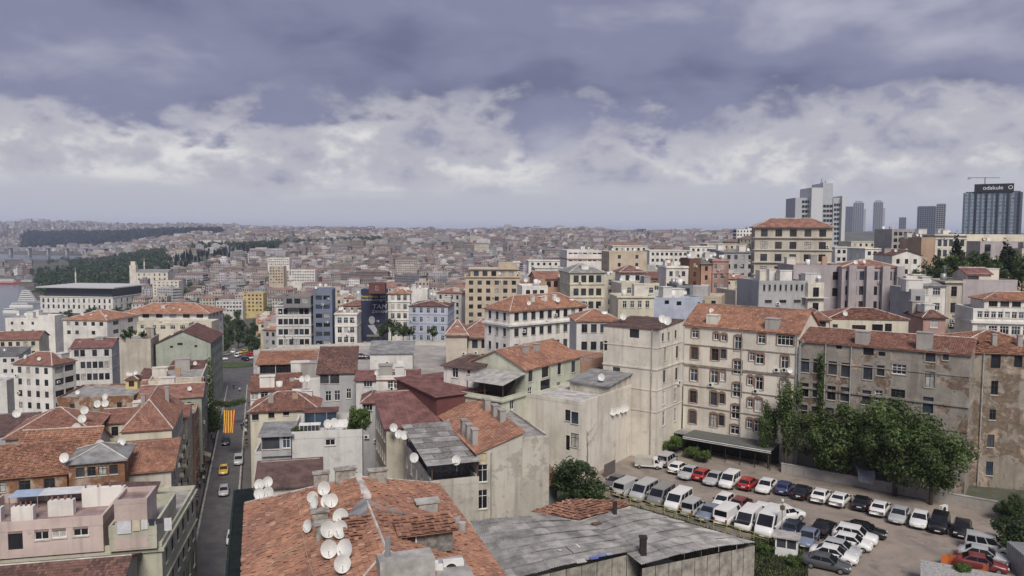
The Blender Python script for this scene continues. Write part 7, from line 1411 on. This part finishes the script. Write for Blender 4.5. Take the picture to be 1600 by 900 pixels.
MB().box(-w/2 + .2, w/2 - .1, -d_/2 + 3.2, -d_/2 + 3.4, 0, 2.6).obj('back_wall', PLANK, cp)
# veranda canopy of the pale green house
cp = thing('sheet_canopy', 'grey sheet canopy over the dish terrace of the pale green house', 'canopy', (b_LGt.c.x, b_LGt.c.y, b_LGt.z - .6), rad(AP)); y0 = -b_LGt.d/2; x0_ = -b_LGt.w/2 + 4.2; ww = b_LGt.w - 4.2
for i in range(5): x = x0_ + (ww + .4) * i / 5; MB().poly([(x, y0 - .3, 2.5), (x + (ww + .4) / 5 * .98, y0 - .3, 2.5), (x + (ww + .4) / 5 * .98, y0 + 5.6, 3.5), (x, y0 + 5.6, 3.5)]).obj('roof_sheet', M_COR2, cp)
for x in (x0_ + .1, x0_ + ww/2, b_LGt.w/2 - .1): MB().box(x - .05, x + .05, y0 + .3, y0 + .4, 0, 2.55).obj('post', M_BROWN, cp)
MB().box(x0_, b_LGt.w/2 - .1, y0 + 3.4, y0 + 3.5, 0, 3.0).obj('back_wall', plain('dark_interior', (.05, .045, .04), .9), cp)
railing(loc(b_peach, b_peach.w/2 - .1, -b_peach.d/2, b_peach.z), loc(b_peach, b_peach.w/2 - .1, b_peach.d/2, b_peach.z), .9, 'iron_railing', 'black iron railing on the roof of the peach house', n=14)
# chimneys and dormers on named roofs
def roofbox(b, u, v, w, d_, h, name='chimney', mat=None, z0=None):
    MB().box(u - w/2, u + w/2, v - d_/2, v + d_/2, b.H - .3, b.H + h).box(u - w/2 - .08, u + w/2 + .08, v - d_/2 - .08, v + d_/2 + .08, b.H + h + .002, b.H + h + .12).obj(name, mat or wm('concrete'), b.o)
roofbox(b_BB, -b_BB.w/2 + 4.4, -b_BB.d/2 + 1.2, 1.8, 1.6, 1.7, 'dormer', wm('pale')); roofbox(b_BB, b_BB.w/2 - 4.2, -b_BB.d/2 + 1.0, 2.0, 1.6, 1.8, 'dormer', wm('concrete'))
roofbox(b_RB, -b_RB.w/2 + 8.6, -b_RB.d/2 + .9, 1.8, 1.4, 1.9, 'chimney', wm('concrete')); roofbox(b_RB, b_RB.w/2 - 5.6, -b_RB.d/2 + .8, 1.9, 1.4, 2.4, 'chimney', wm('concrete'))
for u in (-2, 1.2, 4.2, 6.4): roofbox(b_RT, u + 1.0, -b_RT.d/2 + 2.2, .6, .6, 2.2, 'chimney', wm('concrete'))
for u in (-3.0, .5, 3.2): roofbox(b_M1, u, -2.2, .8, .7, 2.4, 'chimney', wm('white'))
for v in (-3, 0): roofbox(b_LG, 2.0, v, .7, .9, 2.6, 'chimney', wm('concrete'))
for v in (-8, -5.5, -3): roofbox(b_cbr, -2.5, v, .7, 1.0, 2.2, 'chimney', wm('concrete'))
for v in (-4, -1, 3): roofbox(b_cbr, 2.4, v, .8, 1.2, 3.4, 'chimney', wm('concrete'))
for u, v in ((-2, -3), (3, 2)): roofbox(b_hipbig, u * .6, v, .6, .6, 4.2, 'chimney', wm('concrete'))
# drainpipes
def pipe(b, side, px, r=.07, mat=None, lean=0):
    og, al, inn, L_ = sides(b.w, b.d)[side]; P, rz = facade_pt(b, side, px, PX(b.c + Vector((0, 0, b.z - 3)))[1]); q = P - Vector((b.c.x, b.c.y, 0)); x, y = q.dot(b.U), q.dot(b.V)
    MB().tube([(x, y, .2), (x, y, b.H - .05)], r, 7).obj('drainpipe', mat or M_CONC, b.o)
for b, s, x in ((b_BB, 'f', 1160), (b_BB, 'f', 1246), (b_RB, 'f', 1290), (b_RB, 'f', 1330), (b_RT, 'f', 1536), (b_RT, 'f', 1486), (b_cbr, 'f', 767), (b_T1, 'f', 1020), (b_LG, 'r', 858)): pipe(b, s, x)
fp = thing('flue_pipe', 'tall shiny metal flue rising at the joint of the two old houses', 'pipe', pp(-31.0, 116.7, 52)); MB().tube([(0, 0, 0), (0, 0, 18.6), (.3, -.2, 19.2)], .2, 10).obj('duct', M_METAL, fp); MB().tube([(.3, -.2, 19.2), (.5, -.3, 19.35)], .3, 10).obj('cowl', M_METAL, fp)
for i in range(7): MB().box(-.26, .26, -.04, .3, 2 + i * 2.5, 2.08 + i * 2.5).obj('bracket', M_METAL, fp)
ivy('green creeper hanging on the derelict stone house', [pp(-28.0, 117.0, 69.5), pp(-27.9, 117.0, 66), pp(-27.8, 117.0, 62), pp(-28.0, 117.0, 58)], 900, .55, 6)
# balconies on the street front
def balcony(b, s, z, w=2.2, dep=.9):
    x0 = b.w/2; mb = MB().box(x0 + .003, x0 + dep, s - w/2, s + w/2, z, z + .14); bo_ = mb.obj('balcony', wm('cream'), b.o); r = MB()
    for i in range(13): y = s - w/2 + w * i / 12; r.box(x0 + dep - .05, x0 + dep - .02, y - .015, y + .015, z + .141, z + 1.05)
    r.box(x0 + dep - .06, x0 + dep - .01, s - w/2, s + w/2, z + 1.051, z + 1.09)
    for y in (s - w/2, s + w/2): r.box(x0 + .01, x0 + dep - .07, y - .02, y + .02, z + 1.051, z + 1.09)
    r.obj('balcony_railing', M_BLACK, bo_, kind='stuff')
for b in (b_cream3, b_hipbig):
    for s in (-b.d * .3, 0, b.d * .3):
        for fl in range(1, 4): balcony(b, s, b.H - 3.9 - fl * 3.35)
# ferry and boats
def boat(px, py, L_, label, tiers, hull):
    P = G(px, py, -.3); o = thing('ferry' if tiers > 1 else 'moored_boat', label, 'boat', P, rad(rnd.uniform(-8, 8))); w = L_ * .2
    mb = MB(); pl = [(-L_/2, -w/2), (L_ * .3, -w/2), (L_/2, 0), (L_ * .3, w/2), (-L_/2, w/2)]; mb.prism(pl, -.5, 2.4); mb.obj('hull', hull, o)
    for t in range(tiers): MB().box(-L_ * .42 + t * 1.2, L_ * .26 - t * 2, -w * .42, w * .42, 2.402 + t * 2.7, 5.0 + t * 2.7).obj('deckhouse', M_WHITE, o); MB().box(-L_ * .40 + t * 1.2, L_ * .24 - t * 2, -w * .43, w * .43, 3.4 + t * 2.7, 4.3 + t * 2.7).obj('window_band', M_GLASS[1], o)
boat(46, 473, 30, 'tall grey multi-deck ferry moored by the harbour building', 5, plain('hull_grey', (.3, .32, .35), .6)); boat(34, 480, 26, 'white passenger boat in front of the tall ferry', 1, M_WHITE); boat(12, 443, 46, 'red-hulled ship across the water', 2, plain('hull_red', (.35, .05, .05), .6)); boat(44, 442, 26, 'small red-hulled ship beside the longer one', 1, plain('hull_red', (.35, .05, .05), .6)); boat(18, 489, 18, 'small white boat near the shore', 1, M_WHITE)
# ------------------------------------------------------------------ filler houses between the described ones
FWN = ['white', 'cream', 'beige', 'pale', 'grey', 'lgrey', 'lilac', 'sand', 'rose', 'peach', 'concrete', 'tan']
FNM = dict(white='white', cream='cream', beige='beige', pale='off-white', grey='grey', lgrey='light grey', lilac='lilac', sand='sandy', rose='rose', peach='peach', concrete='bare concrete', tan='tan')
LIM = [(-40, 470), (330, 470), (335, 487), (440, 487), (450, 458), (720, 450), (820, 420), (900, 398), (1000, 390), (1170, 388), (1300, 380), (1430, 372), (1470, 370), (1650, 366)]
def fill(zone, px0, px1, D0, D1, step, phrase, hmin, hmax, seed):
    rn = random.Random(seed); D_ = D0; cnt = 0
    while D_ < D1:
        x = (px0 - 800) / F * D_
        while x < (px1 - 800) / F * D_:
            X, Y = x + rn.uniform(-3, 3), D_ + rn.uniform(-3, 3); x += step * rn.uniform(.85, 1.2); w, d_ = rn.uniform(9, 14), rn.uniform(9, 12); h = rn.uniform(hmin, hmax); a = rn.choice((-10, 0, 6, 12, 18, -20)); gz = ground(X, Y)
            u_, v_ = X, Y; px, _ = PX((X, Y, gz))
            if 250 < px < 420 and D_ < 330 or 385 < px < 800 and D_ < 275 or px > 1415 and 183 < D_ < 248: continue
            if blocked(X, Y, max(w, d_) * .42): continue
            for att in range(5):
                ok = True; tp_ = PX((X, Y - d_/2, gz + h + 1.6))[1]; x0, x1 = PX((X - w/2, Y - d_/2, gz))[0], PX((X + w/2, Y - d_/2, gz))[0]
                lim = np.interp(px, [q[0] for q in LIM], [q[1] for q in LIM])
                if tp_ < lim: ok = False
                for b in BL:
                    if b.D > Y and b.box[0] < x1 and b.box[2] > x0 and tp_ < b.box[3] - 2 and not getattr(b, 'fill', 0): ok = False; break
                if ok: break
                h -= 2.5
                if h < 5: break
            if not ok or h < 5: continue
            vis_ = 0
            for q in range(5):
                cx_ = x0 + (x1 - x0) * (q + .5) / 5; hid = min([b.box[1] for b in BL if b.D < Y and b.box[0] - 1 < cx_ < b.box[2] + 1] or [900])
                if tp_ + 3 < hid: vis_ += 1
            if vis_ < 1 or x1 < -5 or x0 > 1605: continue
            k = rn.choice(FWN); rf = rn.random(); roof = 'hip' if rf < .38 else 'shed' if rf < .48 else 'flat'; rmk = rn.choice(('tile_o', 'tile_r', 'tile_b')) if roof != 'flat' else rn.choice(('flat', 'flat_l', 'flat_d'))
            A_, B_ = frame(a); cu, cv = Vector((X, Y, 0)).dot(A_), Vector((X, Y, 0)).dot(B_)
            lbl = '%s house with %s %s' % (FNM[k], {'tile_o': 'orange tile roof', 'tile_r': 'red tile roof', 'tile_b': 'brown tile roof', 'flat': 'grey flat roof', 'flat_l': 'pale flat roof', 'flat_d': 'dark flat roof'}[rmk], phrase)
            nw = max(2, int(w / 2.8)); b = B('town_house', lbl, a, gz + h, uv=(cu - w/2, cu + w/2, cv - d_/2, cv + d_/2), wall=k, roof=roof, rm=rmk, rh=1.8, near=Y < 165, win=[('f', nw, min(4, int(h / 3.2)), rn.uniform(1.0, 1.5), rn.uniform(1.4, 1.9), 3.2, 1.1, rn.choice(('white', 'dark', 'white', 'brown'))), (rn.choice('lr'), nw - 1, min(3, int(h / 3.2)), 1.1, 1.6, 3.2, 1.1, 'dark')], group=lbl, chim=rn.choice((0, 0, 1)))
            b.fill = 1; cnt += 1
            if roof == 'flat' and rn.random() < .6:
                ww = w * rn.uniform(.3, .6); MB().box(-ww/2, ww/2, -d_ * .3, d_ * .3, b.H - .5, b.H + 2.3).obj('roof_room', wm(rn.choice(('white', 'grey', k))), b.o)
        D_ += step * 1.05
    return cnt
NF = [fill('r', 815, 1640, 128, 640, 14.5, 'on the crowded ridge', 9, 19, 1), fill('c', 425, 830, 300, 570, 15, 'in the valley behind the banner house', 8, 16, 2), fill('l', -60, 335, 150, 520, 15, 'on the slope towards the harbour', 8, 15, 3), fill('m', 600, 960, 112, 300, 13, 'between the deck and the long white house', 7, 15, 4), fill('s', 395, 560, 150, 225, 12, 'beside the parking deck', 6, 12, 5)]
# wall air conditioners on the middle-distance fronts
rn = random.Random(55); nac = 0
for b in BL:
    if not 110 < b.D < 330 or b.H < 7 or nac > 120 or 'rooftop' in b.o.name or b in (b_T1, b_W1, b_RB, b_BB, b_RT, b_blank): continue
    for i in range(rn.choice((0, 1, 2, 3))):
        sd = rn.choice('fffr'); og, al, inn, L_ = sides(b.w, b.d)[sd]; q = og + al * rn.uniform(.6, L_ - .6) - inn * .2; nac += 1
        ln_ = ' '.join(('white air conditioner on the wall of the ' + b.label).split()[:16])
        aircon(loc(b, q.x, q.y, b.base + b.H * 1.0 - rn.uniform(2.0, min(12, b.H - 2))), math.atan2(b.U.y, b.U.x) + (0 if sd == 'f' else math.pi / 2), ln_, 1.0, ln_)
# stair heads, tanks and aerials on the flat roofs
rn = random.Random(41)
for b in BL:
    if b.D > 430 or b.D < 125 or not (b.o.name.startswith(('flat', 'town', 'apart', 'row', 'grey', 'hotel', 'theatre', 'ornate', 'curved', 'museum', 'blank', 'construction', 'corner', 'white', 'lilac', 'brown', 'street'))): continue
    for i in range(rn.choice((2, 3, 4, 5))):
        u, v = rn.uniform(-.38, .38) * b.w, rn.uniform(-.3, .35) * b.d; k = rn.random()
        if k < .35: w, d_, h = rn.uniform(1.5, 3.4), rn.uniform(1.5, 3), rn.uniform(1.4, 2.4); MB().box(u - w/2, u + w/2, v - d_/2, v + d_/2, b.H - .6, b.H + h).box(u - w/2 - .12, u + w/2 + .12, v - d_/2 - .12, v + d_/2 + .12, b.H + h + .002, b.H + h + .14).obj('stair_head', wm(rn.choice(('white', 'lgrey', 'pale', 'concrete'))), b.o)
        elif k < .6: r = rn.uniform(.45, .7); MB().tube([(u, v, b.H - .5), (u, v, b.H + 1.3)], r, 12).obj('water_tank', rn.choice((M_WHITE, M_METAL, M_ACW)), b.o, True)
        elif k < .8: w = rn.uniform(.4, .8); MB().box(u - w, u + w, v - .3, v + .3, b.H - .5, b.H + rn.uniform(1.2, 2.2)).obj('chimney', wm(rn.choice(('white', 'concrete', 'tan'))), b.o)
        else: mb = MB().tube([(u, v, b.H - .5), (u, v, b.H + 3.2)], .03, 4); [mb.box(u - .5 + q * .06, u + .5 - q * .06, v - .015, v + .015, b.H + 3.1 - q * .22, b.H + 3.13 - q * .22) for q in range(4)]; mb.obj('aerial', M_METAL, b.o)
# dishes scattered over the roofs
rn = random.Random(99)
for b in BL:
    if not (105 < b.D < 460) or b.D > 300 and rn.random() < .45 or 'rooftop' in b.o.name: continue
    for i in range((rn.choice((0, 1, 1, 2, 3)) if b.D > 150 else rn.choice((0, 0, 1))) if ND[0] < 285 else 0):
        u, v = rn.uniform(-.42, .42) * b.w, rn.uniform(-.45, -.1) * b.d; lab = ' '.join(('white satellite dish on the roof of the ' + b.label).split()[:16])
        dish(loc(b, u, v, b.z + rn.uniform(.7, 1.6)), rn.uniform(.85, 1.15), lab, lab)
print('FILL', NF, 'DISH', ND[0], 'OBJ', len(bpy.data.objects))
# ------------------------------------------------------------------ haze
def haze():
    m = bpy.data.materials.new('haze_air'); m.use_nodes = True; nt = m.node_tree
    for n in list(nt.nodes):
        if n.type != 'OUTPUT_MATERIAL': nt.nodes.remove(n)
    v = nt.nodes.new('ShaderNodeVolumePrincipled'); v.inputs['Color'].default_value = (0.60, 0.69, 0.95, 1); v.inputs['Density'].default_value = HAZE_D; v.inputs['Anisotropy'].default_value = 0.0
    nt.links.new(v.outputs[0], nt.nodes['Material Output'].inputs['Volume'])
    MB().box(-14000, 14000, -450, 16500, -8, 264).obj('haze', m, kind='stuff', label='pale blue haze filling the air over the whole city', cat='haze')
HAZE_D = 0.00008
haze()
